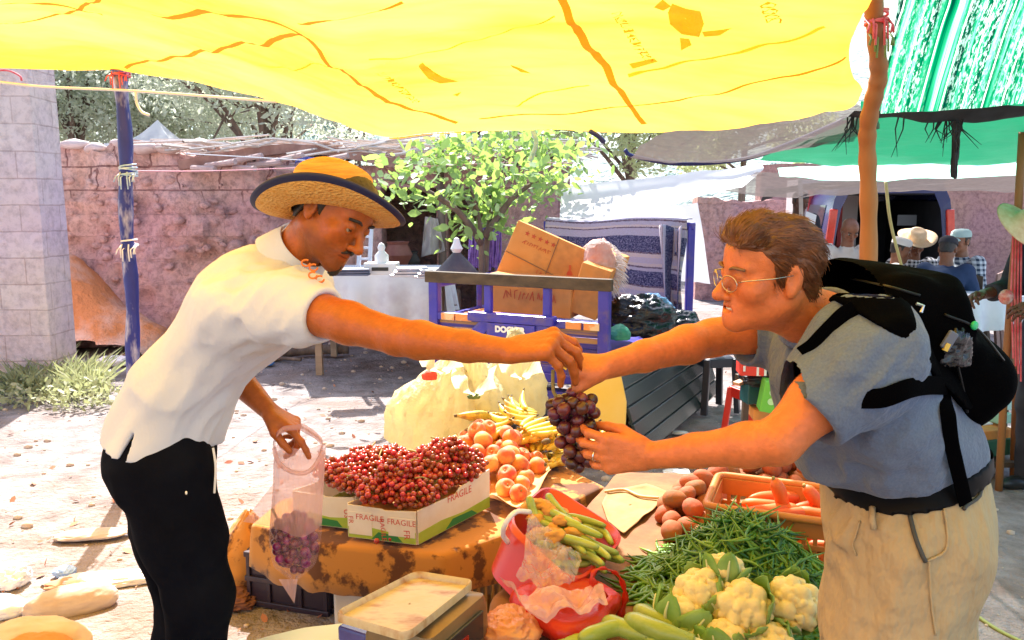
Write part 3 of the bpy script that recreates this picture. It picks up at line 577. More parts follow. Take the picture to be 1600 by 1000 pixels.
# ------------------------------------------------------------------ canopies
BK = [(-420, 60, 4.9), (-150, 92, 4.75), (0, 106, 4.6), (100, 111, 4.55), (190, 110, 4.5), (300, 128, 4.4), (420, 156, 4.25), (520, 190, 4.12), (570, 208, 4.05), (612, 217, 4.0), (660, 212, 3.98), (740, 204, 3.93), (830, 202, 3.87), (940, 204, 3.78), (1030, 205, 3.66), (1120, 200, 3.5), (1230, 188, 3.32), (1300, 176, 3.2), (1335, 162, 3.1), (1348, 140, 3.02)]
bkP = smooth_curve([at(*p) for p in BK], 400); d_ = np.r_[0, np.cumsum(np.linalg.norm(np.diff(bkP, axis=0), axis=1))]; d_ /= d_[-1]
def tarpS(s, t):
    s = np.asarray(s, float); t = np.asarray(t, float)
    B = np.stack([np.interp(s, d_, bkP[:, i]) for i in range(3)], -1)
    Xf = -3.6+(4.72)*s; F = np.stack([Xf, np.full_like(s, -2.7), 2.70-.05*np.cos(s*9)], -1)  # unseen front part stretched behind the camera to darken the fill light
    w = t[..., None]; P = B*(1-w)+F*w
    rise = np.sin(np.clip(t*1.0, 0, 1)*math.pi)**.8
    zb = .20*np.sin(np.clip(t*1.15, 0, 1)*math.pi)**.8; zz = P[..., 2]+zb+.05*np.sin(s*7+1)*np.sin(np.clip(t*4, 0, math.pi))
    Q = np.stack([P[..., 0], P[..., 1], 0*s], -1).reshape(-1, 3)
    P[..., 0] -= .26*np.clip((s-.6)/.4, 0, 1)**2*(1-np.exp(-t/.05))
    wr = (ridge(Q*A(1.1, 6.5, 1)+(Q[:, :1]*A(0, 1.6, 0)), 3).reshape(s.shape)-.6)*.045*np.clip(t*9, 0, 1)+(fbm(Q*A(2, 9, 1), 3).reshape(s.shape)-.5)*.03
    P = np.stack([P[..., 0], P[..., 1], zz+wr], -1); return P
ts = np.r_[np.linspace(0, .36, 130), np.linspace(.36, 1, 40)[1:]]; SS, TT = np.meshgrid(np.linspace(0, 1, 300), ts, indexing='ij'); TG = tarpS(SS, TT)
def TGi(s, t):                            # a point of the sheet's own facets
    a = np.clip(np.asarray(s, float)*299, 0, 298.999); i = a.astype(int); f = (a-i)[:, None]; t = np.clip(np.asarray(t, float), 0, .9999); j = np.clip(np.searchsorted(ts, t, side='right')-1, 0, len(ts)-2); g = ((t-ts[j])/(ts[j+1]-ts[j]))[:, None]
    return (TG[i, j]*(1-f)+TG[i+1, j]*f)*(1-g)+(TG[i, j+1]*(1-f)+TG[i+1, j+1]*f)*g
ty = thing('yellow_canopy', 'big translucent yellow plastic canopy stretched over the fruit stall', 'canopy', (-.5, 1.5, 2.2))
m_ytarp = pm('yellow plastic sheet', (.95, .48, .035), (.985, .64, .12), ns=1.5, det=6, lo=.36, hi=.62, rough=.5, trw=.55, c3=(.92, .43, .03), ns3=2.2, bump=.25, bs=40, bd=.004, stretch=(.25, 1, 1))
MB().grid(TG).build('sheet', m_ytarp, ty, smooth=True)
fl = TG.reshape(-1, 3); st = np.stack([SS.ravel(), TT.ravel()], 1); okm = fl[:, 1] > .5; flp = pix(fl[okm]); stk = st[okm]
def tuv(px, py): return stk[np.argmin(((flp-A(px, py))**2).sum(1))]
def tP(px, py, off=.007): s, t = tuv(px, py); return tarpS(np.array([s]), np.array([t]))[0]-A(0, 0, off)
m_seam = pm('orange seam', (.8, .34, .02), (.85, .42, .04), ns=20, rough=.6, trw=.42, trl=(.92, .38, .02))
def seam(pp, w, mat=None, name='seam'):
    pp = smooth_curve([A(x, y, 0) for x, y in pp], 60)[:, :2]; uv = np.array([tuv(*p) for p in pp])
    k = np.ones(21)/21; uvp = np.pad(uv, ((10, 10), (0, 0)), 'edge'); uv = np.stack([np.convolve(uvp[:, i], k, 'valid') for i in (0, 1)], 1)
    C_ = TGi(uv[:, 0], uv[:, 1]); T_ = np.gradient(C_, axis=0); T_[:, 2] = 0; Nn = np.stack([-T_[:, 1], T_[:, 0], 0*T_[:, 0]], 1); Nn /= np.linalg.norm(Nn, axis=1, keepdims=True)+1e-9
    ww = (w*(.8+.4*vnoise(C_*6)))[:, None]; ds = .004; Js = (TGi(uv[:, 0]+ds, uv[:, 1])-TGi(uv[:, 0]-ds, uv[:, 1]))[:, :2]/(2*ds); Jt = (TGi(uv[:, 0], uv[:, 1]+ds)-TGi(uv[:, 0], uv[:, 1]-ds))[:, :2]/(2*ds); det = Js[:, 0]*Jt[:, 1]-Js[:, 1]*Jt[:, 0]; det = np.where(np.abs(det) < .3, .3, det); q = Nn[:, :2]*ww/2; du = (q[:, 0]*Jt[:, 1]-q[:, 1]*Jt[:, 0])/det; dv = (Js[:, 0]*q[:, 1]-Js[:, 1]*q[:, 0])/det
    e1 = TGi(uv[:, 0]+du, uv[:, 1]+dv)-A(0, 0, .007); e2 = TGi(uv[:, 0]-du, uv[:, 1]-dv)-A(0, 0, .007); C_ = C_-A(0, 0, .008)
    MB().grid(np.stack([e1, C_, e2], 1)).build(name, mat or m_seam, ty, smooth=True)
seam([(866, -30), (880, 8), (905, 50), (935, 90), (962, 128), (988, 160), (993, 180), (1012, 198)], .03)
seam([(180, 22), (300, 18), (380, 17), (430, 25), (460, 34), (475, 52), (510, 90), (550, 125), (590, 152), (640, 172), (690, 186), (740, 196)], .022)
seam([(-10, 38), (60, 28), (120, 14), (160, -10)], .016); seam([(182, 108), (260, 88), (330, 80), (420, 58), (485, 50)], .018)
seam([(460, 36), (540, 24), (640, -2)], .014); seam([(725, 186), (800, 180), (900, 174), (988, 163), (1080, 148), (1200, 124), (1280, 96), (1345, 75)], .011)
seam([(-10, 6), (60, 2), (130, 12), (165, 24)], .014); seam([(600, 216), (680, 209), (740, 203)], .012)
m_fold = pm('olive fold', (.72, .6, .08), rough=.6, trw=.5, trl=(.75, .66, .08))
seam([(970, 118), (1030, 106), (1120, 82), (1200, 70), (1310, 32)], .014, m_fold, 'fold'); seam([(800, 165), (850, 142), (930, 130)], .01, m_fold, 'fold')
seam([(560, 90), (640, 86), (700, 74), (800, 44), (880, 16)], .006, m_fold, 'fold'); seam([(400, 100), (460, 104), (520, 97)], .008, m_fold, 'fold')
m_print = pm('faded orange print', (.9, .5, .04), (.95, .58, .08), ns=14, lo=.42, hi=.58, rough=.6, trw=.55, trl=(.93, .5, .05))
def tarp_text(txt, size, px0, px1, mirror=True):        # print running along the line px0 -> px1 on the sheet, seen from behind
    v, f = text_mesh(txt, 1.0, .0); L = v[:, 0].max()-v[:, 0].min(); v[:, :2] -= A((v[:, 0].max()+v[:, 0].min())/2, 0)
    if mirror: v[:, 0] *= -1
    a, b = tP(*px0), tP(*px1); X = b-a; D = np.linalg.norm(X[:2]); ux = X/np.linalg.norm(X); uy = nrm(np.cross(A(0, 0, -1), ux)); k = D/L
    Q = (a+b)/2+np.outer(v[:, 0]*k, ux)+np.outer(v[:, 1]*size, uy)
    pp = pix(Q); uv = np.array([tuv(*p) for p in pp]); Z = TGi(uv[:, 0], uv[:, 1]); Q[:, 2] = np.interp(0, [0], [0])+Z[:, 2]-.007
    put('printed_lettering', Q, f, m_print, ty, smooth=False)
tarp_text('SOCIETE NOUVELLE 2000', .05, (960, 12), (1012, 92))
tarp_text('SOCIETE NOUVELLE', .05, (590, 108), (650, 155)); tarp_text('2000', .07, (1195, 0), (1208, 30))
def blotch(pp):
    uv = np.array([tuv(*p) for p in pp]); m = uv.mean(0); rings = [m+(uv-m)*k for k in (1, .75, .5, .25, .02)]; Q = np.vstack([TGi(r[:, 0], r[:, 1])-A(0, 0, .007) for r in rings]); n = len(pp)
    put('printed_mark', Q, [(k*n+i, k*n+(i+1) % n, (k+1)*n+(i+1) % n, (k+1)*n+i) for k in range(4) for i in range(n)], m_print, ty, smooth=False)
blotch([(1046, 2), (1070, 10), (1092, 14), (1100, 36), (1090, 54), (1066, 52), (1050, 36), (1042, 18)]); blotch([(1022, 8), (1038, -4), (1048, 4), (1040, 14)]); blotch([(1060, 54), (1074, 56), (1084, 68), (1066, 74)]); blotch([(1100, 46), (1125, 44), (1145, 40), (1125, 52), (1100, 54)])
blotch([(655, 98), (664, 96), (672, 108), (690, 118), (720, 124), (690, 127), (670, 120), (656, 110)])
blotch([(800, 98), (812, 104), (830, 112), (815, 110)]); blotch([(985, 98), (1020, 88), (1028, 94), (990, 104)]); blotch([(705, 146), (720, 142), (712, 150)])

def sheet(name, label, cat, P, mat, nu=40, nv=30, sag=.06, wr=.03, seed=0, kind=None, parent=None, wf=A(4, 4, 1)):    # canopy patch over a grid of control points P[v][u]
    P = np.asarray(P, float); rows = [smooth_curve(r, nu) for r in P]; rows = np.array(rows); cols = np.array([smooth_curve(rows[:, j], nv) for j in range(rows.shape[1])])
    Q = cols.reshape(-1, 3); off = (fbm(Q*wf+seed, 3)-.5)*2*wr; u = np.linspace(0, 1, cols.shape[0])[:, None]; v = np.linspace(0, 1, cols.shape[1])[None]
    cols[..., 2] += off.reshape(cols.shape[:2])-sag*16*u*(1-u)*v*(1-v)
    o = MB().grid(cols).build(name, mat, parent, smooth=True); return tag(o, label, cat, kind=kind) if parent is None else o
# green striped shade cloth, top right
def stripe_mat():
    m, n, l = ntree('green striped shade cloth'); out = n.new('ShaderNodeOutputMaterial'); tc = n.new('ShaderNodeTexCoord')
    sk = n.new('ShaderNodeMapping'); sk.inputs['Rotation'].default_value = (0, 0, math.radians(-6)); l.new(tc.outputs['Object'], sk.inputs[0])
    def nz(sc, s, d=2, r=.5):
        mp = n.new('ShaderNodeMapping'); mp.inputs['Scale'].default_value = sc; l.new(sk.outputs[0], mp.inputs[0]); x = n.new('ShaderNodeTexNoise'); x.inputs['Scale'].default_value = s; x.inputs['Detail'].default_value = d; x.inputs['Roughness'].default_value = r; l.new(mp.outputs[0], x.inputs[0]); return x.outputs[0]
    def ramp(f, els):
        r = n.new('ShaderNodeValToRGB'); e = r.color_ramp.elements; e[0].position, e[0].color = els[0]; e[1].position, e[1].color = els[-1]
        for p, c in els[1:-1]: q = e.new(p); q.color = c
        l.new(f, r.inputs[0]); return r.outputs[0]
    band = ramp(nz((1, .02, .02), 26, 3, .7), [(.36, (0, .03, .02, 1)), (.46, (.0, .18, .07, 1)), (.54, (.02, .34, .16, 1)), (.62, (.3, .75, .55, 1)), (.66, (.85, 1, .9, 1)), (.7, (.03, .3, .15, 1))])
    spk = ramp(nz((1, .35, .35), 110, 3, .7), [(.5, (0, 0, 0, 1)), (.6, (1, 1, 1, 1))]); msk = ramp(nz((1, .04, .04), 9, 2), [(.42, (0, 0, 0, 1)), (.6, (1, 1, 1, 1))])
    mu = n.new('ShaderNodeMath'); mu.operation = 'MULTIPLY'; l.new(spk, mu.inputs[0]); l.new(msk, mu.inputs[1])
    mx = n.new('ShaderNodeMix'); mx.data_type = 'RGBA'; l.new(mu.outputs[0], mx.inputs[0]); l.new(band, mx.inputs[6]); mx.inputs[7].default_value = (.55, .9, .75, 1)
    wv = n.new('ShaderNodeMapping'); wv.inputs['Location'].default_value = (0, 0, 0); l.new(sk.outputs[0], wv.inputs[0])
    w = n.new('ShaderNodeTexWave'); w.bands_direction = 'X'; w.inputs['Scale'].default_value = 3.4; w.inputs['Distortion'].default_value = .6; w.inputs['Detail'].default_value = 1; l.new(wv.outputs[0], w.inputs[0])
    ln = ramp(w.outputs['Fac'], [(.985, (0, 0, 0, 1)), (.995, (1, 1, 1, 1))]); mz = n.new('ShaderNodeMix'); mz.data_type = 'RGBA'; l.new(ln, mz.inputs[0]); l.new(mx.outputs[2], mz.inputs[6]); mz.inputs[7].default_value = (.9, 1, .92, 1)
    b = n.new('ShaderNodeBsdfDiffuse'); t = n.new('ShaderNodeBsdfTranslucent'); ms = n.new('ShaderNodeMixShader'); ms.inputs[0].default_value = .5
    l.new(mz.outputs[2], b.inputs[0]); l.new(mz.outputs[2], t.inputs[0]); l.new(b.outputs[0], ms.inputs[1]); l.new(t.outputs[0], ms.inputs[2]); l.new(ms.outputs[0], out.inputs[0]); return m
R_ = lambda *q: [at(*p) for p in q]
ea = R_((1376, 176, 3.3), (1440, 173, 3.32), (1520, 168, 3.35), (1620, 160, 3.4), (1800, 150, 3.5), (2050, 140, 3.6))
sheet('striped_canopy', 'green and white striped shade cloth at the top right', 'canopy',
      [ea, [p+A(-.015, -.06, .16) for p in ea], [p+A(-.03, -.15, .36) for p in ea], [p+A(-.08, -.32, .6) for p in ea], [p+A(-.45, -1.4, .85) for p in ea], [p*A(1, 0, 1)+A(-.55, -1.6, .95) for p in ea]], stripe_mat(), 90, 60, .0, .012, 4)  # last rows, out of view, stretched left and forward to shade the ground
m_gtarp = pm('green tarpaulin', (.012, .17, .08), (.02, .22, .12), ns=2, rough=.45, trl=(.012, .24, .11), trw=.4, bump=.3, bs=8, bd=.02)
m_net = pm('grey shade net', (.08, .065, .065), (.16, .13, .125), ns=12, rough=.8, trw=.3, trl=(.2, .17, .16), alpha=.82)
m_black = pm('black shade net', (.006, .008, .01), (.02, .025, .03), ns=10, rough=.7)
sheet('green_canopy', 'green tarpaulin sloping down behind the wooden post', 'canopy',
      [R_((1345, 160, 3.40), (1420, 158, 3.41), (1560, 152, 3.46), (1900, 136, 3.6)), R_((1335, 182, 3.75), (1420, 184, 3.75), (1560, 186, 3.8), (1760, 190, 3.9)), R_((1250, 218, 4.9), (1400, 226, 4.9), (1560, 232, 5), (1760, 236, 5.1)), R_((1175, 253, 6.3), (1350, 258, 6.3), (1560, 256, 6.4), (1780, 250, 6.5))], m_gtarp, 40, 30, .0, .03, 2)  # hidden first row added to close a sunlit gap
sheet('canopy_edge', 'bright mint green lower edge of the sloping tarpaulin', 'canopy', [R_((1215, 262, 6.32), (1350, 258, 6.32), (1560, 256, 6.42), (1780, 250, 6.5)), R_((1218, 276, 6.5), (1350, 281, 6.5), (1560, 275, 6.55), (1780, 268, 6.6))], pm('mint tarpaulin', (.2, .55, .4), rough=.5, trw=.6, trl=(.45, .9, .7)), 30, 6, 0, .02, 3)
sheet('shade_net', 'black shade net hanging as a dark band under the striped cloth', 'net', [R_((1335, 170, 3.42), (1440, 172, 3.42), (1560, 164, 3.46), (1760, 152, 3.55)), R_((1325, 182, 3.5), (1440, 187, 3.5), (1520, 192, 3.55), (1600, 178, 3.6), )], m_black, 50, 8, 0, .03, 5)
mb = MB(); rng = np.random.default_rng(8)
for i in range(26):
    x = rng.choice([1412, 1460, 1470, 1480, 1330, 1338, 1425, 1500])+rng.normal(0, 5); p = at(x, 183, 3.52); mb.tube([p, p+A(rng.normal(0, .02), 0, -.05), p+A(rng.normal(0, .04), 0, -.07-.1*rng.random())], [.004, .003, .001], 4)
o = mb.build('frayed_threads', m_black); tag(o, 'frayed black threads hanging from the shade net', kind='stuff')
drape('hanging_strap', 'dark strap hanging from the net in front of the green tarpaulin', 'strap', (at(1488, 186, 3.58), at(1500, 188, 3.58), at(1497, 277, 3.7), at(1487, 277, 3.7)), m_black, .01, freq=3)
sheet('shade_net', 'torn grey shade net drooping below the yellow canopy', 'net',
      [[p+A(0, 0, .02) for p in R_((1046, 197, 3.78), (1140, 192, 3.62), (1240, 180, 3.44), (1338, 156, 3.3))], R_((1052, 200, 4.0), (1140, 196, 3.8), (1240, 184, 3.6), (1338, 168, 3.5)), R_((1010, 226, 4.8), (1110, 224, 4.6), (1225, 215, 4.4), (1375, 192, 4.0)), R_((983, 243, 5.4), (1060, 254, 5.3), (1160, 248, 5.2), (1330, 216, 4.9))], m_net, 50, 24, .02, .04, 6)  # hidden first row and widened right side added to block sun strips
rope('frayed edge cord of the torn grey net with a knotted blue end', [at(976, 234, 5.4), at(990, 244, 5.4), at(1060, 256, 5.3), at(1160, 249, 5.2), at(1230, 226, 4.8), at(1320, 188, 4)], .014, pm('navy cord', (.02, .03, .15)))
sheet('white_awning', 'sagging white sheet awning between the sapling and the green tarpaulin', 'awning',
      [R_((878, 290, 8.2), (980, 282, 7.9), (1080, 268, 7.6), (1188, 254, 7.2)), R_((876, 312, 8.1), (970, 305, 7.8), (1070, 290, 7.5), (1192, 264, 7.2)), R_((874, 345, 7.6), (960, 335, 7.4), (1050, 318, 7.2), (1160, 290, 7))], pm('white sheet', (.82, .82, .82), rough=.7, trw=.5, trl=(.9, .9, .92)), 40, 20, .03, .04, 9)
sheet('shade_net', 'grey brown net hanging below the mint tarpaulin edge', 'net', [R_((1182, 268, 7.0), (1300, 276, 7.1), (1500, 276, 7.2), (1760, 272, 7.3)), R_((1115, 298, 8.6), (1240, 308, 8.6), (1460, 296, 8.7), (1760, 310, 8.8))], m_net, 40, 16, .02, .04, 11)
sheet('shade_net', 'black net roof corner in front of the van', 'net', [R_((1196, 296, 8.9), (1290, 284, 9), (1430, 283, 9.1)), R_((1188, 318, 9.6), (1240, 300, 9.8), (1300, 296, 9.9))], m_black, 30, 10, 0, .04, 12)
sheet('white_awning', 'bright white sheet behind the trike blanket', 'awning', [R_((880, 330, 9.5), (980, 322, 9.6), (1090, 318, 9.7)), R_((884, 420, 9.2), (980, 430, 9.2), (1110, 440, 9.2))], MATS['white sheet'], 30, 16, .0, .08, 13)
rope('thin pale pole standing beside the van under the net', [at(1250, 276, 8.3), at(1252, 340, 8.3), at(1254, 470, 8.3), at(1254, 470, 8.3)*A(1, 1, 0)], .022, pm('grey pole', (.45, .4, .38), (.55, .5, .46), ns=6), 'pole', 'pole')
rope('slanting yellow bamboo cane in front of the open van', [at(1384, 284, 6.8), at(1392, 350, 6.9), at(1412, 430, 7.0), at(1430, 520, 7.1), at(1452, 620, 7.2)], .014, pm('bamboo', (.6, .5, .2), (.5, .38, .14), ns=6), 'pole', 'bamboo_cane')
# ------------------------------------------------------------------ soft lumps: bags, sacks, bundles
def crumple(name, label, cat, c, r, mat, seed=0, amp=.16, fr=5., sq=None, parent=None, n=64, flat=.25, R=None, top=0., tip=0., pleat=0.):
    r = np.asarray(r, float); R = np.eye(3) if R is None else R; G = []; m = n
    for i in range(n+1):
        ph = math.pi*i/n; row = []
        for k in range(m):
            t = 2*math.pi*k/m; row.append((math.sin(ph)*math.cos(t), math.sin(ph)*math.sin(t), -math.cos(ph)))
        G.append(row)
    D = np.array(G).reshape(-1, 3); q = ridge(D*fr*.5+seed*3.3, 3); s = 1+amp*2*(fbm(D*1.3+seed, 3)-.5)+amp*(q-.75)*.9
    if pleat: th_ = np.arctan2(D[:, 1], D[:, 0]); w_ = np.sin(13*th_+9*fbm(D*1.6+seed, 2)); s = s*(1+pleat*(1-np.abs(w_)*2)*np.clip(D[:, 2]+.8, .15, 1))
    P = D*s[:, None]; P[:, 2] = np.where(P[:, 2] < -1+flat*2, -1+flat*2+(P[:, 2]+1-flat*2)*.12, P[:, 2])
    if top: 
        up = np.clip(P[:, 2], 0, None); P[:, :2] *= (1-top*np.clip(up, 0, 1)**1.5)[:, None]
    P *= (1+amp*.30*(ridge(D*fr*1.8+seed, 3)-.6))[:, None]
    if tip: P[:, 2] += np.where(D[:, 2] > .85, (D[:, 2]-.85)*tip*6, 0)
    P = np.asarray(c)+(P*r)@R.T; F = MB().grid(P.reshape(n+1, m, 3), wrap=True)
    o = F.build(name, mat, parent, smooth=True); return tag(o, label, cat) if parent is None else o
m_card = pm('brown cardboard', (.72, .27, .05), (.78, .33, .08), ns=5, rough=.85, bump=.15, bs=50, c3=(.5, .2, .05), ns3=3)
m_ink = pm('red print', (.55, .06, .02), (.6, .12, .03), ns=30, rough=.8)
m_blue = pm('blue enamel', (.025, .02, .34), (.05, .04, .42), ns=6, rough=.35, coat=.3, c3=(.10, .07, .25), ns3=9)
m_dkpanel = pm('shade dark panel steel', (.018, .03, .03), (.03, .045, .04), ns=4, rough=.25, coat=.5)  # shade on the trike's side panel put into its dark colour
m_tyre = pm('tyre rubber', (.02, .02, .02), (.05, .045, .04), ns=10, rough=.85)
m_steel = pm('grey steel', (.35, .34, .33), (.5, .48, .46), ns=9, rough=.4, metal=.8)
m_wood = pm('weathered plank', (.30, .20, .13), (.42, .30, .2), ns=5, stretch=(.25, 3, 3), rough=.85, bump=.5, bs=30)
m_wplastic = pm('white plastic', (.8, .8, .8), rough=.4)
m_blackp = pm('black plastic', (.015, .015, .017), (.03, .03, .03), ns=8, rough=.35)
m_blackbag = pm('black bin liner', (.008, .011, .014), rough=.18, bump=.6, bs=18, bd=.02)
# ------------------------------------------------------------------ cargo trike
rr_ = at(950, 450, 4.8)*A(1, 1, 0); aL = A(-.894, .448, 0); fw = A(.448, .894, 0); TW, TL = 1.27, 1.95
def tk(u, v, z): return rr_+aL*u+fw*v+A(0, 0, z)
TR = np.stack([-aL, fw, A(0, 0, 1)], 1)
t = thing('cargo_trike', 'blue three wheeled cargo trike with slatted tailgate, loaded with boxes', 'trike', tk(TW/2, TL/2, 0))
mb = MB(); mb.box(tk(TW/2, TL/2, .55), (TW, TL, .06), TR)
for u in (0.03, TW-.03): mb.bar(tk(u, .03, .58), tk(u, .03, 1.07), .07, .06, up=fw)
for u in (.41, .83): mb.bar(tk(u, .03, .83), tk(u, .03, 1.065), .05, .045, up=fw)
mb.bar(tk(0, .03, .84), tk(TW, .03, .84), .05, .05); mb.bar(tk(.34, -.01, .86), tk(.95, -.01, .86), .07, .06)
mb.bar(tk(TW, .03, .8), tk(TW, TL, .8), .04); mb.bar(tk(TW-.0, .03, 1.04), tk(TW, TL, 1.04), .04)
for v in (.7, 1.3): mb.bar(tk(TW, v, .58), tk(TW, v, 1.04), .04)
mb.bar(tk(.46, -.015, .84), tk(.10, -.015, .52), .085, .03, up=fw); mb.bar(tk(.80, -.015, .84), tk(1.12, -.015, .52), .085, .03, up=fw)
mb.bar(tk(0, TL, .55), tk(0, TL, 1.40), .06); mb.bar(tk(TW, TL, .55), tk(TW, TL, 1.40), .06); mb.bar(tk(-.03, TL, 1.40), tk(TW+.03, TL, 1.40), .06)
mb.bar(tk(0, .03, .5), tk(TW, .03, .5), .09, .06); mb.bar(tk(.15, .05, .38), tk(1.1, .05, .38), .07, .06)
mb.bar(tk(.2, .4, .4), tk(.2, 1.9, .4), .06); mb.bar(tk(1.05, .4, .4), tk(1.05, 1.9, .4), .06)
mb.build('frame', m_blue, t, bevel=.008)
mb = MB()
for k, z in enumerate((.59, .66, .73, .8)): mb.box(tk(TW/2, .035, z), (TW-.1, .012 if k % 2 else .022, .066), TR)
mb.build('tailgate', pm('bronze striped panel', (.03, .02, .26), (.38, .2, .08), ns=3, lo=.45, hi=.55, stretch=(.15, .15, 16), rough=.4), t, bevel=.004)
MB().bar(tk(-.02, .02, 1.10), tk(TW+.03, .02, 1.10), .05, .075).build('top_plank', pm('olive brown plank', (.06, .042, .025), (.12, .085, .05), ns=5, stretch=(.25, 3, 3), rough=.8, bump=.5, bs=30), t, bevel=.006)
for u, w in ((.10, .1), (.22, .1), (1.12, .1), (1.0, .12)): MB().box(tk(u, -.003, .842), (w, .012, .045), TR).build('reflector', pm('orange white reflector', (.8, .55, .3), (.8, .3, .08), ns=6, lo=.48, hi=.52, rough=.3), t)
Tx = np.stack([-aL, A(0, 0, 1), -fw], 1)
lettering('DOCKER', .052, tk(.635, -.052, .79), Tx, m_wplastic, t, bold=.004)
MB().box(tk(.635, -.035, .785), (.34, .02, .085), TR).build('name_plate', m_blue, t)
for k in range(4): MB().box(tk(.12+.07*k, -.0, .6), (.03, .012, .08), TR@R3(0, .5, 0)).build('hazard_stripe', pm('yellow paint', (.8, .5, .05)), t)
# dropped side panel, ribbed, on the near right
mb = MB(); a, b = tk(-.02, .02, .56), tk(-.06, TL, .56); out = -aL
for k in range(5):
    z0, z1 = .55-.1*k, .46-.1*k; o0, o1 = .03+.035*k, .06+.035*k
    p = [a+out*o0+A(0, 0, z0-.56), b+out*o0+A(0, 0, z0-.56), b+out*o1+A(0, 0, z1-.56), a+out*o1+A(0, 0, z1-.56)]
    mb.slab([[p[0], p[3]], [p[1], p[2]]], .02); mb.bar(p[3], p[2], .022)
mb.build('side_panel', m_dkpanel, t, bevel=.004)
for name, u, v in (('wheel', .1, .5), ('wheel', TW-.1, .5), ('wheel', TW/2, 2.7)):
    Wm = np.stack([fw, A(0, 0, 1), aL], 1); c = tk(u, v, .27)
    w = MB().lathe([(.17, -.05), (.25, -.06), (.27, -.03), (.27, .03), (.25, .06), (.17, .05)], 28, c, Wm).build('wheel', m_tyre, t, smooth=True, auto=40)
    MB().lathe([(.001, -.03), (.05, -.05), (.15, -.02), (.175, -.045), (.175, .045), (.15, .02), (.05, .05), (.001, .03)], 20, c, Wm).build('rim', m_steel, w, smooth=True, auto=40)
MB().tube([tk(.2, .5, .27), tk(1.07, .5, .27)], .04, 8).build('axle', m_steel, t, smooth=True); mb = MB(); mb.tube([tk(.635, 2.7, .27), tk(.635, 2.45, .9), tk(.635, 2.4, 1.0)], .035, 8); mb.tube([tk(.3, 2.3, 1.0), tk(.635, 2.42, 1.02), tk(.97, 2.3, 1.0)], .018, 8); mb.bar(tk(.635, 1.95, .5), tk(.635, 2.5, .55), .12)
mb.build('fork', m_steel, t, smooth=True); crumple('seat', None, None, tk(.635, 2.1, .72), (.22, .16, .1), m_blackp, 1, .05, parent=t)
# load of the trike
def carton(name, label, c, size, R, mat=None, cat='box', flaps=False):
    t = thing(name, label, cat, c); MB().box(c, size, R).build('body', mat or m_card, t, bevel=.006, jit=.003); return t
c0 = (at(803, 347, 5.62)+at(908, 486, 5.45))/2; ex = nrm(at(930, 403, 5.45)-at(803, 347, 5.62)); ez = nrm(np.cross(ex, np.cross(at(803, 347, 5.62)-at(768, 425, 5.6), ex))); 
ez = nrm((at(803, 347, 5.62)-at(768, 425, 5.62))-ex*np.dot(at(803, 347, 5.62)-at(768, 425, 5.62), ex)); ey = np.cross(ez, ex); RB = np.stack([ex, ey, ez], 1); 
c0 = c0+ey*.17; bsz = (.64, .34, .42)
t = carton('cardboard_box', 'big tilted brown carton with five red stars on top of the trike load', c0, bsz, RB)
FR = np.stack([ex, ez, -ey], 1); f0 = c0-ey*.1745
def star(c, r, R, mat, parent):
    v = [c]+[c+R@A(math.sin(i*math.pi/5)*(r if i % 2 == 0 else r*.42), math.cos(i*math.pi/5)*(r if i % 2 == 0 else r*.42), 0) for i in range(10)]
    put('printed_star', v, [(0, 1+i, 1+(i+1) % 10) for i in range(10)], mat, parent, smooth=False)
for i in range(5): star(f0+ex*(-.22+.05*i)+ez*.15, .02, FR, m_ink, t)
def scrib(c, R, w, h, n, mat, parent, seed=0, th=.004, name='printed_mark'):
    rng = np.random.default_rng(seed); mb = MB()
    for i in range(n):
        x = -w/2+w*i/(n-1); a = A(x, -h/2*rng.uniform(.5, 1), .001*(i % 2)); b = A(x+rng.uniform(-.01, .02), h/2*rng.uniform(.5, 1), .001*(i % 2)); mb.bar(np.asarray(c)+R@a, np.asarray(c)+R@b, th, .0008, up=R[:, 2])
        if i % 2: q = A(x+w/n*.8, rng.uniform(-h/2, h/2), .0005); mb.bar(np.asarray(c)+R@b, np.asarray(c)+R@q, th, .0008, up=R[:, 2])
    return mb.build(name, mat, parent)
scrib(f0+ex*-.13+ez*.09, FR, .2, .03, 12, m_ink, t, 1); scrib(f0+ex*.02-ez*.08, FR, .14, .06, 9, m_ink, t, 2)
MB().poly([(-.018, -.06), (.018, -.06), (.02, .02), (.008, .04), (.008, .075), (-.008, .075), (-.008, .04), (-.02, .02)], f0+ex*.17-ez*.0, FR@R3(0, 0, .35), .001).build('printed_bottle', m_ink, t)
m_string = pm('dark string', (.2, .1, .05)); mb = MB()
for x, zr in ((.02, None), (.24, None)): mb.bar(f0+ex*x-ez*.21-ey*.003, f0+ex*(x-.02)+ez*.21-ey*.003, .006, .004)
mb.bar(f0-ex*.32-ez*.02-ey*.003, f0+ex*.32-ez*.05-ey*.003, .006, .004, up=ex); mb.build('string', m_string, t)
lc = at(822, 462, 5.35); carton('cardboard_box', 'lower carton behind the trike tailgate slats', lc+fw*.15, (.6, .3, .26), TR@R3(0, .04, .1))
sc_ = [o for o in bpy.data.objects if o.name.startswith('cardboard_box')][-1]; 
RL = TR@R3(0, .04, .1); scrib(lc+fw*.15-RL[:, 1]*.1535, np.stack([RL[:, 0], RL[:, 2], -RL[:, 1]], 1), .35, .07, 14, m_ink, sc_, 5, .006)
carton('cardboard_box', 'narrow open carton leaning behind the right tailgate slats', at(915, 455, 5.25)+fw*.12, (.2, .25, .34), TR@R3(0, .3, .2))
carton('cardboard_box', 'carton corner showing behind the sheepskin sack on the trike', at(936, 424, 5.95)+fw*.1, (.22, .25, .3), TR@R3(0, .35, -.2))
carton('cardboard_box', 'carton on the trike floor at its left end', tk(1.05, .5, .7), (.3, .4, .24), TR)
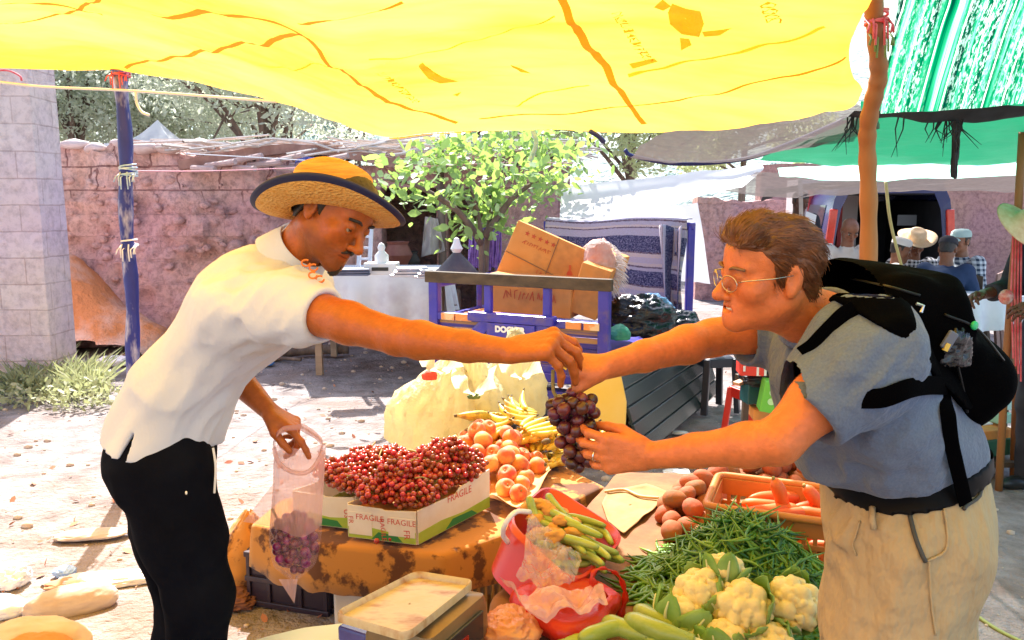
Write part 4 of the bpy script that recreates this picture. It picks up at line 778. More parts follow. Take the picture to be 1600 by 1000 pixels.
sk = crumple('woolly_sack', 'pinkish sack with white woolly fringe beside the tilted carton', 'sack', at(936, 412, 5.5), (.11, .12, .16), pm('pink sack', (.65, .28, .2), (.75, .5, .42), ns=8, rough=.9), 3, .2)
mb = MB(); rng = np.random.default_rng(4)
for i in range(240):
    a = rng.uniform(-1.2, 2.3); p = at(940, 412, 5.46)+A(.1*math.cos(a), rng.normal(0, .06), .15*math.sin(a)); d = A(math.cos(a+.4), rng.normal(0, .3), math.sin(a+.4)*.7-.5)*rng.uniform(.04, .1); mb.tube([p, p+d*.6, p+d+A(0, 0, -.02)], [.004, .003, .001], 4, cap=False)
mb.build('fringe', pm('white wool', (.8, .72, .68), trw=.3), sk)
# striped blanket over the headboard
def blanket_mat():
    m, n, l = ntree('striped wool blanket'); out = n.new('ShaderNodeOutputMaterial'); b = n.new('ShaderNodeBsdfPrincipled'); b.inputs['Roughness'].default_value = .95; b.inputs['Specular IOR Level'].default_value = .1
    tc = n.new('ShaderNodeAttribute'); tc.attribute_name = 'Col'; sp = n.new('ShaderNodeSeparateColor'); l.new(tc.outputs['Color'], sp.inputs[0])
    r = n.new('ShaderNodeValToRGB'); r.color_ramp.interpolation = 'CONSTANT'; e = r.color_ramp.elements; N_, P_, T_, D_ = (.05, .05, .115, 1), (.46, .41, .48, 1), (.62, .5, .44, 1), (.13, .08, .1, 1)
    st = [(0, (.72, .64, .64, 1)), (.09, P_), (.12, D_), (.135, P_), (.17, T_), (.19, D_), (.2, P_), (.27, N_), (.42, D_), (.435, T_), (.47, (.5, .42, .48, 1)), (.52, T_), (.55, D_), (.565, P_), (.59, N_), (.72, D_), (.735, T_), (.77, P_), (.82, T_), (.84, D_), (.86, N_)]  # first pale band puts the back-lit top rim into the colour
    e[0].position, e[0].color = st[0]; e[1].position, e[1].color = st[1]
    for p, c in st[2:]: q = e.new(p); q.color = c
    ad = n.new('ShaderNodeMath'); nz = n.new('ShaderNodeTexNoise'); nz.inputs['Scale'].default_value = 90; t2 = n.new('ShaderNodeTexCoord'); l.new(t2.outputs['Object'], nz.inputs[0])
    ad.operation = 'MULTIPLY_ADD'; l.new(nz.outputs[0], ad.inputs[0]); ad.inputs[1].default_value = .02; l.new(sp.outputs[0], ad.inputs[2]); l.new(ad.outputs[0], r.inputs[0])
    vo = n.new('ShaderNodeTexNoise'); vo.inputs['Scale'].default_value = 95; vo.inputs['Detail'].default_value = 3; mp = n.new('ShaderNodeMapping'); mp.inputs['Scale'].default_value = (1, 1, 1.8); l.new(t2.outputs['Object'], mp.inputs[0]); l.new(mp.outputs[0], vo.inputs[0])
    mr = n.new('ShaderNodeMapRange'); mr.inputs['From Min'].default_value = .52; mr.inputs['From Max'].default_value = .56; l.new(vo.outputs[0], mr.inputs[0])
    mx = n.new('ShaderNodeMix'); mx.data_type = 'RGBA'; l.new(mr.outputs[0], mx.inputs[0]); l.new(r.outputs[0], mx.inputs[6]); hv = n.new('ShaderNodeMix'); hv.data_type = 'RGBA'; hv.inputs[0].default_value = .38; l.new(r.outputs[0], hv.inputs[6]); hv.inputs[7].default_value = (.55, .5, .68, 1); l.new(hv.outputs[2], mx.inputs[7])
    bp = n.new('ShaderNodeBump'); bp.inputs['Strength'].default_value = .5; bp.inputs['Distance'].default_value = .01; l.new(vo.outputs[0], bp.inputs['Height']); l.new(bp.outputs[0], b.inputs['Normal'])
    l.new(mx.outputs[2], b.inputs[0]); l.new(b.outputs[0], out.inputs[0]); return m
n = 60; G = np.zeros((n, n, 3)); cc = np.zeros((n, n, 3))
for i, u in enumerate(np.linspace(0, 1, n)):
    for j, v in enumerate(np.linspace(0, 1, n)):
        uu = .02+1.25*(1-u); zt = 1.45-.02*math.sin(u*6); 
        if v < .1: p = tk(uu, TL+.12-1.7*v, zt+.01)
        else: p = tk(uu, TL-.055-.16*(v-.1)-.02*math.sin(uu*9+v*3)-.06*max(0, .25-uu)*4*math.sin(v*9+2), zt-(v-.1)*.86)
        G[i, j] = p+A(0, 0, .012*math.sin(u*15)*v); cc[i, j] = min(1, v+.05*math.sin(u*5)*v)
mb = MB().grid(G); o = put('striped_blanket', mb.v, mb.f, blanket_mat(), col=cc.reshape(-1, 3)); so = o.modifiers.new('thick', 'SOLIDIFY'); so.thickness = .012
tag(o, 'striped purple and tan wool blanket hung over the trike headboard', 'blanket')
n = 30; G = np.zeros((n, n, 3)); cc = np.zeros((n, n, 3))
for i, u in enumerate(np.linspace(0, 1, n)):
    for j, v in enumerate(np.linspace(0, 1, n)):
        G[i, j] = tk(.22-.2*u-.10*v*(1-u), TL-.16-.07*math.sin(u*8)-.05*v, 1.40-v*.78+.02*math.sin(u*7)); cc[i, j] = (u*.8+.15*v)
mb = MB().grid(G); o2 = put('blanket_end', mb.v, mb.f, MATS.get('x') or o.data.materials[0], o, col=cc.reshape(-1, 3)); so = o2.modifiers.new('thick', 'SOLIDIFY'); so.thickness = .01
crumple('bin_bag', 'shiny black plastic bag on the trike beside the tailgate', 'bag', at(1000, 500, 5.45), (.23, .2, .17), m_blackbag, 5, .3, 7)
crumple('bin_bag', 'dark plastic bag lying under the blanket end on the trike', 'bag', at(1046, 512, 5.7), (.24, .2, .15), m_blackbag, 6, .3, 7)
crumple('plastic_bag', 'blue grey translucent bag tucked behind the black bag on the trike', 'bag', at(1010, 486, 5.75), (.2, .12, .13), pm('blue film', (.05, .16, .3), (.2, .34, .5), ns=6, rough=.2, bump=.5, bs=20), 7, .3, 7)
crumple('green_sack', 'small green sack corner behind the trike post', 'sack', at(968, 522, 5.0), (.07, .08, .06), pm('green sack', (.03, .25, .15), rough=.6), 8)

# ------------------------------------------------------------------ table with white cloth and wares in front of the hut
m_wcloth = pm('white plastic cloth', (.7, .7, .73), (.8, .8, .82), ns=3, rough=.6, bump=.3, bs=12, c3=(.6, .56, .6), ns3=2.5)
ta, tb, tc_, td = at(512, 432, 8.3), at(704, 428, 8.3), at(690, 455, 7.3), at(486, 458, 7.3); zt = .93
t = thing('trestle_table', 'long table under a white plastic cloth in front of the hut', 'table', at(600, 500, 7.8)*A(1, 1, 0)); mb = MB()
q = [p*A(1, 1, 0)+A(0, 0, zt-.03) for p in (ta, tb, tc_, td)]; mb.slab([[q[3], q[0]], [q[2], q[1]]], .04); mb.build('tabletop', m_wood, t)
for p in q: MB().bar(p*A(1, 1, 0)+(q[0]+q[2]-2*p)*A(.04, .04, 0), p-A(0, 0, .04)+(q[0]+q[2]-2*p)*A(.04, .04, 0), .06).build('leg', m_wood, t)
mb = MB(); q = [p+A(0, 0, .05) for p in q]; N = 30; mb.grid([[q[3]*(1-u)*(1-v)+q[2]*u*(1-v)+q[1]*u*v+q[0]*(1-u)*v for v in np.linspace(0, 1, 8)] for u in np.linspace(0, 1, N)])
def hang(a, b, dp):
    d = nrm(b-a); n = A(d[1], -d[0], 0)
    mb.grid([[a*(1-u)+b*u+n*(.02+.05*v*math.sin(u*23)+.03*v)-A(0, 0, dp*v*(1+.12*math.sin(u*9))) for v in np.linspace(0, 1, 8)] for u in np.linspace(0, 1, 60)])
hang(q[3], q[2], .5); hang(q[2], q[1], .4); hang(q[0], q[3], .4)
o = mb.build('tablecloth', m_wcloth, smooth=True, auto=50); tag(o, 'white plastic cloth with grey creases draped over the hut table', 'tablecloth')
def onT(px, py, h=0): return atz(px, py, zt+.05+h)
def pot(name, label, cat, c, prof, mat, lid=None, extra=None):
    t = thing(name, label, cat, c); MB().lathe(prof, 20, c).build('body', mat, t, smooth=True, auto=45)
    if lid: MB().lathe(lid, 20, c).build('lid', extra or mat, t, smooth=True, auto=45)
    return t
m_alu = pm('dull aluminium', (.5, .5, .55), (.62, .62, .68), ns=8, rough=.35, metal=.7)
pot('tagine', 'conical grey pot with a white knob standing by the doorway', 'pot', atz(714, 438, .98), [(.001, 0), (.13, 0), (.17, .05), (.17, .07), (.03, .22)], pm('dark clay', (.06, .05, .07), (.1, .09, .1)), [(.03, .22), (.05, .25), (.03, .29), (.02, .33), (.001, .34)], m_wplastic)
c = onT(597, 428); t = thing('white_box', 'open white box with an upright jar on the hut table', 'box', c); MB().box(c+A(0, 0, .05), (.28, .2, .1)).build('body', m_wplastic, t, bevel=.008); MB().box(c+A(0, -.103, .05), (.14, .006, .03)).build('label_strip', m_blackp, t)
pot('jar', 'white bottle with a round stopper standing in the white box', 'bottle', c+A(0, 0, .1), [(.001, 0), (.06, 0), (.06, .06), (.025, .1), (.035, .13), (.02, .16), (.001, .17)], m_wplastic)
for i, (px, w, h, lab, mt) in enumerate(((545, .36, .06, 'stack of dark slates at the left end of the hut table', pm('slate', (.08, .09, .14), (.14, .15, .22), ns=6, rough=.6)), (640, .3, .08, 'grey tin tray behind the white box on the hut table', m_alu), (668, .2, .07, 'small silver tin at the right of the hut table', m_alu))):
    c = onT(px, 430+2*i); t = thing('tin' if i else 'slate_stack', lab, 'tin' if i else 'slates', c); m2 = MB()
    for k in range(3): m2.box(c+A(.01*k, 0, h/6+h/3*k), (w*(1-.08*k), .2, h/3-.004), R3(0, 0, .1*k))
    m2.build('body', mt, t, bevel=.004)
c = onT(560, 422); t = thing('ladder_rack', 'pale leaning rack behind the seller face on the hut table', 'rack', c); mb = MB()
for dx in (0, .1): mb.bar(c+A(dx, 0, 0), c+A(dx+.02, .1, .5), .03)
for k in range(5): mb.bar(c+A(0, .02*k, .1*k), c+A(.1, .02*k, .1*k), .02)
mb.build('body', pm('pale painted wood', (.55, .6, .72), rough=.6), t)
for i, (px, py, Y, r) in enumerate(((622, 398, 8.8, .16), (640, 408, 8.9, .12))):
    c = at(px, py, Y); tt = pot('cooking_pot', ['large dark red clay pot in the hut doorway', 'smaller dark pot beside the clay pot in the doorway'][i], 'pot', c, [(.001, -r*.8), (r*.6, -r*.8), (r, 0), (r*.7, r*.7), (r*.8, r*.9)], pm('red clay', (.2, .06, .04), (.26, .1, .07)) if i == 0 else m_tyre)
mb = MB(); c = at(640, 425, 9.0); mb.box(c*A(1, 1, 0)+A(.1, .1, .3), (.9, .4, .6)); o = mb.build('doorway_bench', pm('clay bench', (.24, .13, .1), (.3, .18, .14), rough=.9, bump=.5, bs=12), bevel=.03, jit=.02); tag(o, 'low clay bench inside the hut doorway carrying the pots', 'bench')
rope('log lying on the ground behind the sellers arm', [atz(418, 556, .06), atz(470, 548, .06), atz(545, 545, .06)], .055, m_bark, 'log', 'log')
rope('thin branch lying beside the log', [atz(405, 562, .03), atz(440, 560, .03), atz(470, 562, .03)], .02, m_bark, 'branch', 'branch')

# ------------------------------------------------------------------ stools
def stool(name, label, c, h, w, mat, rz=0):
    t = thing(name, label, 'stool', c); R = R3(0, 0, rz); mb = MB()
    G = [[A((u-.5)*w*(.84), (v-.5)*w*.84, h-.012*((2*u-1)**4+(2*v-1)**4)) for v in np.linspace(0, 1, 9)] for u in np.linspace(0, 1, 9)]; mb.slab(G, .02); mb.v = [c+R@np.array(p) for p in mb.v]
    for a, b in (((-1, -1), (1, -1)), ((1, -1), (1, 1)), ((1, 1), (-1, 1)), ((-1, 1), (-1, -1))): mb.bar(c+R@A(a[0]*w*.42, a[1]*w*.42, h-.05), c+R@A(b[0]*w*.42, b[1]*w*.42, h-.05), .016, .07, up=(0, 0, 1))
    mb.build('seat', mat, t, bevel=.006)
    for sx in (-1, 1):
        for sy in (-1, 1): MB().bar(c+R@A(sx*w*.5, sy*w*.5, 0), c+R@A(sx*w*.4, sy*w*.4, h-.02), .05, .04).build('leg', mat, t, bevel=.006)
    return t
stool('plastic_stool', 'dark grey plastic stool beside the trike side panel', atz(1112, 640, 0)*A(1, 1, 0), .44, .28, pm('dark grey plastic', (.03, .035, .05), rough=.35), .25)
stool('plastic_stool', 'red plastic stool under the green carton behind the buyer', atz(1178, 695, 0)*A(1, 1, 0), .40, .29, pm('red plastic', (.72, .04, .02), (.6, .03, .02), ns=5, rough=.35), .35)
# goods behind the buyer's arms
def gbox(name, label, px, py, Y, size, mat, rz=0, cat='box', ry=0): c = at(px, py, Y); t = thing(name, label, cat, c); MB().box(c, size, R3(0, ry, rz)).build('body', mat, t, bevel=.006); return t, c, R3(0, ry, rz)
m_dkwood = pm('dark wood', (.07, .045, .03), (.12, .08, .05), ns=6, rough=.6)
t = thing('display_table', 'low wooden table carrying small goods behind the buyers arm', 'table', at(1212, 640, 4.6)*A(1, 1, 0)); MB().box(at(1225, 598, 4.6), (.42, .4, .04), R3(0, 0, .2)).build('tabletop', m_dkwood, t)
zz = at(1225, 598, 4.6)
for dx, dy in ((-.17, -.17), (.17, -.17), (.17, .17), (-.17, .17)): MB().bar(zz*A(1, 1, 0)+A(dx, dy, 0), zz+A(dx, dy, -.02), .035).build('leg', m_dkwood, t)
t, c, R = gbox('radio', 'old tan and black radio standing on the goods behind the buyers chin', 1186, 543, 4.55, (.17, .16, .14), pm('tan casing', (.55, .42, .28), rough=.5)); MB().box(c-R[:, 1]*.082+A(.035, 0, 0), (.08, .006, .11)).build('front_panel', m_blackp, t); MB().box(c-R[:, 1]*.086+A(.03, 0, .01), (.03, .006, .05)).build('dial', m_alu, t); MB().box(c-R[:, 1]*.082+A(-.05, 0, .02), (.02, .006, .025)).build('speaker_slot', m_blackp, t)
t, c, R = gbox('red_box', 'red and white small carton below the radio', 1172, 572, 4.4, (.13, .14, .085), pm('red card', (.7, .05, .03), rough=.5), -.1); MB().box(c-R[:, 1]*.071+A(.05, 0, 0), (.055, .005, .08)).build('label_patch', m_wplastic, t); MB().box(c-R[:, 1]*.071+A(-.045, 0, .0), (.012, .004, .03)).build('symbol', m_wplastic, t)
t, c, R = gbox('green_box', 'bright green carton with pale round logo leaning behind the buyers sleeve', 1203, 618, 4.3, (.1, .12, .17), pm('lime card', (.16, .55, .06), rough=.5), -.15, ry=.15)
for dz in (.03, -.02): MB().lathe([(.001, 0), (.016, 0), (.019, .002)], 16, c-R[:, 1]*.0615+R[:, 2]*dz, R@R3(math.pi/2, 0, 0)).build('logo', pm('pale green print', (.5, .8, .4)), t)
gbox('orange_box', 'orange carton under the green carton', 1196, 645, 4.45, (.16, .14, .06), m_card, -.1)
t, c, R = gbox('teal_tub', 'dark teal tub with white lettering beside the green carton', 1178, 612, 4.5, (.12, .13, .12), pm('teal plastic', (.02, .09, .1), rough=.4), .1)
lettering('SNO', .035, c-R[:, 1]*.0665+A(.02, 0, 0), np.stack([R[:, 2], -R[:, 0], -R[:, 1]], 1), m_wplastic, t)
gbox('black_box', 'black boxy device next to the radio', 1212, 540, 4.6, (.1, .14, .12), m_blackp, .1)
crumple('cable_heap', 'tangle of dark cables and parts under the red carton', 'cables', at(1195, 592, 4.5), (.13, .1, .06), m_blackp, 3, .4, 9)
MB().bar(at(1150, 600, 4.5), at(1245, 560, 4.8), .05, .02).build('plank', pm('orange plank', (.55, .28, .14), (.65, .36, .2), ns=6), bevel=.004); tag(bpy.data.objects['plank'], 'orange plank lying across the goods under the radio', 'plank')
# stack of cartons low on the right behind the backpack
for i, (px, py, Y, s, mat, lab) in enumerate(((1535, 692, 4.6, (.22, .22, .1), pm('dark green card', (.02, .1, .06), (.03, .15, .08), ns=12), 'dark green printed carton at the bottom of the stack behind the backpack'), (1535, 672, 4.62, (.23, .22, .06), m_card, 'orange shallow carton on the dark green one'), (1528, 660, 4.5, (.12, .1, .012), m_wplastic, 'white leaflet lying in the orange carton'), (1556, 650, 4.65, (.1, .14, .06), pm('pale green card', (.3, .6, .45), rough=.6), 'pale green small packet above the orange carton'), (1566, 628, 4.7, (.08, .12, .07), pm('mint card', (.5, .75, .62), rough=.6), 'mint packet topmost of the stack behind the backpack'))):
    gbox(['green_carton', 'orange_carton', 'leaflet', 'packet', 'packet'][i], lab, px, py, Y, s, mat, .3)
t = thing('side_table', 'dark low table under the cartons behind the backpack', 'table', at(1540, 720, 4.6)*A(1, 1, 0)); ct = at(1540, 712, 4.62); MB().box(ct, (.4, .35, .03)).build('tabletop', m_dkwood, t)
for dx, dy in ((-.17, -.14), (.17, -.14), (.17, .14), (-.17, .14)): MB().bar(ct*A(1, 1, 0)+A(dx, dy, 0), ct+A(dx, dy, 0), .03).build('leg', m_dkwood, t)
MB().bar(at(1572, 600, 4.7)*A(1, 1, 0), at(1572, 590, 4.7), .04).build('table_post', m_dkwood, t)

# ------------------------------------------------------------------ van
vc = at(1382, 480, 10.4)*A(1, 1, 0); VR = R3(0, 0, -.16)
def vP(x, y, z): return vc+VR@A(x, y, z)
t = thing('van', 'dark blue van seen from behind with its tailgate open and red tail lamps', 'van', vc)
m_van = pm('dark blue van paint', (.015, .03, .12), (.02, .04, .15), ns=3, rough=.25, coat=.7); m_glass = pm('dark glass', (.01, .012, .02), rough=.08, coat=.5); m_vin = pm('dark van interior', (.006, .006, .008), (.015, .015, .018), ns=4, rough=.9)
WV = .78; sec = [(-.74, .35), (-WV, .5), (-WV, 1.05), (-.70, 1.62), (-.6, 1.84), (.6, 1.84), (.70, 1.62), (WV, 1.05), (WV, .5), (.74, .35)]
prof = [(0, 1), (.05, 1.0), (2.6, 1.0), (3.1, .9), (3.5, .62), (4.2, .52), (4.3, .45)]
mb = MB(); G = []
for y, k in prof: G.append([vP(x*(1 if k == 1 else .93), y, .35+(z-.35)*k) for x, z in sec])
mb.grid(G); n0 = len(mb.v); mb.f.append(tuple(range(n0-10, n0))); mb.m.append(0)
for (xa, za), (xb, zb) in zip(sec[:-1], sec[1:]):      # rear rim
    mb.add([vP(xa, 0, za), vP(xb, 0, zb), vP(xb*.86, .03, .45+(zb-.45)*.9), vP(xa*.86, .03, .45+(za-.45)*.9)], [(0, 1, 2, 3)])
mb.build('body', m_van, t, smooth=True, auto=35)
mb = MB(); mb.box(vP(0, 1.4, .5), (1.4, 2.6, .04), VR); mb.box(vP(0, 2.5, 1.05), (1.36, .06, 1.1), VR); mb.box(vP(-.66, 1.3, 1.05), (.03, 2.5, 1.1), VR); mb.box(vP(.66, 1.3, 1.05), (.03, 2.5, 1.1), VR); mb.box(vP(0, 1.3, 1.7), (1.2, 2.5, .03), VR); mb.build('cargo_lining', m_vin, t)
MB().box(vP(0, -.05, .42), (1.5, .14, .2), VR).build('bumper', m_blackp, t, bevel=.03)
mb = MB().slab([[vP(x, 0-.62*v, 1.84+.12*v) for v in (0, .5, 1)] for x in np.linspace(-.62, .62, 6)], .05); mb.build('tailgate', m_van, t, bevel=.01)
for s in (-1, 1):
    l_ = MB().bar(vP(s*.755, -.012, .85), vP(s*.70, -.012, 1.5), .1, .05, up=VR[:, 1]).build('tail_lamp', pm('red lamp glass', (.75, .05, .02), (.6, .02, .01), ns=8, rough=.15, coat=1), t, bevel=.015)
    MB().box(vP(s*.74, -.042, 1.02), (.07, .01, .08), VR).build('lens', pm('clear lens', (.8, .7, .66), rough=.15), l_)
    mb = MB().slab([[vP(s*(.785-.085*(z-1.05)/.57+.006), y, z) for z in (1.12, 1.55)] for y in (.4, 1.3, 2.2)], .01*s); mb.build('side_window', m_glass, t)
    for y in (.6, 3.3): w = MB().lathe([(.18, -.09), (.29, -.1), (.32, -.06), (.32, .06), (.29, .1), (.18, .09), (.001, .06)], 24, vP(s*.68, y, .32), VR@R3(0, math.pi/2, 0)).build('wheel', m_tyre, t, smooth=True, auto=40)
    MB().ball(vP(s*.98, 2.75, 1.1), (.1, .06, .09), 12).build('mirror', m_van, t, smooth=True)
MB().box(vP(.35, .5, 1.35), (.24, .01, .14), VR).build('sticker', pm('grey sticker', (.1, .1, .1)), t)
# shop front with red frame seen left of the van
t = thing('kiosk', 'pale kiosk front with a red framed window left of the van', 'kiosk', at(1288, 470, 12)*A(1, 1, 0)); MB().box(at(1280, 380, 12.3), (.9, .5, 1.9)).build('wall', pm('pale pink paint', (.75, .62, .6), rough=.8), t)
mb = MB(); c = at(1288, 345, 12.0)
for a, b in (((-.22, -.4), (-.22, .45)), ((.22, -.4), (.22, .45)), ((-.22, .45), (.22, .45)), ((-.22, -.4), (.22, -.4)), ((0, -.4), (0, .45))): mb.bar(c+A(a[0], 0, a[1]), c+A(b[0], 0, b[1]), .06)
mb.build('window_frame', pm('red paint', (.6, .06, .06)), t); MB().box(c+A(0, .03, .02), (.4, .02, .8)).build('pane', m_glass, t)

# ------------------------------------------------------------------ chair, small white table and things at the far right
def plastic_chair(label, c, rz, mat):
    t = thing('plastic_chair', label, 'chair', c, None); R = R3(0, 0, rz); P = lambda x, y, z: c+R@A(x, y, z)
    MB().slab([[P(x, y, .43-.02*(1-(2*x/.44)**2)) for y in np.linspace(-.22, .22, 5)] for x in np.linspace(-.22, .22, 7)], .02).build('seat', mat, t, smooth=True, auto=40)
    MB().slab([[P(x, .22+.06*(z-.43)-.12*(x/.22)**2*.5, z+(.03*(1-(x/.22)**2) if z > .8 else 0)) for z in np.linspace(.5, .86, 6)] for x in np.linspace(-.23, .23, 9)], .018).build('backrest', mat, t, smooth=True, auto=40)
    for sx in (-1, 1):
        for sy in (-1, 1): MB().bar(P(sx*.25, sy*.26, 0), P(sx*.2, sy*.2, .43), .04, .035).build('leg', mat, t)
        MB().tube(smooth_curve([P(sx*.22, -.2, .42), P(sx*.25, -.18, .63), P(sx*.25, .1, .66), P(sx*.22, .22, .68)], 12), .02, 8).build('armrest', mat, t, smooth=True)
    return t
m_wp2 = pm('greyish white plastic', (.6, .6, .65), rough=.35)
plastic_chair('pale plastic armchair carrying the man in the mint cap', at(1522, 520, 8.6)*A(1, 1, 0), -2.2, pm('brown plastic', (.22, .12, .09), (.3, .18, .14), ns=5, rough=.4))
plastic_chair('white plastic armchair under the bald man', at(1332, 520, 9.35)*A(1, 1, 0), 3.1, m_wp2)
plastic_chair('dark plastic armchair under the man in the straw hat', at(1430, 520, 8.75)*A(1, 1, 0), 3.0, m_blackp)
plastic_chair('low plastic chair under the man in navy', at(1492, 560, 7.9)*A(1, 1, 0), -.3, m_dkwood)
plastic_chair('plastic armchair under the man in the white skullcap', at(1385, 520, 8.6)*A(1, 1, 0), 2.9, m_wp2)
t = thing('market_table', 'small table under a bright white cloth right of the seated men', 'table', at(1560, 560, 7.4)*A(1, 1, 0)); c = at(1558, 452, 7.5); c[2] = .72
MB().box(c, (.75, .5, .03)).build('tabletop', m_wood, t)
for dx, dy in ((-.32, -.2), (.32, -.2), (.32, .2), (-.32, .2)): MB().bar(c*A(1, 1, 0)+A(dx*1.1, dy*1.1, 0), c+A(dx, dy, 0), .04).build('leg', m_wood, t)
mb = MB(); q = [c+A(x*.4, y*.28, .025) for x, y in ((-1, -1), (1, -1), (1, 1), (-1, 1))]; mb.grid([[q[0]*(1-u)*(1-v)+q[1]*u*(1-v)+q[2]*u*v+q[3]*(1-u)*v for v in np.linspace(0, 1, 6)] for u in np.linspace(0, 1, 8)]); hang(q[0], q[1], .28); hang(q[3], q[0], .3); hang(q[1], q[2], .3)
o = mb.build('tablecloth', m_wcloth, smooth=True, auto=50); tag(o, 'bright white cloth on the small table right of the seated men', 'tablecloth')
t = thing('stick_rack', 'wooden stick rack with red strings at the right edge', 'rack', at(1585, 640, 4.3)*A(1, 1, 0)); mb = MB()
mb.tube([at(1572, 640, 4.3)*A(1, 1, 0), at(1572, 560, 4.3), at(1590, 340, 4.3), at(1600, 170, 4.2)], .02, 8); mb.tube([at(1592, 640, 4.5)*A(1, 1, 0), at(1590, 500, 4.5), at(1596, 340, 4.4)], .016, 8); mb.build('pole', m_pole, t, smooth=True)
mb = MB()
for i in range(4): mb.tube([at(1584+4*i, 345, 4.25), at(1580+5*i, 450, 4.25), at(1583+4*i, 560+12*i, 4.25)], .005, 5)
mb.build('string', MATS['red cord'], t)
o = MB().lathe([(.001, .1), (.05, .095), (.065, .0), (.14, -.02), (.15, -.025), (.14, -.028), (.06, -.01)], 24, at(1602, 348, 4.15), R3(.75, .5, 0)).build('straw_hat', pm('pale straw', (.7, .45, .25), (.8, .58, .36), ns=30, rough=.8, bump=.5, bs=80), smooth=True); tag(o, 'pale straw hat hanging on the stick rack at the right edge', 'hat')
# ------------------------------------------------------------------ the stall: supports
m_brownsheet = pm('dirty brown groundsheet', (.19, .075, .024), (.28, .125, .045), ns=5, det=8, rough=.85, bump=.5, bs=40, bd=.006, c3=(.14, .055, .02), ns3=3)
ZT = .40
poly = [A(-.10, 1.62), A(.56, 1.56), A(.66, 1.90), A(1.05, 1.95), A(1.30, 2.35), A(1.30, 3.42), A(.48, 3.46), A(.17, 2.75), A(-.06, 2.32)]
c2 = sum(poly)/len(poly); t = thing('stall_table', 'low stall platform covered with dirty brown sheeting', 'stall', (c2[0], c2[1], 0))
def ring(poly, k, n=120):
    P = np.vstack([poly, poly[:1]]); d = np.r_[0, np.cumsum(np.linalg.norm(np.diff(P, axis=0), axis=1))]; s = np.linspace(0, d[-1], n, endpoint=False)
    Q = np.stack([np.interp(s, d, P[:, i]) for i in (0, 1)], 1); c = np.mean(poly, 0); return c+(Q-c)*k
rows = []
for k in np.linspace(.02, 1, 40): q = ring(poly, k); P3 = np.c_[q, np.full(len(q), 0.)]; rows.append(np.c_[q, ZT+(fbm(P3*5, 3)-.5)*.022+(ridge(P3*7, 2)-.7)*.008])
for k, dz in ((1.006, .01), (1.01, .03), (1.012, .12), (1.014, .24), (1.015, .4)): q = ring(poly, k); P3 = np.c_[q, np.full(len(q), dz)]; rows.append(np.c_[q+(fbm(P3*6, 2)[:, None]-.5)*.03, np.full(len(q), ZT-dz)])
MB().grid(np.array(rows), wrap=True).build('covering', m_brownsheet, t, smooth=True, auto=60)
# fruit bench: crates under a brown rose-patterned blanket
bpoly = [A(-.68, 2.78), A(-.45, 2.735), A(-.24, 2.69), A(.08, 2.98), A(.39, 3.36), A(.14, 3.8), A(-.45, 3.45), A(-.95, 3.2), A(-.99, 2.95)]
m_blank = pm('brown rose blanket', (.50, .21, .04), (.11, .035, .01), ns=8, det=7, lo=.50, hi=.56, rough=.95, bump=.25, bs=120, sheen=.15)
bc = np.mean(bpoly, 0); rows = []; ZB = .37
for k in np.linspace(.02, 1, 24): q = ring(bpoly, k, 160); P3 = np.c_[q, np.zeros(len(q))]; rows.append(np.c_[q, ZB+(fbm(P3*4, 2)-.5)*.012])
for dz in (.006, .02, .055, .11, .165):
    q = ring(bpoly, 1.0, 160); nn = q-bc; nn /= np.linalg.norm(nn, axis=1, keepdims=True); P3 = np.c_[q, np.zeros(len(q))]; w = fbm(P3*6, 2)
    kk = dz*(1.0+.5*(w-.5)*2); rows.append(np.c_[q+nn*(.012+.02*math.sqrt(dz/.165)+(w[:, None]-.5)*.05*dz/.165), ZB-kk])
o = MB().grid(np.array(rows), wrap=True).build('rose_blanket', m_blank, smooth=True); so = o.modifiers.new('thick', 'SOLIDIFY'); so.thickness = .008
tag(o, 'brown blanket with dark rose pattern under the grape cartons', 'blanket')
def crate(name, label, c, size, R, mat, slots=9, group=None, rim=.02, open_top=True, cat='crate'):
    t = thing(name, label, cat, c, group); L, Wd, Hh = size; P = lambda x, y, z: c+R@A(x, y, z); mb = MB(); e = .012
    mb.box(P(0, 0, .012), (L-.02, Wd-.02, .012), R)
    for sx, sy, ln, vert in ((0, -1, L, 0), (0, 1, L, 0), (-1, 0, Wd, 1), (1, 0, Wd, 1)):
        Rr = R@R3(0, 0, math.pi/2) if vert else R; cx = A(sx*(L/2-e), sy*(Wd/2-e), 0)
        for z0, hh in ((.02, .04), (Hh*.52, .018), (Hh-.035, .06)): mb.box(c+R@(cx+A(0, 0, z0)), (ln-(.004 if vert else 0), .012, hh), Rr)
        ns = max(3, int(slots*ln/L))
        for k in range(ns+1):
            x = (-.5+k/ns)*(ln-.016); mb.box(c+R@cx+Rr@A(x, 0, Hh*.5), (.014, .009, Hh-.05), Rr)
    mb.build('body', mat, t, bevel=.002)
    rm = [P(sx*(L/2), sy*(Wd/2), Hh) for sx, sy in ((-1, -1), (1, -1), (1, 1), (-1, 1))]; mb = MB(); G = []
    for k in range(4):
        a, b = rm[k], rm[(k+1) % 4]; dd = nrm(b-a)
        G += [a+dd*.03*.3+nrm(rm[k-1]-a)*.0, a+dd*.04, b-dd*.04]
    ringp = []
    for k in range(4):
        p = rm[k]; a = rm[k-1]; b = rm[(k+1) % 4]; r_ = .04
        for s in np.linspace(0, 1, 5): q0 = p+nrm(a-p)*r_; q1 = p+nrm(b-p)*r_; ringp.append((1-s)**2*q0+2*s*(1-s)*p+s*s*q1)
    ringp.append(ringp[0]); mb.tube(np.array(ringp), rim*.5, 8, cap=False, sq=1.0); mb.build('rim', mat, t, smooth=True); return t
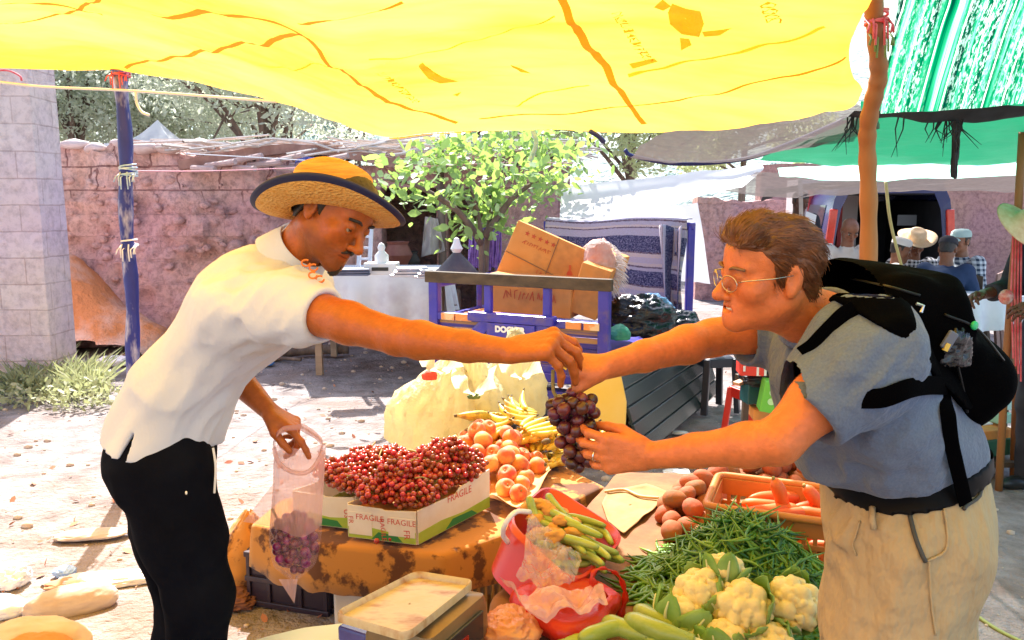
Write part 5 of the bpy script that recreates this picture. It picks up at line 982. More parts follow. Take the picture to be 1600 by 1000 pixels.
m_cratey = pm('yellowed plastic', (.66, .5, .26), (.5, .34, .16), ns=6, rough=.5); m_foam = pm('dirty white foam', (.74, .7, .66), (.62, .54, .46), ns=5, rough=.85, bump=.2, bs=90)
for i, (a, b, lab) in enumerate(((A(-.17, 2.76, .0), A(.13, 3.10, 0), 'yellowed slatted crate under the front right of the blanket'), (A(.13, 3.1, 0), A(.36, 3.38, 0), 'yellowed slatted crate under the blanket below the hanging grapes'))):
    d = nrm(b-a); R = np.stack([d, A(-d[1], d[0], 0), A(0, 0, 1)], 1); L = np.linalg.norm(b-a)-.01; crate('slatted_crate', lab, (a+b)/2+R[:, 1]*.14, (L, .26, .345), R, m_cratey, 11)
t = thing('foam_box', 'dirty white foam box holding up the front of the blanket', 'box', (-.46, 2.84, 0)); MB().box((-.46, 2.90, .12), (.40, .24, .23)).build('body', m_foam, t, bevel=.012, jit=.004)
t = thing('foam_box', 'white foam box hidden below the back of the fruit bench', 'box', (-.3, 3.2, 0)); MB().box((-.35, 3.22, .17), (.6, .3, .33)).build('body', m_foam, t, bevel=.012)
# black crate on the ground
c = (atz(388, 945, 0)+atz(516, 966, 0))/2; d = nrm(atz(516, 966, 0)-atz(388, 945, 0)); R = np.stack([d, A(-d[1], d[0], 0), A(0, 0, 1)], 1)
t = thing('black_crate', 'dark plastic crate on the ground left of the blanket', 'crate', c); L, Hh = .36, .22; cc = c+R[:, 1]*.14; mb = MB(); mb.box(cc+A(0, 0, .02), (L-.02, .26, .02), R)
for s in (-1, 1):
    mb.box(cc+R[:, 1]*s*.135+A(0, 0, Hh/2+.01), (L, .012, Hh), R); mb.box(cc+R[:, 0]*s*(L/2-.006)+A(0, 0, Hh/2+.01), (.012, .257, Hh), R)
    for x in (-.17, -.08, .06, .17): mb.box(cc+R[:, 1]*s*.146+R[:, 0]*x+A(0, 0, Hh/2+.01), (.016, .012, Hh-.01), R)
    for z in (.02, .12, Hh): mb.box(cc+R[:, 1]*s*.146+A(0, 0, z), (L+.01, .018, .022), R); mb.box(cc+R[:, 0]*s*(L/2+.002)+A(0, 0, z), (.014, .25, .022), R)
mb.build('body', pm('purplish black plastic', (.025, .015, .03), (.04, .025, .04), ns=6, rough=.35), t, bevel=.003)
crumple('burlap_bag', 'patterned brown cloth bag behind the black crate', 'bag', atz(392, 880, .12), (.14, .12, .24), m_blank, 9, .2, 4, top=.75)
crumple('net_bag', 'bright red netted bag beside the black crate', 'bag', atz(372, 895, .07), (.08, .08, .09), pm('red net', (.55, .04, .02), (.7, .2, .1), ns=30, rough=.4, bump=.8, bs=60), 10, .35, 8)
crumple('brown_rag', 'dark brown rag on the ground under the red net bag', 'rag', atz(365, 935, .03), (.1, .08, .04), pm('brown rag cloth', (.12, .05, .03), (.25, .1, .06), ns=12, rough=.95), 11, .4, 6)

# ------------------------------------------------------------------ grapes
def ico(r, sub=2):
    bm = bmesh.new(); bmesh.ops.create_icosphere(bm, subdivisions=sub, radius=r); v = np.array([tuple(p.co) for p in bm.verts]); f = [tuple(p.index for p in q.verts) for q in bm.faces]; bm.free(); return v, f
m_grape = pm('red grape', (.44, .06, .022), (.30, .028, .012), ns=60, rough=.28, sss=.25, rnd=.35, coat=.25); m_dgrape = pm('purple grape', (.05, .008, .02), (.14, .02, .02), ns=20, rough=.3, rnd=.55, coat=.3)
m_stem = pm('grape stem', (.34, .3, .08), (.3, .2, .06), ns=20, rough=.7)
gv, gf = ico(.0108); ME_G = mesh_from('grape', gv*A(1, 1, 1.08), gf, m_grape); gv, gf = ico(.0128, 3); ME_D = mesh_from('dark_grape', gv*A(1, 1, 1.06), gf, m_dgrape)
def pack(n, fn, dmin, rng, tries=8000):
    out = np.zeros((0, 3))
    for _ in range(tries):
        if len(out) >= n: break
        p = fn(rng)
        if len(out) == 0 or ((out-p)**2).sum(1).min() > dmin*dmin: out = np.vstack([out, p])
    return out
def inst(me, name, parent, loc, rot=None, sc=1.0):
    o = bpy.data.objects.new(name, me); COL.objects.link(o); o.parent = parent; b = base_of(parent); o.location = tuple(Vector(loc)-b); o.scale = (sc,)*3
    if rot is not None: o.rotation_euler = rot
    return o
def bunch(label, P, stem, me, group, seed=0, name='grape_bunch', sc=(.85, 1.12)):
    rng = np.random.default_rng(seed); c = P.mean(0); t = thing(name, label, 'grapes', c, group); mb = MB(); s0 = np.asarray(stem[-1]); mb.tube(smooth_curve(stem, 10), .0035, 6)
    for p in P[::3]: mb.tube([s0*.4+c*.6, (p+c)/2, p], .0014, 4, cap=False)
    mb.build('stem', m_stem, t)
    for p in P: inst(me, 'grape', t, p, tuple(rng.uniform(0, 6, 3)), rng.uniform(*sc))
    return t
# carton geometry
gA, gB, gC = atz(545, 838, .385), atz(652, 851, .385), atz(764, 792, .385)
dAB, dBC = nrm(gB-gA), nrm(gC-gB)
m_wcard = pm('printed white carton', (.78, .72, .62), (.7, .6, .48), ns=7, rough=.8); m_lime = pm('lime carton band', (.30, .42, .03), (.38, .5, .06), ns=8, rough=.75); m_redink = pm('red stamp ink', (.6, .07, .05), rough=.8); m_dgreen = pm('dark green print', (.03, .2, .05), rough=.8)
def fruit_carton(label, a, b, c, h, fill, notch=True):
    t = thing('fruit_carton', label, 'carton', (a+b)/2); d4 = a+(c-b); cs = [a, b, c, d4]; up = A(0, 0, 1)
    for k, nm in ((0, 'front_panel'), (1, 'side_panel'), (2, 'back_panel'), (3, 'side_panel')):
        p, q = cs[k], cs[(k+1) % 4]; dd = nrm(q-p); n = A(dd[1], -dd[0], 0); R = np.stack([dd, up, n], 1); L = np.linalg.norm(q-p)
        hh = h if k % 2 == 0 else h*1.02
        o = MB().poly([(0, .0), (L-.001, .0), (L-.001, hh*(1.0 if k != 1 else 1.25)), (L*.55, hh*(.93 if k != 1 else 1.1)), (L*.5, hh*.97), (0, hh)], p, R, .005).build(nm, m_wcard, t, bevel=.001)
        if k in (0, 1, 3):
            MB().poly([(.002, .002), (L-.003, .002), (L-.003, hh*.36), (L*.6, hh*.30), (L*.3, hh*.38), (.002, hh*.34)], p, R, .0062).build('printed_band', m_lime, o)
            if k < 2: MB().poly([(L*.35, .004), (L*.8, .004), (L*.72, hh*.22), (L*.45, hh*.26)], p, R, .0068).build('printed_leaf', m_dgreen, o)
        if k == 0 and fill:
            RL = np.stack([dd, up, n], 1)
            def lab(txt, x, y, s, rot=0): lettering(txt, s, p+dd*x+up*y+n*.0075, RL@R3(0, 0, rot), m_redink, o, 'lettering')
            MB().poly([(L*.02, hh*.12), (L*.36, hh*.12), (L*.36, hh*.8), (L*.02, hh*.8)], p, R, .0071).build('paper_tape', m_wcard, o); MB().poly([(L*.6, hh*.2), (L*.98, hh*.2), (L*.98, hh*.75), (L*.6, hh*.75)], p, R, .0071).build('paper_tape', m_wcard, o)
            lab('FRAGILE', L*.33, hh*.66, .030); lab('FRAGILE', L*.79, hh*.62, .03); lab('FR', L*.86, hh*.28, .034, -1.5); lab('RAGILE', L*.52, hh*.35, .026, -1.45); lab('FR', L*.05, hh*.55, .028, -1.5)
        if k == 1 and fill:
            lettering('FRAGILE', .04, p+dd*L*.55+up*hh*.9+n*.006, np.stack([dd, up, n], 1), m_redink, o, 'lettering')
    MB().poly([(0, 0), (1, 0), (1, 1), (0, 1)], a, np.stack([b-a, d4-a, up], 1), .006).build('base', m_wcard, t); return t
fruit_carton('printed fruit carton with red FRAGILE tape full of red grapes', gA, gB, gC, .125, True)
sh = -dAB*.285+dBC*.07
fruit_carton('second fruit carton half hidden behind the plastic bag, full of red grapes', gA+sh, gB+sh-dAB*.012, gC+sh-dAB*.012, .125, False)
lettering('US', .03, (gB+sh)-dAB*.045+A(0, 0, .06)+A(dAB[1], -dAB[0], 0)*.0075, np.stack([dAB, A(0, 0, 1), A(dAB[1], -dAB[0], 0)], 1)@R3(0, 0, -1.5), m_redink, [x for x in bpy.data.objects if x.name.startswith('front_panel')][-1])
MB().poly([(0, 0), (1, 0), (1, 1), (0, 1)], gA+A(0, 0, .1)+sh*.0+dBC*.02+dAB*.01, np.stack([(gB-gA)*.93, (gC-gB)*.93, A(0, 0, 1)], 1), .004).build('carton_liner', m_card); tag(bpy.data.objects['carton_liner'], 'cardboard liner under the grapes in the front carton', 'liner')
# bunches heaped in both cartons
GL = ['bunch of red grapes heaped in the FRAGILE carton', 'bunch of red grapes heaped in the half hidden second carton']
k = 0; u0 = gB-gA; v0 = gC-gB
for box, cen in ((0, (gA+gC)/2), (1, (gA+gC)/2+sh)):
    spots = [(-.28, -.36), (.28, -.36), (0, -.3), (-.3, -.1), (.3, -.1), (0, -.02), (-.28, .18), (.3, .2), (.0, .3), (-.25, .42), (.28, .43), (0, .1), (-.1, -.2), (.14, .3)] if box == 0 else [(.3, -.36), (0, -.36), (.3, -.1), (0, 0), (.3, .2), (.3, .42), (0, .3), (-.3, -.2), (-.3, .2), (-.3, .45), (.1, .1)]
    for i, (x, y) in enumerate(spots):
        rng = np.random.default_rng(40+k); hgt = .135+.055*(1-min(1, (2*x)**2*.8+(2*y)**2*.6)) + (.05 if y > .25 and box == 0 else 0)*(1-abs(x)) + (.035 if i >= 11 else 0)
        c = cen+u0*x+v0*y+A(0, 0, hgt); ang = rng.uniform(0, 6.28); M = R3(rng.normal(0, .2), rng.normal(0, .2), ang)
        def samp(r, M=M, c=c):
            d = r.normal(size=3); d /= np.linalg.norm(d); q = d*A(.1, .07, .045)*(.55+.45*r.random()); q[1] *= 1-.4*max(0, q[0]/.1); q[2] = max(q[2], -.03); return c+M@q
        P = pack(74, samp, .0185, rng, 1200); bunch(GL[box], P, [c+M@A(-.09, 0, .035), c+M@A(-.05, 0, .03), c], ME_G, GL[box].replace('bunch', 'bunches', 1), k); k += 1
# loose grapes that slipped over the front
for i, (px, py, z) in enumerate(((598, 832, .40), (612, 838, .395), (590, 842, .40), (628, 806, .47), (636, 800, .48))):
    p = atz(px, py, z)+A(0, -.02, 0); o = bpy.data.objects.new('loose_grape', ME_G); COL.objects.link(o); o.location = tuple(p); tag(o, 'loose red grape slipped over the front of the FRAGILE carton', 'grape', 'loose grapes on the carton front')

# ------------------------------------------------------------------ peaches, bananas
def drop(P, r, out, base):          # rest a ball of radius r on what lies below
    z = base+r
    for q, rq in out:
        d2 = (q[0]-P[0])**2+(q[1]-P[1])**2; R = (r+rq)*.94
        if d2 < R*R: z = max(z, q[2]+math.sqrt(R*R-d2))
    return z
m_peach = pm('peach skin', (.64, .10, .03), (.72, .34, .07), ns=11, lo=.42, hi=.6, rough=.65, sss=.15, rnd=.18, sheen=.2)
def peach_mesh():
    mb = MB(); G = []
    for i in range(19):
        ph = math.pi*i/18; row = []
        for k_ in range(28):
            t_ = 2*math.pi*k_/28; r = .040*(1-.06*math.exp(-(t_/.35)**2)-.06*math.exp(-((t_-6.283)/.35)**2)); dz = -.012*math.exp(-((math.pi-ph)/.35)**2); row.append((r*math.sin(ph)*math.cos(t_), r*math.sin(ph)*math.sin(t_), -.038*math.cos(ph)+dz))
        G.append(row)
    mb.grid(G, wrap=True); return mesh_from('peach', mb.v, mb.f, m_peach)
ME_P = peach_mesh(); stm = MB().tube([(0, 0, .026), (.001, 0, .032)], .003, 5); ME_PS = mesh_from('stem', stm.v, stm.f, m_stem)
pc = [atz(x, y, .40) for x, y in ((690, 708), (752, 768), (806, 790), (850, 738), (836, 702), (742, 678))]; c_ = np.mean(pc, 0)
# tray under them
def flat_card(name, label, P, mat, z0, cat='cardboard', edge=.03):
    c = np.mean(P, 0); rows = []
    for k_ in np.linspace(.02, 1.0, 14):
        q = ring([p[:2] for p in P], k_, 90); P3 = np.c_[q, np.zeros(len(q))]; rows.append(np.c_[q, z0+(fbm(P3*9, 2)-.5)*.012*k_+edge*max(0, k_-.86)/.14*(vnoise(P3*12)[:, None][:, 0])])
    o = MB().grid(np.array(rows), wrap=True).build(name, mat, smooth=True); so = o.modifiers.new('thick', 'SOLIDIFY'); so.thickness = .004; return tag(o, label, cat)
flat_card('cardboard_sheet', 'torn brown cardboard spread under the peaches', [c_+(p-c_)*1.16 for p in pc], pm('torn cardboard', (.66, .32, .12), (.72, .42, .2), ns=8, rough=.9, bump=.4, bs=30), .388, edge=.05)
out = []; rng = np.random.default_rng(21); B2 = np.array([p[:2] for p in pc]); cen = c_[:2]
def inside(p, poly): 
    r = False; j = len(poly)-1
    for i in range(len(poly)):
        if (poly[i][1] > p[1]) != (poly[j][1] > p[1]) and p[0] < (poly[j][0]-poly[i][0])*(p[1]-poly[i][1])/(poly[j][1]-poly[i][1])+poly[i][0]: r = not r
        j = i
    return r
cand = []
for layer, kk, nn in ((0, .97, 26), (1, .72, 16), (2, .45, 8)):
    tries = 0; got = []
    while len(got) < nn and tries < 6000:
        tries += 1; p = cen+(B2[rng.integers(len(B2))]-cen)*0; q = A(rng.uniform(B2[:, 0].min(), B2[:, 0].max()), rng.uniform(B2[:, 1].min(), B2[:, 1].max())); w = cen+(q-cen)/kk
        if not inside(w, B2): continue
        if got and min(np.linalg.norm(q-g) for g in got) < .074: continue
        got.append(q)
    for q in got: z = drop(q, .038, out, .385); out.append((A(q[0], q[1], z), .038))
for p, r in out:
    if p[2] > .62: continue
    t = bpy.data.objects.new('peach', ME_P); COL.objects.link(t); t.location = tuple(p); t.rotation_euler = tuple(rng.uniform(-.9, .9, 2))+(rng.uniform(0, 6),); s = rng.uniform(.92, 1.1); t.scale = (s, s, s)
    tag(t, 'ripe orange peach in the sunlit heap between grapes and bananas', 'peach', 'peaches heaped beside the grapes'); q = bpy.data.objects.new('stem', ME_PS); COL.objects.link(q); q.parent = t
m_ban = pm('banana peel', (.72, .50, .05), (.66, .52, .1), ns=14, rough=.5, rnd=.12, c3=(.35, .2, .04), ns3=26, sss=.05); m_btip = pm('banana tip', (.06, .04, .02), (.2, .14, .05), ns=30, rough=.8)
def banana_mesh():
    a = np.linspace(-.62, .62, 13); R_b = .145; P = np.array([(R_b*math.sin(x), 0, R_b*(1-math.cos(x))) for x in a]); r = .0165*np.clip(np.array([.35, .62, .85, .95, 1, 1.03, 1.03, 1, .97, .9, .75, .5, .3]), 0, 2); return MB().tube(P, r, 6, sq=1.06), P
bm_, bP = banana_mesh(); ME_B = mesh_from('banana', bm_.v, bm_.f, m_ban); tp = MB().tube([bP[-1], bP[-1]+(bP[-1]-bP[-2])*1.1], [.0055, .0045], 6); ME_BT = mesh_from('tip', tp.v, tp.f, m_btip)
bspots = [(772, 672, .45, .3), (800, 690, .44, .9), (835, 700, .43, 1.3), (868, 700, .43, 1.7), (905, 700, .42, 2.0), (790, 660, .50, 2.5), (836, 672, .52, .5), (870, 684, .50, 1.2), (755, 655, .46, 2.9), (848, 722, .40, 1.5), (820, 655, .52, 3.4), (895, 722, .40, 1.9)]
BL = ['upper left', 'front', 'middle', 'right', 'rightmost', 'back left', 'top', 'top right', 'far left', 'front low', 'back', 'right low']
for i, (px, py, z, a) in enumerate(bspots):
    c = atz(px, py, z); t = thing('banana_bunch', 'yellow banana hand with brown flecks in the heap behind the peaches', 'bananas', c, 'banana hands heaped behind the peaches'); rng = np.random.default_rng(60+i); n = 5+i % 3
    R0 = R3(rng.normal(0, .25)-.2, rng.normal(0, .25), a)
    for j in range(n):
        th = (j-(n-1)/2)*.30; M = R0@R3(0, 0, th)@R3(.9+.08*j, 0, 0); loc = c+R0@A(.085*math.sin(th)*.0, 0, 0)+M@A(.085, 0, .0)-R0@A(.06, 0, 0)+R0@A(0, .03*(j-(n-1)/2), .004*j)
        b = bpy.data.objects.new('banana', ME_B); COL.objects.link(b); b.parent = t; b.location = tuple(loc-c); b.rotation_euler = Matrix(M.tolist()).to_euler(); b.scale = (rng.uniform(.9, 1.08),)*3
        q = bpy.data.objects.new('tip', ME_BT); COL.objects.link(q); q.parent = b
    MB().ball(c-R0@A(.135, 0, -.02), (.02, .025, .015), 8, R0).build('crown', m_btip, t, smooth=True)
# sacks and the yellow board behind the fruit
m_sack = pm('cream woven plastic', (.76, .70, .50), (.8, .78, .70), ns=4, rough=.35, trw=.6, trl=(.92, .82, .5), bump=1.0, bs=13, bd=.04, c3=(.76, .6, .26), ns3=3)
crumple('plastic_sack', 'big pale plastic sack slumped behind the grapes', 'sack', atz(682, 672, .42)+A(0, .22, .02), (.25, .2, .36), m_sack, 21, .22, 6, pleat=.07, tip=.22, top=.78, R=R3(0, .25, .2))
crumple('plastic_sack', 'smaller cream sack between the pale sack and the jug', 'sack', atz(730, 640, .5)+A(0, .22, 0), (.19, .18, .3), m_sack, 22, .25, 7, pleat=.06, top=.5)
crumple('plastic_sack', 'upright cream sack behind the bananas under the hands', 'sack', atz(806, 630, .5)+A(0, .3, 0), (.19, .15, .32), m_sack, 23, .2, 6, pleat=.06, tip=.1, top=.45)
for i_, (px, py, Y) in enumerate(((690, 566, 3.75), (742, 600, 3.72), (815, 575, 3.8))):
    e_ = at(px, py, Y); mb = MB()
    for sg in (-1, 1):
        G = []
        for u in np.linspace(0, 1, 8): G.append([e_+A(sg*(.01+.09*u)+.012*math.sin(9*u+v*4), .02*math.cos(u*7+v*3), -.05+.13*u*(1-.35*u)+(v-.5)*(.03+.09*u)) for v in np.linspace(0, 1, 6)])
        mb.grid(G)
    o = mb.build('bag_handle', m_sack, bpy.data.objects[['plastic_sack', 'plastic_sack.001', 'plastic_sack.002'][i_]], smooth=True)
crumple('red_print_lump', 'red cloth scrap on top of the pale sack', 'rag', atz(668, 582, .8)+A(0, .1, -.04), (.035, .03, .03), pm('red cloth', (.65, .08, .05), rough=.8), 24, .3)  # lump standing in for the red print on the sack
crumple('green_leaf', 'dark green leaf bundle between the sacks', 'leaf', atz(740, 622, .62)+A(0, .03, 0), (.03, .02, .02), pm('dark leaf', (.05, .1, .02), (.1, .18, .04), ns=20), 25, .3)
bo = [(0, 0), (.14, -.02), (.155, .05), (.16, .3), (.12, .47), (.05, .5), (-.08, .5), (-.1, .2), (-.08, .02)]
c = atz(945, 745, .27)+A(0, .25, 0); Rb = np.stack([nrm(A(.92, .1, 0)), nrm(A(.02, .12, 1)), nrm(np.cross(nrm(A(.92, .1, 0)), nrm(A(.02, .12, 1))))], 1)
o = MB().poly([(x*1.0-.02, y) for x, y in bo], c, Rb, -.02).build('yellow_board', pm('yellow plastic board', (.74, .56, .10), (.78, .64, .22), ns=4, rough=.4, trw=.25, trl=(.85, .6, .1)), bevel=.008); tag(o, 'yellow plastic board standing upright behind the hanging grapes', 'board')

# ------------------------------------------------------------------ potatoes, carrots, beans
m_pot = pm('potato skin', (.36, .095, .028), (.27, .07, .02), ns=14, rough=.8, bump=.4, bs=60, bd=.003, rnd=.2, c3=(.26, .11, .06), ns3=30)
MEP = []
for s in range(5):
    mb = MB().ball((0, 0, 0), (.046+.004*(s % 3), .036, .034), 18); v = np.array(mb.v); v *= (1+.28*(fbm(v*22+s*9, 2)-.5))[:, None]; MEP.append(mesh_from('potato', v, mb.f, m_pot))
out = []; rng = np.random.default_rng(31)
pl = [atz(x, y, .42)[:2] for x, y in ((1022, 800), (1050, 838), (1098, 842), (1112, 800), (1160, 762), (1300, 762), (1296, 735), (1190, 738), (1100, 752), (1052, 775))]; B2 = np.array(pl); cen = B2.mean(0)
for layer, nn in ((0, 90), (1, 60), (2, 26)):
    got = []; tries = 0
    while len(got) < nn and tries < 9000:
        tries += 1; q = A(rng.uniform(B2[:, 0].min(), B2[:, 0].max()), rng.uniform(B2[:, 1].min(), B2[:, 1].max()))
        if not inside(q, B2) or (got and min(np.linalg.norm(q-g) for g in got) < .066): continue
        if layer and min(np.linalg.norm(q-(B2[i]*(1-s)+B2[(i+1) % len(B2)]*s)) for i in range(len(B2)) for s in (0, .25, .5, .75)) < .055*layer: continue
        got.append(q)
    for q in got: out.append((A(q[0], q[1], drop(q, .035, out, ZT)), .035))
for i, (p, r) in enumerate(out):
    o = bpy.data.objects.new('potato', MEP[i % 5]); COL.objects.link(o); o.location = tuple(p); o.rotation_euler = tuple(rng.uniform(-.7, .7, 2))+(rng.uniform(0, 6),); s = rng.uniform(.85, 1.15); o.scale = (s,)*3
    tag(o, 'reddish brown potato in the heap behind the carrot crate', 'potato', 'potatoes heaped on the stall')
# carrot crate
m_orcrate = pm('orange plastic crate', (.52, .19, .04), (.44, .14, .03), ns=6, rough=.45)
a, b, d_l = atz(1102, 792, .6), atz(1330, 823, .6), atz(1132, 754, .6)
ex_ = nrm((b-a)*A(1, 1, 0)); R = np.stack([ex_, A(-ex_[1], ex_[0], 0), A(0, 0, 1)], 1); Lc, Wc = .52, .33
cc = (a*A(1, 1, 0)+A(0, 0, ZT+.004))+R@A(Lc/2, Wc/2, 0); crate('carrot_crate', 'orange slatted plastic crate of carrots beside the buyer', cc, (Lc, Wc, .2), R, m_orcrate, 15, rim=.028)
m_carrot = pm('carrot', (.68, .10, .014), (.62, .14, .02), ns=20, rough=.55, bump=.3, bs=60, rnd=.15, stretch=(.3, 2, 2))
mb = MB().tube([(x, .004*math.sin(x*30), 0) for x in np.linspace(-.09, .09, 14)], [.003, .008, .011, .0135, .015, .0165, .0175, .018, .0185, .019, .0195, .019, .017, .008], 12); ME_C = mesh_from('carrot', mb.v, mb.f, m_carrot); mb = MB().tube([(.088, 0, 0), (.098, .002, .002)], [.006, .004], 6); ME_CT = mesh_from('top', mb.v, mb.f, m_stem)
rng = np.random.default_rng(33)
for i in range(46):
    x, y = rng.uniform(-.16, .17), rng.uniform(-.12, .12); z = .05+.035*(i//12)+.01*rng.random(); c = cc+R@A(x, y, z); o = bpy.data.objects.new('carrot', ME_C); COL.objects.link(o); o.location = tuple(c); o.rotation_euler = (rng.uniform(0, 6), rng.normal(0, .12)-(1.0 if i in (40, 43) else 0), rng.normal(.0, .35)+(3.14 if rng.random() < .5 else 0)); s = rng.uniform(.95, 1.25); o.scale = (s, s*1.08, s*1.08)
    tag(o, 'orange carrot lying in the slatted crate', 'carrot', 'carrots in the crate'); q = bpy.data.objects.new('top', ME_CT); COL.objects.link(q); q.parent = o
# bean heap
m_bean = pm('green bean', (.03, .12, .010), (.11, .26, .03), ns=9, rough=.38, rnd=.6, sss=.05)
hA = atz(1128, 880, .5); hC = A(.70, 2.30); 
def bh(x, y):
    u = (x-hC[0]-.02)/.28; v = (y-hC[1]-.05)/.29; r = math.sqrt(u*u+v*v); return ZT+.215*max(0, 1-r**1.5)+(.012*math.sin(x*40)*math.cos(y*37) if r < 1 else 0)
MEB = []
for s in range(7):
    rng = np.random.default_rng(70+s); L = .12+.06*rng.random(); xs = np.linspace(-L/2, L/2, 9); cv = rng.uniform(-9, 9) if s < 4 else rng.uniform(-18, 18); P = np.array([(x, cv*x*x, 1.2*rng.normal()*x*x) for x in xs]); rr = .0058*np.array([.25, .7, .95, 1, 1.02, 1, .95, .7, .2]); mb = MB().tube(P, rr, 6); MEB.append((mb, mesh_from('green_bean', mb.v, mb.f, m_bean)))
rng = np.random.default_rng(35); allb = []
while len(allb) < 1500:
    r = math.sqrt(rng.random())*1.08; a = rng.uniform(0, 6.283); x = hC[0]+.02+.31*r*math.cos(a); y = hC[1]+.05+.31*r*math.sin(a)
    if not inside((x, y), poly): continue
    e = .01; gxx = (bh(x+e, y)-bh(x-e, y))/(2*e); gyy = (bh(x, y+e)-bh(x, y-e))/(2*e); n = nrm(A(-gxx, -gyy, 1)); az = rng.uniform(0, 6.28)
    t_ = nrm(np.cross(np.cross(n, A(math.cos(az), math.sin(az), 0)), n)+n*rng.normal(0, .06)); M = np.stack([t_, nrm(np.cross(n, t_)), n], 1); M[:, 1] = nrm(np.cross(M[:, 2], M[:, 0])); allb.append((A(x, y, max(bh(x, y), ZT+.004)+rng.uniform(-.004, .012)), M, rng.integers(7)))
order = sorted(range(len(allb)), key=lambda i: -(allb[i][0][2]*2-allb[i][0][1]*.9))
mbs = MB()
for j, i in enumerate(order):
    p, M, s = allb[i]
    if j < 300:
        o = bpy.data.objects.new('green_bean', MEB[s][1]); COL.objects.link(o); o.location = tuple(p+A(0, 0, .003)); o.rotation_euler = Matrix(M.tolist()).to_euler(); tag(o, 'thin green bean lying on the heap in front of the carrot crate', 'green bean', 'green beans on the heap')
    else: mbs.add([p+M@np.array(q) for q in MEB[s][0].v], MEB[s][0].f)
xs = np.linspace(-1.05, 1.05, 40); mbs.grid([[A(hC[0]+.02+.30*x, hC[1]+.05+.30*y, bh(hC[0]+.02+.30*x, hC[1]+.05+.30*y)-.012) for x in xs] for y in xs], flip=True, m=1)  # sheet under the beans, darkened as the shade in their gaps
o = mbs.build('green_beans', [m_bean, pm('bean gap shade', (.008, .025, .006))], smooth=True); tag(o, 'mass of thin green beans making up the heap', kind='stuff')

# ------------------------------------------------------------------ cauliflowers, courgettes
m_curd = pm('cauliflower curd', (.74, .60, .27), (.78, .67, .36), ns=22, rough=.8, bump=.3, bs=200, bd=.003, sss=.1); m_cleaf = pm('cauliflower leaf', (.14, .34, .04), (.36, .54, .16), ns=6, rough=.5, trw=.25, trl=(.3, .5, .1)); m_rib = pm('pale leaf rib', (.55, .6, .3), (.62, .66, .4), ns=10, rough=.55)
def caul(label, c, r, seed, R):
    rng = np.random.default_rng(seed); t = thing('cauliflower', label, 'cauliflower', c-R[:, 2]*r*.6*0); S = SDF(c-1.4*r, c+1.4*r, .003)
    S.ell(c, (r*.8, r*.8, r*.62), R, k=.01)
    for i in range(17):
        ph = math.acos(1-1.3*(i+.5)/17)+rng.normal(0, .06); th = i*2.39996+rng.normal(0, .2); S.ball(c+R@(A(math.sin(ph)*math.cos(th), math.sin(ph)*math.sin(th), math.cos(ph))*A(.74, .74, .6)*r), r*rng.uniform(.24, .36), k=.006)
    for i in range(120):
        ph = math.acos(1-1.25*(i+.5)/120)+rng.normal(0, .05); th = i*2.39996+rng.normal(0, .12); d = A(math.sin(ph)*math.cos(th), math.sin(ph)*math.sin(th), math.cos(ph)); p = c+R@(d*A(.86, .86, .71)*r*rng.uniform(.9, 1.08)); S.ball(p, r*(.07+.08*rng.random()), k=.004)
    S.near(lambda P: (fbm(P*330, 2)-.5)*.003)
    S.build('curd', m_curd, t, sm=0)
    for i in range(7):
        a = 2*math.pi*i/7+rng.normal(0, .25); h = r*(.95+.6*rng.random()); w = r*(.5+.2*rng.random()); G = []; d = A(math.cos(a), math.sin(a), 0); s_ = A(-math.sin(a), math.cos(a), 0); op = rng.uniform(.75, 1.15)
        for u in np.linspace(0, 1, 9):
            z = -r*.75+h*u; rad = r*(.35+.85*math.sin(min(u*1.5, 1)*1.57)*op*.86)+r*.5*max(0, u-.6); row = []
            for v in np.linspace(-1, 1, 9):
                ww = w*math.sin(math.pi*min(1, .18+u*.75))**.7; row.append(c+R@(d*(rad-.18*r*v*v)+s_*v*ww+A(0, 0, z-.1*r*abs(v)+.03*r*math.sin(v*9+u*7+i))))
            G.append(row)
        lf = MB().slab(G, .002).build('leaf', m_cleaf, t, smooth=True)
        MB().tube([g[4]+R@(d*.004) for g in G[:7]], np.linspace(r*.11, r*.03, 7), 7).build('rib', m_rib, lf, smooth=True)
    return t
for i, (px, py, z, r, rx, ry, lab) in enumerate(((1132, 892, .58, .058, -.5, .2, 'topmost cauliflower resting against the bean heap'), (1092, 928, .53, .075, -.7, -.3, 'cauliflower left of the topmost one with dark leaves on its right'), (1160, 950, .53, .078, -.6, .15, 'middle cauliflower with broad pale leaves at its front'), (1238, 945, .53, .078, -.5, .35, 'rightmost cauliflower beside the wooden stake'), (1066, 972, .48, .075, -.8, -.2, 'leftmost low cauliflower above the courgettes'), (1128, 1002, .47, .065, -.6, .1, 'small cauliflower cut by the bottom edge'), (1200, 1012, .46, .07, -.6, .1, 'cauliflower at the bottom edge left of the stake'))):
    caul(lab, atz(px, py, z), r, 80+i, R3(rx+.9*0, ry, i*1.3)@R3(0, 0, i))
m_zuc = pm('pale courgette', (.26, .36, .04), (.36, .44, .09), ns=12, rough=.4, stretch=(.3, 3, 3), coat=.2, rnd=.12)
def zuc(label, pts, r, name='courgette'):
    c = smooth_curve(pts, 30); n = len(c); rr = r*np.clip(np.array([.5+.5*math.sin(min(1, s*6)*1.57) for s in np.linspace(0, 1, n)])*np.array([.62+.38*min(1, (1-s)*2.2) for s in np.linspace(0, 1, n)]), .1, 2); rr[0] = r*.35
    t = thing(name, label, 'courgette', c[n//2]); MB().tube(c, rr, 18).build('body', m_zuc, t, smooth=True); d = nrm(c[-1]-c[-2]); MB().tube([c[-1]-d*.004, c[-1]+d*.02], [r*.45, r*.4], 6).build('stalk', m_rib, t, smooth=True, auto=40); return t
Z = lambda x, y, z=.47: atz(x, y, z)
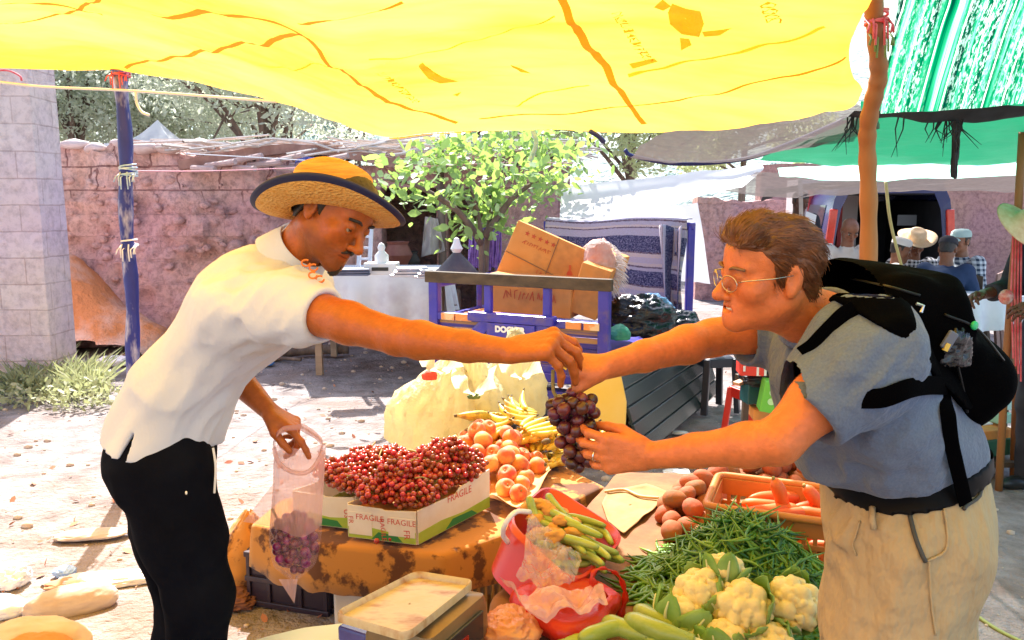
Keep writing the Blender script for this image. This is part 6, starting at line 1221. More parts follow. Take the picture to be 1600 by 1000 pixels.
zuc('thick pale courgette with rounded end, farthest left in the pile', [Z(942, 970, .5), Z(985, 985, .5), Z(1040, 1002, .5)], .024)
zuc('long pale courgette lying across the top of the pile', [Z(978, 965, .52), Z(1030, 985, .53), Z(1085, 1002, .52)], .024); zuc('slim courgette behind the long one under the cauliflower', [Z(992, 950, .5), Z(1030, 970, .5), Z(1075, 990, .49)], .022)
zuc('curled courgette bent into a hook at the front of the pile', [Z(905, 998, .5), Z(930, 990, .5), Z(955, 982, .5), Z(985, 980, .5), Z(1010, 990, .5), Z(1022, 1008, .5)], .022)
zuc('courgette at the bottom left corner of the pile', [Z(872, 996, .46), Z(910, 1004, .46), Z(960, 1012, .46)], .022); zuc('courgette at the bottom edge right of the hooked one', [Z(1020, 1000, .5), Z(1070, 1010, .5), Z(1120, 1030, .5)], .024)
zuc('dark end courgette lowest in the pile', [Z(900, 1012, .44), Z(960, 1020, .44), Z(1020, 1030, .44)], .024)
t = thing('wooden_stake', 'leaning wooden stake at the corner of the stall beside the buyer', 'stake', atz(1270, 1000, .3)); MB().tube([atz(1306, 850, .66), atz(1292, 920, .5), atz(1276, 1000, .3), A(*(atz(1268, 1040, .2)[:2]), 0)], .017, 8).build('shaft', m_pole, t, smooth=True)
# sack / cardboard lying on the sheet
flat_card('flattened_sack', 'flattened pale sack lying on the brown sheet behind the red basin', [atz(x, y, .405) for x, y in ((940, 790), (950, 770), (1010, 762), (1045, 772), (1020, 800), (975, 838), (950, 820))], pm('pale jute', (.30, .17, .065), (.38, .25, .11), ns=9, rough=.9, bump=.4, bs=60), .408, 'sack', edge=.012)
flat_card('paper_scrap', 'white paper scrap on the ground under the buyers wrist', [atz(x, y, .004) for x, y in ((1035, 745), (1075, 738), (1080, 752), (1040, 760))], m_wplastic, .03, 'paper', edge=.02)
rope('frayed rope end lying on the flattened sack', [atz(945, 768, .42), atz(975, 765, .42), atz(1000, 775, .42), atz(1030, 778, .42)], .006, pm('jute', (.6, .4, .2)))

# ------------------------------------------------------------------ red basin with courgette flowers, red bag, film
m_redp = pm('red basin plastic', (.52, .022, .010), (.58, .04, .015), ns=5, rough=.35, sss=.0, coat=.2)
a, b, c, d = at(895, 905, 2.22), at(968, 836, 2.5), at(858, 764, 2.78), at(800, 815, 2.45)
a, b, c, d = [p+(p-(a+b+c+d)/4)*.10 for p in (a, b, c, d)]; bc_ = (a+b+c+d)/4; dn = A(-.095, -.06, -.15)
def rrect(q, k, dz, r=.25, n=10):
    out = []; cen = sum(q)/4
    for i in range(4):
        p, pa, pb = q[i], q[i-1], q[(i+1) % 4]
        for s in np.linspace(0, 1, n): out.append((1-s)**2*(p+(pa-p)*r)+2*s*(1-s)*p+s*s*(p+(pb-p)*r))
    out = np.array(out); return cen+(out-cen)*k+dz
q = [a, b, c, d]; t = thing('red_basin', 'red plastic basin tilted on the stall, holding courgette flowers', 'basin', bc_+dn)
rows = [rrect(q, 1.06, dn*.06), rrect(q, 1.05, dn*-.02), rrect(q, 1.0, dn*-.03), rrect(q, .98, dn*.03), rrect(q, .86, dn*.85), rrect(q, .78, dn*.95), rrect(q, .02, dn*.97)]
MB().grid(np.array(rows), wrap=True).grid(np.array([rrect(q, 1.06, dn*.06), rrect(q, 1.03, dn*.12), rrect(q, .9, dn*.9), rrect(q, .02, dn*1.02)]), wrap=True, flip=True).build('body', m_redp, t, smooth=True, auto=50)
for s_, pts in ((0, [at(828, 800, 2.42), at(806, 800, 2.36), at(790, 818, 2.34), at(786, 835, 2.36), at(794, 848, 2.38)]),): MB().tube(smooth_curve(pts, 16), .008, 8).build('handle', m_wplastic, t, smooth=True)
m_flower = pm('wilted courgette flower', (.75, .38, .06), (.5, .22, .06), ns=20, rough=.8)
rng = np.random.default_rng(50)
fs_ = [(876, 800, 2.5, .9), (900, 815, 2.48, .3), (925, 838, 2.42, -.5), (905, 850, 2.38, .1), (880, 832, 2.4, .6), (945, 850, 2.4, -.3), (865, 815, 2.5, 1.2), (915, 800, 2.55, -.2), (890, 865, 2.33, .4), (860, 838, 2.4, .8), (930, 822, 2.5, .2), (900, 835, 2.35, -.2), (920, 862, 2.32, .5), (872, 796, 2.47, .2), (886, 806, 2.43, -.3), (912, 822, 2.38, .7), (935, 846, 2.36, .1), (905, 842, 2.31, -.5), (870, 822, 2.42, .9), (893, 820, 2.44, -.1), (925, 852, 2.33, -.8), (882, 846, 2.32, .2), (948, 858, 2.36, .4), (862, 808, 2.46, -.6), (915, 868, 2.29, .1)]
for i, (px, py, Y, a_) in enumerate(fs_):
    p = at(px, py, Y)+A(0, 0, -.03+.02*(i > 12)); d = nrm(A(math.cos(a_)*.9, -.5+rng.normal(0, .3), .1*rng.normal()-.15)); L = .12+.03*rng.random(); s_ = A(-d[1], d[0], 0)*.015*rng.normal()
    t = thing('courgette_flower', 'small green courgette with a wilted orange flower in the red basin', 'courgette', p, 'courgette flowers in the basin'); MB().tube(smooth_curve([p-d*L/2, p+s_, p+d*L/2], 10), [.006, .010, .0125, .013, .013, .013, .0125, .012, .011, .01, .006][:len(smooth_curve([p-d*L/2, p+s_, p+d*L/2], 10))], 10).build('body', m_zuc, t, smooth=True)
    crumple('flower', None, None, p-d*(L/2+.015), (.027, .024, .018), m_flower, i, .6, 9, parent=t, n=14, flat=0)
for i, pts in enumerate(([at(826, 775, 2.5), at(834, 800, 2.48), at(845, 815, 2.46)], [at(855, 772, 2.6), at(866, 788, 2.56), at(885, 806, 2.5)])): zuc(['pointed green courgette standing up at the left of the basin', 'long green courgette standing out of the back of the basin'][i], pts, .014)
# film over the front of the basin
m_film = pm('clear crumpled film', (.92, .86, .82), rough=.08, alpha=.36, bump=1.0, bs=34, bd=.06, coat=1.0); m_pinkfilm = pm('pink film', (.82, .5, .46), (.88, .7, .66), ns=5, rough=.15, alpha=.7, bump=.9, bs=20, bd=.02, coat=.4, trw=.3, trl=(.8, .3, .2))
sheet('plastic_film', 'clear crumpled plastic film over the front of the red basin', 'film', [[at(826, 800, 2.36), at(840, 810, 2.37), at(852, 828, 2.37), at(866, 852, 2.34)], [at(822, 838, 2.28), at(848, 848, 2.32), at(880, 858, 2.28), at(908, 868, 2.26)], [at(816, 880, 2.17), at(845, 888, 2.2), at(872, 892, 2.17), at(897, 905, 2.15)], [at(806, 905, 2.14), at(840, 920, 2.12), at(870, 915, 2.12), at(890, 915, 2.12)]], m_film, 70, 60, -.01, .045, 3, wf=A(20, 20, 10))
# red plastic bag
bgc = at(886, 940, 2.12); m_redbag = pm('red plastic bag', (.66, .03, .014), (.68, .06, .025), ns=6, rough=.3, trw=.35, trl=(.9, .12, .05), bump=.5, bs=14, bd=.02)
def bowl(p, t_): 
    w = 1+.10*math.sin(3*t_+p[2]*20)+.05*math.sin(7*t_+1); return A(p[0]*w, p[1]*w, p[2]+.018*math.sin(2*t_+1)*max(0, p[2])/.12)
o = MB().lathe([(.001, -.07), (.09, -.068), (.135, -.05), (.15, -.018), (.145, .002), (.128, .014), (.1, .012), (.06, .0), (.001, -.008)], 60, bgc+A(.0, 0, .0), fn=bowl).build('red_bag', m_redbag, smooth=True); so = o.modifiers.new('thick', 'SOLIDIFY'); so.thickness = .002
tag(o, 'bright red plastic carrier bag standing in front of the basin', 'bag'); hl = smooth_curve([at(945, 935, 2.1), at(925, 905, 2.08), at(938, 888, 2.1), at(965, 898, 2.14), at(977, 930, 2.16), at(968, 965, 2.15)], 26)
G = []
for i, p in enumerate(hl): tt_ = nrm(hl[min(i+1, len(hl)-1)]-hl[max(i-1, 0)]); w = nrm(np.cross(tt_, A(0, 1, .2)))*(.004+.008*abs(i/len(hl)-.5)*2+.003*math.sin(i*1.9)); G.append([p-w, p+A(0, -.006, 0), p+w])
h_ = MB().slab(G, .002).build('handle', m_redbag, o, smooth=True)
sheet('plastic_film', 'pink crumpled film lining the mouth of the red bag', 'film', [[at(778, 905, 2.06), at(815, 930, 2.03), at(860, 915, 2.1), at(900, 925, 2.1), at(940, 905, 2.1)], [at(800, 915, 2.02), at(825, 950, 1.99), at(860, 950, 2.0), at(905, 950, 2.0), at(945, 925, 2.04)], [at(812, 935, 1.995), at(830, 958, 1.985), at(865, 962, 1.985), at(905, 955, 1.985), at(950, 950, 2.0)]], m_pinkfilm, 70, 40, -.0, .035, 5, wf=A(22, 22, 10))
crumple('orange_bag', 'orange plastic bag lying left of the red bag at the bottom', 'bag', at(795, 985, 2.0), (.075, .08, .05), pm('orange bag film', (.72, .26, .08), (.78, .42, .2), ns=7, rough=.3, trw=.3, trl=(.9, .3, .05), bump=.6, bs=16, bd=.02), 33, .3, 7)
# ------------------------------------------------------------------ scale
m_tray = pm('worn cream tray', (.52, .40, .20), (.60, .52, .38), ns=9, det=8, rough=.4, c3=(.34, .15, .03), ns3=9, coat=.1, stretch=(1, 2.5, 1)); m_scale = pm('brown scale body', (.2, .12, .05), (.3, .2, .1), ns=4, rough=.35, metal=.3)
a, b, c, d = atz(520, 966, .62), atz(650, 899, .62), atz(743, 914, .62), atz(636, 1000, .62); q = [a, b, c, d]; cs = (a+b+c+d)/4
t = thing('weighing_scale', 'market scale with a worn cream weighing tray', 'scale', cs*A(1, 1, 0)+A(0, 0, .44)); dz = A(0, 0, 1)
rows = [rrect(q, .02, dz*-.002, .12, 6), rrect(q, .8, dz*-.001, .12, 6), rrect(q, .93, dz*0, .12, 6), rrect(q, .955, dz*.012, .12, 6), rrect(q, .985, dz*.015, .12, 6), rrect(q, 1.0, dz*.01, .12, 6), rrect(q, 1.0, dz*-.006, .12, 6), rrect(q, .97, dz*-.008, .12, 6), rrect(q, .02, dz*-.008, .12, 6)]
MB().grid(np.array(rows), wrap=True).build('tray', m_tray, t, smooth=True, auto=40)
q2 = [x+(nrm(d-a)*.03+nrm(c-d)*.045) for x in q]
rows = [rrect(q2, .3, dz*-.008, .1, 5), rrect(q2, .86, dz*-.03, .1, 5), rrect(q2, .92, dz*-.06, .1, 5), rrect(q2, .95, dz*-.17, .1, 5), rrect(q2, .02, dz*-.18, .1, 5)]
body = MB().grid(np.array(rows), wrap=True, flip=True).build('body', m_scale, t, smooth=True, auto=30)
fx = nrm(c-d); nn = A(fx[1], -fx[0], 0); fc = (q2[2]+q2[3])/2-dz*.095+nn*.0+(sum(q2)/4-(q2[2]+q2[3])/2)*.06; Rf = np.stack([fx, A(0, 0, 1), nn], 1)
MB().box(fc, (.19, .075, .012), Rf).build('display', m_blackp, t, bevel=.003); MB().box(fc+nn*.008+fx*-.03, (.09, .02, .004), Rf).build('screen', pm('red display glass', (.3, .02, .01), rough=.1), t)
MB().lathe([(.03, -.035), (.03, .0)], 12, cs-dz*.01).build('neck', m_scale, t)
t = thing('packing_case', 'pale case under a cloth carrying the scale', 'case', (-.27, 1.82, 0)); MB().box((-.26, 1.80, .22), (.42, .36, .43), R3(0, 0, .15)).build('body', m_foam, t, bevel=.01)
sheet('white_cloth', 'white and pale blue cloth hanging over the case left of the scale', 'cloth', [[atz(400, 1000, .40), atz(450, 985, .45), atz(520, 975, .452), atz(600, 965, .452)], [atz(395, 1040, .38), atz(440, 1030, .45), atz(520, 1020, .452), atz(640, 1030, .452)], [atz(400, 1200, .36), atz(470, 1180, .45), atz(560, 1180, .45), atz(700, 1180, .45)]], pm('white blue cloth', (.7, .74, .78), (.6, .74, .7), ns=3, rough=.8, bump=.3, bs=20), 30, 20, -.003, .012, 7)
MB().box(atz(585, 988, .50), (.16, .1, .04), R3(0, 0, -.5)).build('blue_box', pm('blue lacquer', (.02, .02, .2), (.1, .1, .4), ns=4, rough=.2), bevel=.006); tag(bpy.data.objects['blue_box'], 'shiny blue box under the left corner of the weighing tray', 'box')

# ------------------------------------------------------------------ litter on the ground, left
def litter(name, label, cat, px, py, r, mat, seed, amp=.3, z=.0, rz=0, fr=6): crumple(name, label, cat, atz(px, py, r[2]*.5+gz(0, 0)*0), r, mat, seed, amp, fr, R=R3(0, 0, rz))
m_stone = pm('tan stone', (.5, .38, .3), (.6, .5, .42), ns=8, rough=.9, bump=.4, bs=30)
litter('stone', 'long smooth tan stone in the left foreground', 'stone', 112, 942, (.17, .07, .07), m_stone, 41, .08, rz=.45)
litter('plastic_bag', 'white plastic bag at the left edge of the yard', 'bag', 8, 902, (.1, .08, .06), m_wplastic, 42)
litter('white_box', 'white foam piece cut by the left edge', 'foam', 0, 950, (.1, .07, .05), m_wplastic, 43, .1)
litter('plastic_bag', 'flat pale torn bag lying behind the long stone', 'bag', 170, 905, (.2, .07, .025), pm('pale film', (.75, .68, .6), (.8, .76, .72), ns=8, rough=.3, bump=.6, bs=20), 44, .4, rz=.2)
litter('blue_wrapper', 'small pale blue wrapper beside the torn bag', 'wrapper', 100, 893, (.05, .04, .02), pm('pale blue film', (.3, .45, .75), rough=.3), 45)
litter('brown_paper', 'brown paper scrap under the torn bag', 'paper', 118, 910, (.11, .05, .015), pm('brown paper', (.5, .26, .14), rough=.9), 46, .3, rz=.3)
litter('plastic_bag', 'white bag blown against the weeds by the wall', 'bag', 180, 565, (.16, .1, .06), m_wplastic, 47)
litter('blue_wrapper', 'blue wrapper lying near the log', 'wrapper', 415, 567, (.08, .05, .04), pm('blue film wrapper', (.05, .2, .5), rough=.3), 48)
litter('white_stone', 'white flat stone on the path beside the seller', 'stone', 140, 835, (.16, .06, .02), m_stone, 49, .2, rz=.2)
t = thing('bundle', 'tan and orange folded cloth bundle at the bottom left corner', 'bundle', atz(50, 1000, 0)); crumple('cover', None, None, atz(50, 1012, .06), (.19, .12, .10), pm('tan cloth', (.6, .4, .22), (.66, .48, .3), ns=5, rough=.9), 50, .12, 4, parent=t); crumple('lining', None, None, atz(72, 1010, .08)+A(0, -.05, 0), (.12, .08, .075), pm('orange cloth', (.62, .22, .04), rough=.9), 51, .12, 4, parent=t)
rng = np.random.default_rng(55); mb = MB(); n = 260; P = np.array([A(*(atz(rng.uniform(0, 640) if i < 210 else rng.uniform(1000, 1600), 560+430*rng.random()**1.4, 0)[:2]), .012) for i in range(n)]); P[:, 2] += gz(P[:, 0], P[:, 1]); V, F = leaf_cloud(P, .035, rng, up=2.5, asp=.5, jit=.5)
o = put('fallen_leaves', V, F, pm('dry red brown leaf', (.32, .09, .05), (.5, .26, .16), ns=1.5, rough=.9), smooth=False); tag(o, 'dry fallen leaves scattered over the yard', kind='stuff')
mb = MB(); 
for i in range(1500):
    x, y = rng.uniform(-4.5, 3.5), rng.uniform(2.6, 9.5); r = .005+.03*rng.random()**4; mb.ball((x, y, float(gz(np.array([x]), np.array([y]))[0])+r*.2), (r, r*.8, r*.6), 6)
o = mb.build('pebbles', m_stone, smooth=True); tag(o, 'small pebbles scattered over the trodden earth', kind='stuff')
litter('paper_scrap', 'white paper scrap on the ground right of the trike', 'paper', 1062, 676, (.06, .03, .012), m_wplastic, 52); litter('paper_scrap', 'small white scrap near the trike panel foot', 'paper', 1020, 700, (.07, .04, .012), m_wplastic, 53)
rope('green reed lying on the ground at the bottom right', [atz(1515, 955, .02), atz(1560, 985, .02), atz(1610, 1010, .02)], .008, pm('reed', (.3, .35, .1)), 'reed', 'reed')
# ------------------------------------------------------------------ people
m_skin = pm('skin', (.4, .2, .12), None, rough=.40, attr=True, sss=.10, bump=.5, bs=160, bd=.003, spec=.4)
m_eye = pm('eye', (.8, .8, .8), rough=.08, attr=True, coat=.6)
def flatcone(S, a, b, ra, rb, k=.01, sub=False):         # cone with a flat far end
    a = np.asarray(a, float); b = np.asarray(b, float); ab = b-a; L = np.linalg.norm(ab); d_ = ab/L; r = max(ra, rb)
    def fn(X, Y, Z):
        x, y, z = X-a[0], Y-a[1], Z-a[2]; q = x*d_[0]+y*d_[1]+z*d_[2]; t = np.clip(q/L, 0, 1.3)
        d = np.sqrt((x-t*ab[0])**2+(y-t*ab[1])**2+(z-t*ab[2])**2)-(ra+(rb-ra)*t); return np.maximum(d, q-L)
    return S.op(fn, np.minimum(a, b)-r, np.maximum(a, b)+r, k, sub)
class Head:
    def __init__(s, c, F, roll=0., sc=1., low=1.0, U=None):
        s.c = np.asarray(c, float); s.F = nrm(F); up = A(0, 0, 1) if U is None else np.asarray(U, float); s.R = nrm(np.cross(s.F, up)); s.U = np.cross(s.R, s.F)
        if roll: s.U, s.R = s.U*math.cos(roll)+s.R*math.sin(roll), s.R*math.cos(roll)-s.U*math.sin(roll)
        s.s = sc; s.low = low; s.M = np.stack([s.F, s.R, s.U], 1)
    def __call__(s, f, u, r=0.):
        if u < -.03: u = -.03+(u+.03)*s.low
        return s.c+s.s*(s.F*f+s.U*u+s.R*r)
    def loc(s, P): q = (P-s.c)/s.s; return q@s.F, q@s.U, q@s.R
    def build(s, S, neck, neck_r=.055, nose=1., ears=True, detail=True, lid=0., mouth=0.):
        P, k = s, s.s; E = lambda c, r, kk=.02: S.ell(c, np.array(r)*k, s.M, kk)       # radii: f, r, u
        E(P(-.012, .035), (.097, .076, .083), .02); E(P(.035, .045), (.055, .062, .055)); E(P(.03, -.035), (.058, .060, .078), .025)
        for q in (-1, 1):
            S.cone(P(-.012, -.055, q*.051), P(.072, -.098, q*.014), .017*k, .017*k, .025); S.ball(P(.060, -.022, q*.046), .021*k, .022)
            S.cone(P(.082, .022, q*.010), P(.070, .024, q*.047), .0085*k, .008*k, .014)
        S.ball(P(.078, -.101), .0195*k, .02); E(P(.074, -.068), (.022, .030, .026), .015)
        if detail:
            for q in (-1, 1): S.ball(P(.094, .001, q*.033), .0135*k, .012, True)
        S.cone(P(.086, .010), P(.116*nose, -.034), .0075*k, .0115*k, .010); S.ball(P(.113*nose, -.036), .0115*k, .006)
        for q in (-1, 1): S.ball(P(.099, -.040, q*.0125), .0085*k, .006)
        S.cone(P(.096, -.062, 0), P(.083, -.067, .024), .0058*k, .003*k, .005); S.cone(P(.096, -.062, 0), P(.083, -.067, -.024), .0058*k, .003*k, .005)
        S.cone(P(.093, -.0765, 0), P(.082, -.071, .021), .0066*k, .003*k, .005); S.cone(P(.093, -.0765, 0), P(.082, -.071, -.021), .0066*k, .003*k, .005)
        S.cone(P(.108, -.0693, -.026), P(.108, -.0693, .026), .0095*k, .0095*k, .003, True) if False else None
        if detail:
            for q in (-1, 1):      # lids
                S.chain([P(.076, .004, q*.046), P(.0885, .0085, q*.033), P(.086, .003, q*.019)], [.0035*k]*3, .004); S.chain([P(.075, -.002, q*.046), P(.0855, -.0085, q*.033), P(.084, -.002, q*.019)], [.003*k]*3, .004)
        if lid:
            for q in (-1, 1): S.ball(P(.0775, .0032+.004*lid, q*.0325), .0133*k, .003)
        if mouth:
            S.chain([P(.080, -.0695, -.022), P(.098, -.0695, -.008), P(.098, -.0695, .008), P(.080, -.0695, .022)], [.004*k*mouth, .006*k*mouth, .006*k*mouth, .004*k*mouth], .003, True)
            for q in (-1, 1): S.chain([P(.098, -.036, q*.022), P(.088, -.058, q*.036), P(.080, -.080, q*.038)], [.0022*k]*3, .006, True)
        if ears:
            for q in (-1, 1):
                Me = np.stack([nrm(s.F*.9+s.U*.25), s.R, nrm(s.U*.95-s.F*.25)], 1); S.ell(P(-.016, -.004, q*.077), np.array((.019, .0085, .033))*k, Me, .006)
                S.ell(P(-.010, .000, q*.085), np.array((.010, .006, .018))*k, Me, .004, True); S.ball(P(-.008, -.030, q*.075), .008*k, .006)
        S.cone(P(-.028, -.055), neck, neck_r*k, neck_r*1.12*k, .03); S.cone(P(.01, -.085), neck+(s.F-s.F*0)*.012, .030*k, .036*k, .03)
        return s
    def color(s, base, lip=(.55, .75, .75), beard=0.):
        base = A(*base)
        def fn(V):
            f, u, r = s.loc(V); c = np.tile(base, (len(V), 1)); n = fbm(V*30, 3)[:, None]; n2 = fbm(V*130+7, 2)[:, None]; c *= (.80+.30*n)*(.84+.32*n2); c = c*(1-.12*n)+c*A(1.15, .75, .7)*(.12*n)
            if s.low != 1: u = np.where(u < -.03, -.03+(u+.03)/s.low, u)
            lipm = np.exp(-(((u+.0695)/.0085)**2+(r/.024)**4))*(f > .07); c = c*(1-lipm[:, None]*.75)+(base*A(.95, .48, .5))*(lipm[:, None]*.75)
            ln = np.exp(-(((u+.0692)/.0022)**2))*(np.abs(r) < .024)*(f > .075); c *= 1-.7*ln[:, None]  # mouth line: shade of the lip crease put into the skin colour
            chk = np.exp(-(((u+.03)/.03)**2+((np.abs(r)-.045)/.025)**2))*(f > .03); c = c*(1-.18*chk[:, None])+base*A(1.1, .6, .55)*(.18*chk[:, None])
            if beard:
                b = np.clip((-.045-u)/.02, 0, 1)*(f > -.02)*(f < .15)*(u > -.14)*np.clip((.02+f)/.03, 0, 1)*(1-lipm)*(np.abs(r) < .075); c *= 1-beard*b[:, None]*(.6+.4*n)
            return c
        return fn
    def eyes(s, par, gaze, iris=(.05, .025, .012), closed=0.):
        for q in (-1, 1):
            c = s(.0765, .0, q*.0325); r = .0125*s.s; mb = MB().ball(c, r, 26); v = np.array(mb.v); d = (v-c)/r; g = nrm(gaze); a = np.degrees(np.arccos(np.clip(d@g, -1, 1)))
            col = np.where((a < 34)[:, None], A(*iris), A(.30, .25, .2)); col = np.where((a < 12)[:, None], A(.004, .004, .004), col); put('eye', v, mb.f, m_eye, par, True, col)
    def brows(s, par, mat, th=.0045, drop=0.):
        for q in (-1, 1):
            mb = MB().tube(smooth_curve([s(.094, .016-drop, q*.014), s(.0935, .0235-drop*.5, q*.032), s(.078, .022, q*.052)], 12), np.r_[np.linspace(.6, 1, 6), np.linspace(1, .35, 30)][:len(smooth_curve([A(0, 0, 0), A(1, 0, 0), A(2, 0, 0)], 12))]*th, 8, sq=.8); mb.build('eyebrow', mat, par, smooth=True)
    def hair(s, par, mat, line, th=.012, top=(.0, .0), h=.0035, extra=None, freq=(60, 260), amp=.006, low=-.075, strand=0, sl=.03):   # line: hairline height u as (f, u) pairs
        S = SDF(s.c-.15*s.s, s.c+.15*s.s, h); k = s.s; S.ell(s(-.012, .035), (A(.097, .076, .083)+th)*k, s.M, .02); S.ell(s(.03, .045), (A(.055, .062, .055)+th*.9)*k, s.M, .02)
        S.ell(s(-.045, -.025), A(.05+th, .058+th*.6, .06)*k, s.M, .02)
        if extra:
            for f, u, r, rad in extra: S.ball(s(f, u, r), rad*k, .02)
        X, Y, Z = np.meshgrid(*S.ax, indexing='ij', sparse=True); x, y, z = (X-s.c[0])/k, (Y-s.c[1])/k, (Z-s.c[2])/k
        f = x*s.F[0]+y*s.F[1]+z*s.F[2]; u = x*s.U[0]+y*s.U[1]+z*s.U[2]; hl = np.interp(f.ravel(), [p[0] for p in line], [p[1] for p in line]).reshape(f.shape); S.v = np.maximum(S.v, ((hl-u)*.75*k).astype(np.float32))
        def nz(P):
            f, u, r = s.loc(P); q = np.stack([f*freq[0]*.35, u*freq[0]*.5, r*freq[1]*.6], 1); return (ridge(q, 2)-.55)*amp+(fbm(P*45, 2)-.5)*amp
        S.near(nz); V, F_ = S.mesh(1); o = put('hair', V, F_, mat, par, True)
        if strand:
            rng = np.random.default_rng(9); N = np.zeros_like(V); fa = np.cross(V[F_[:, 1]]-V[F_[:, 0]], V[F_[:, 2]]-V[F_[:, 0]])
            for q in range(4):
                for d in range(3): N[:, d] += np.bincount(F_[:, q], fa[:, d], len(V))
            N /= np.linalg.norm(N, axis=1, keepdims=True)+1e-9; f, u, r = s.loc(V); outer = (N*(V-s.c)).sum(1) > .02*k; I = rng.choice(np.where(outer)[0], strand); mb = MB(); vs = []; fs = []
            for j in I:
                n = N[j]; d = -s.F*(1.0 if u[j] > .03 else .75)+s.U*(.55 if (f[j] > .045 and u[j] > .05) else -.35 if u[j] > .05 else -.9)+rng.normal(size=3)*.22; d = nrm(d-n*np.dot(d, n)); L = sl*(.6+.8*rng.random()); w = np.cross(n, d)*.0011; p0 = V[j]-n*.002
                pts_ = [p0, p0+d*L*.35+n*L*.10, p0+d*L*.7+n*L*.12, p0+d*L+n*L*.06]
                b = len(vs)
                for q, p in enumerate(pts_): ww = w*(1-.28*q); vs += [p-ww, p+ww+n*.0006]
                fs += [(b+2*q, b+2*q+1, b+2*q+3, b+2*q+2) for q in range(3)]
            put('hair_strands', np.array(vs), np.array(fs), mat, o, True)
        return o
def hand(S, W_, D, N, T, curl, thumb, s=1.0, spread=(.12, .03, -.05, -.14), roll=None):
    D = nrm(D); N = nrm(np.asarray(N)-D*np.dot(N, D)); T = nrm(np.asarray(T)-D*np.dot(T, D)-N*np.dot(T, N)); W_ = np.asarray(W_, float)
    kd = (.088, .093, .087, .078); kt = (.031, .0105, -.0105, -.030); ln = ((.042, .026, .021), (.046, .029, .022), (.043, .027, .022), (.034, .021, .019)); tips = []
    S.econe(W_+D*.012*s, W_+D*.072*s, T, .026*s, .016*s, .037*s, .0135*s, .012)
    for i in range(4):
        K = W_+s*(D*kd[i]+T*kt[i]-N*.002); S.cone(W_+s*(T*kt[i]*.55+D*.012), K, .014*s, .0125*s, .010); S.ball(K-N*.003*s, .0122*s, .006)
        p = K; a = 0.; rad = .0102 if i < 3 else .0088
        for j in range(3):
            a += curl[i][j]; d = nrm(D*math.cos(a)+N*math.sin(a)+T*spread[i]*(1 if j == 0 else .5)); q = p+d*ln[i][j]*s; r0 = rad*(1-.08*j)*s; r1 = rad*(1-.08*(j+1))*s; S.cone(p, q, r0, r1, .0032 if j else .005); S.ball(p-N*.0*s, r0*1.06, .003); p = q
        tips.append(p)
    p = W_+s*(D*.022+T*.024+N*.006)
    for j, (L, r0, r1) in enumerate(((.046, .017, .0135), (.034, .0125, .0108), (.028, .0108, .0088))):
        d = nrm(D*thumb[j][0]+T*thumb[j][1]+N*thumb[j][2]); q = p+d*L*s; S.cone(p, q, r0*s, r1*s, .012 if j == 0 else .004); p = q
    tips.append(p); return tips
def nails(par, tips, S=None): pass
def fold_noise(P, D, k=(3, 16), amp=.006, seed=0):
    D = nrm(D); a = nrm(np.cross(D, (0, 1, .2))); b = np.cross(D, a); q = np.stack([P@D*k[0], P@a*k[1], P@b*k[1]], 1)+seed; return -(ridge(q+.6*fbm(P*5+seed, 2)[:, None], 2)-.55)*amp

# ================================================================= the seller (left)
m_polo = pm('white polo cotton', (.60, .64, .76), (.66, .70, .82), ns=4, rough=.85, bump=.5, bs=11, bd=.016, sheen=.1, stretch=(1, 1, .6)); m_navy = pm('navy trousers', (.003, .0035, .007), (.006, .007, .012), ns=5, rough=.85, spec=.04, bump=.2, bs=300)
m_bhair = pm('black hair', (.012, .009, .008), (.03, .022, .018), ns=40, rough=.5)
t = thing('person', 'person in white polo and straw hat leaning over the stall, holding out grapes', 'person', at(290, 700, 2.0)*A(1, 1, 0))
seller = t
Hd = Head(at(523, 333, 1.92), (.74, -.42, -.53), sc=.96, U=(.45, .03, .9))
nb = at(452, 408, 1.99); pel = at(248, 690, 2.02); wst = at(300, 600, 2.02); cst = at(400, 475, 2.0); shR = at(460, 480, 1.80); shL = at(470, 452, 2.19)
elR = at(622, 527, 1.63); wrR = at(792, 549, 1.50); elL = at(352, 572, 2.27); wrL = at(418, 640, 2.14)
S = SDF(at(150, 800, 2.0)*A(1, 0, 1)+A(0, 1.36, -.05), at(910, 235, 1.55)*A(1, 0, 1)+A(0, 2.42, .1), .0037)
Hd.build(S, nb, .052, lid=.8)
Yw = A(.1, 1, 0)
S.econe(pel, wst, Yw, .13, .095, .125, .09, .03); S.econe(wst, cst, Yw, .125, .09, .14, .1, .03); S.cone(cst, nb, .09, .055, .04)
S.chain([shR, shR*.45+elR*.55, elR], [.054, .044, .037], .02); S.chain([elR, elR*.78+wrR*.22, elR*.35+wrR*.65, wrR], [.0365, .038, .030, .0245], .015); S.cone(cst, shR, .08, .058, .05)
S.chain([shL, elL], [.055, .04], .02); S.chain([elL, elL*.7+wrL*.3, wrL], [.04, .041, .026], .015); S.cone(cst, shL, .08, .056, .05)
Dr = nrm(at(850, 540, 1.485)-wrR)
tipsR = hand(S, wrR, Dr, (.25, .35, -.9), (.05, 1, .3), ((.75, .55, .25), (.85, .5, .25), (.95, .5, .25), (1.05, .5, .3)), ((.75, .3, .65), (.85, -.1, .6), (.8, -.2, .6)), 1.02)
Dl = nrm(A(.80, -.05, -.52))
tipsL = hand(S, wrL, Dl, (-.45, .05, -.85), (.0, -1, .2), ((.25, .25, .1), (.85, .8, .4), (1.0, .9, .5), (1.05, .9, .5)), ((.8, .5, .4), (.9, .1, .3), (1, 0, .3)), 1.0)
body = S.build('body', m_skin, t, 1, Hd.color((.44, .115, .02), beard=.55))
Hd.eyes(body, at(870, 590, 1.5)-Hd.c); Hd.brows(body, m_bhair, .0048, -.005)
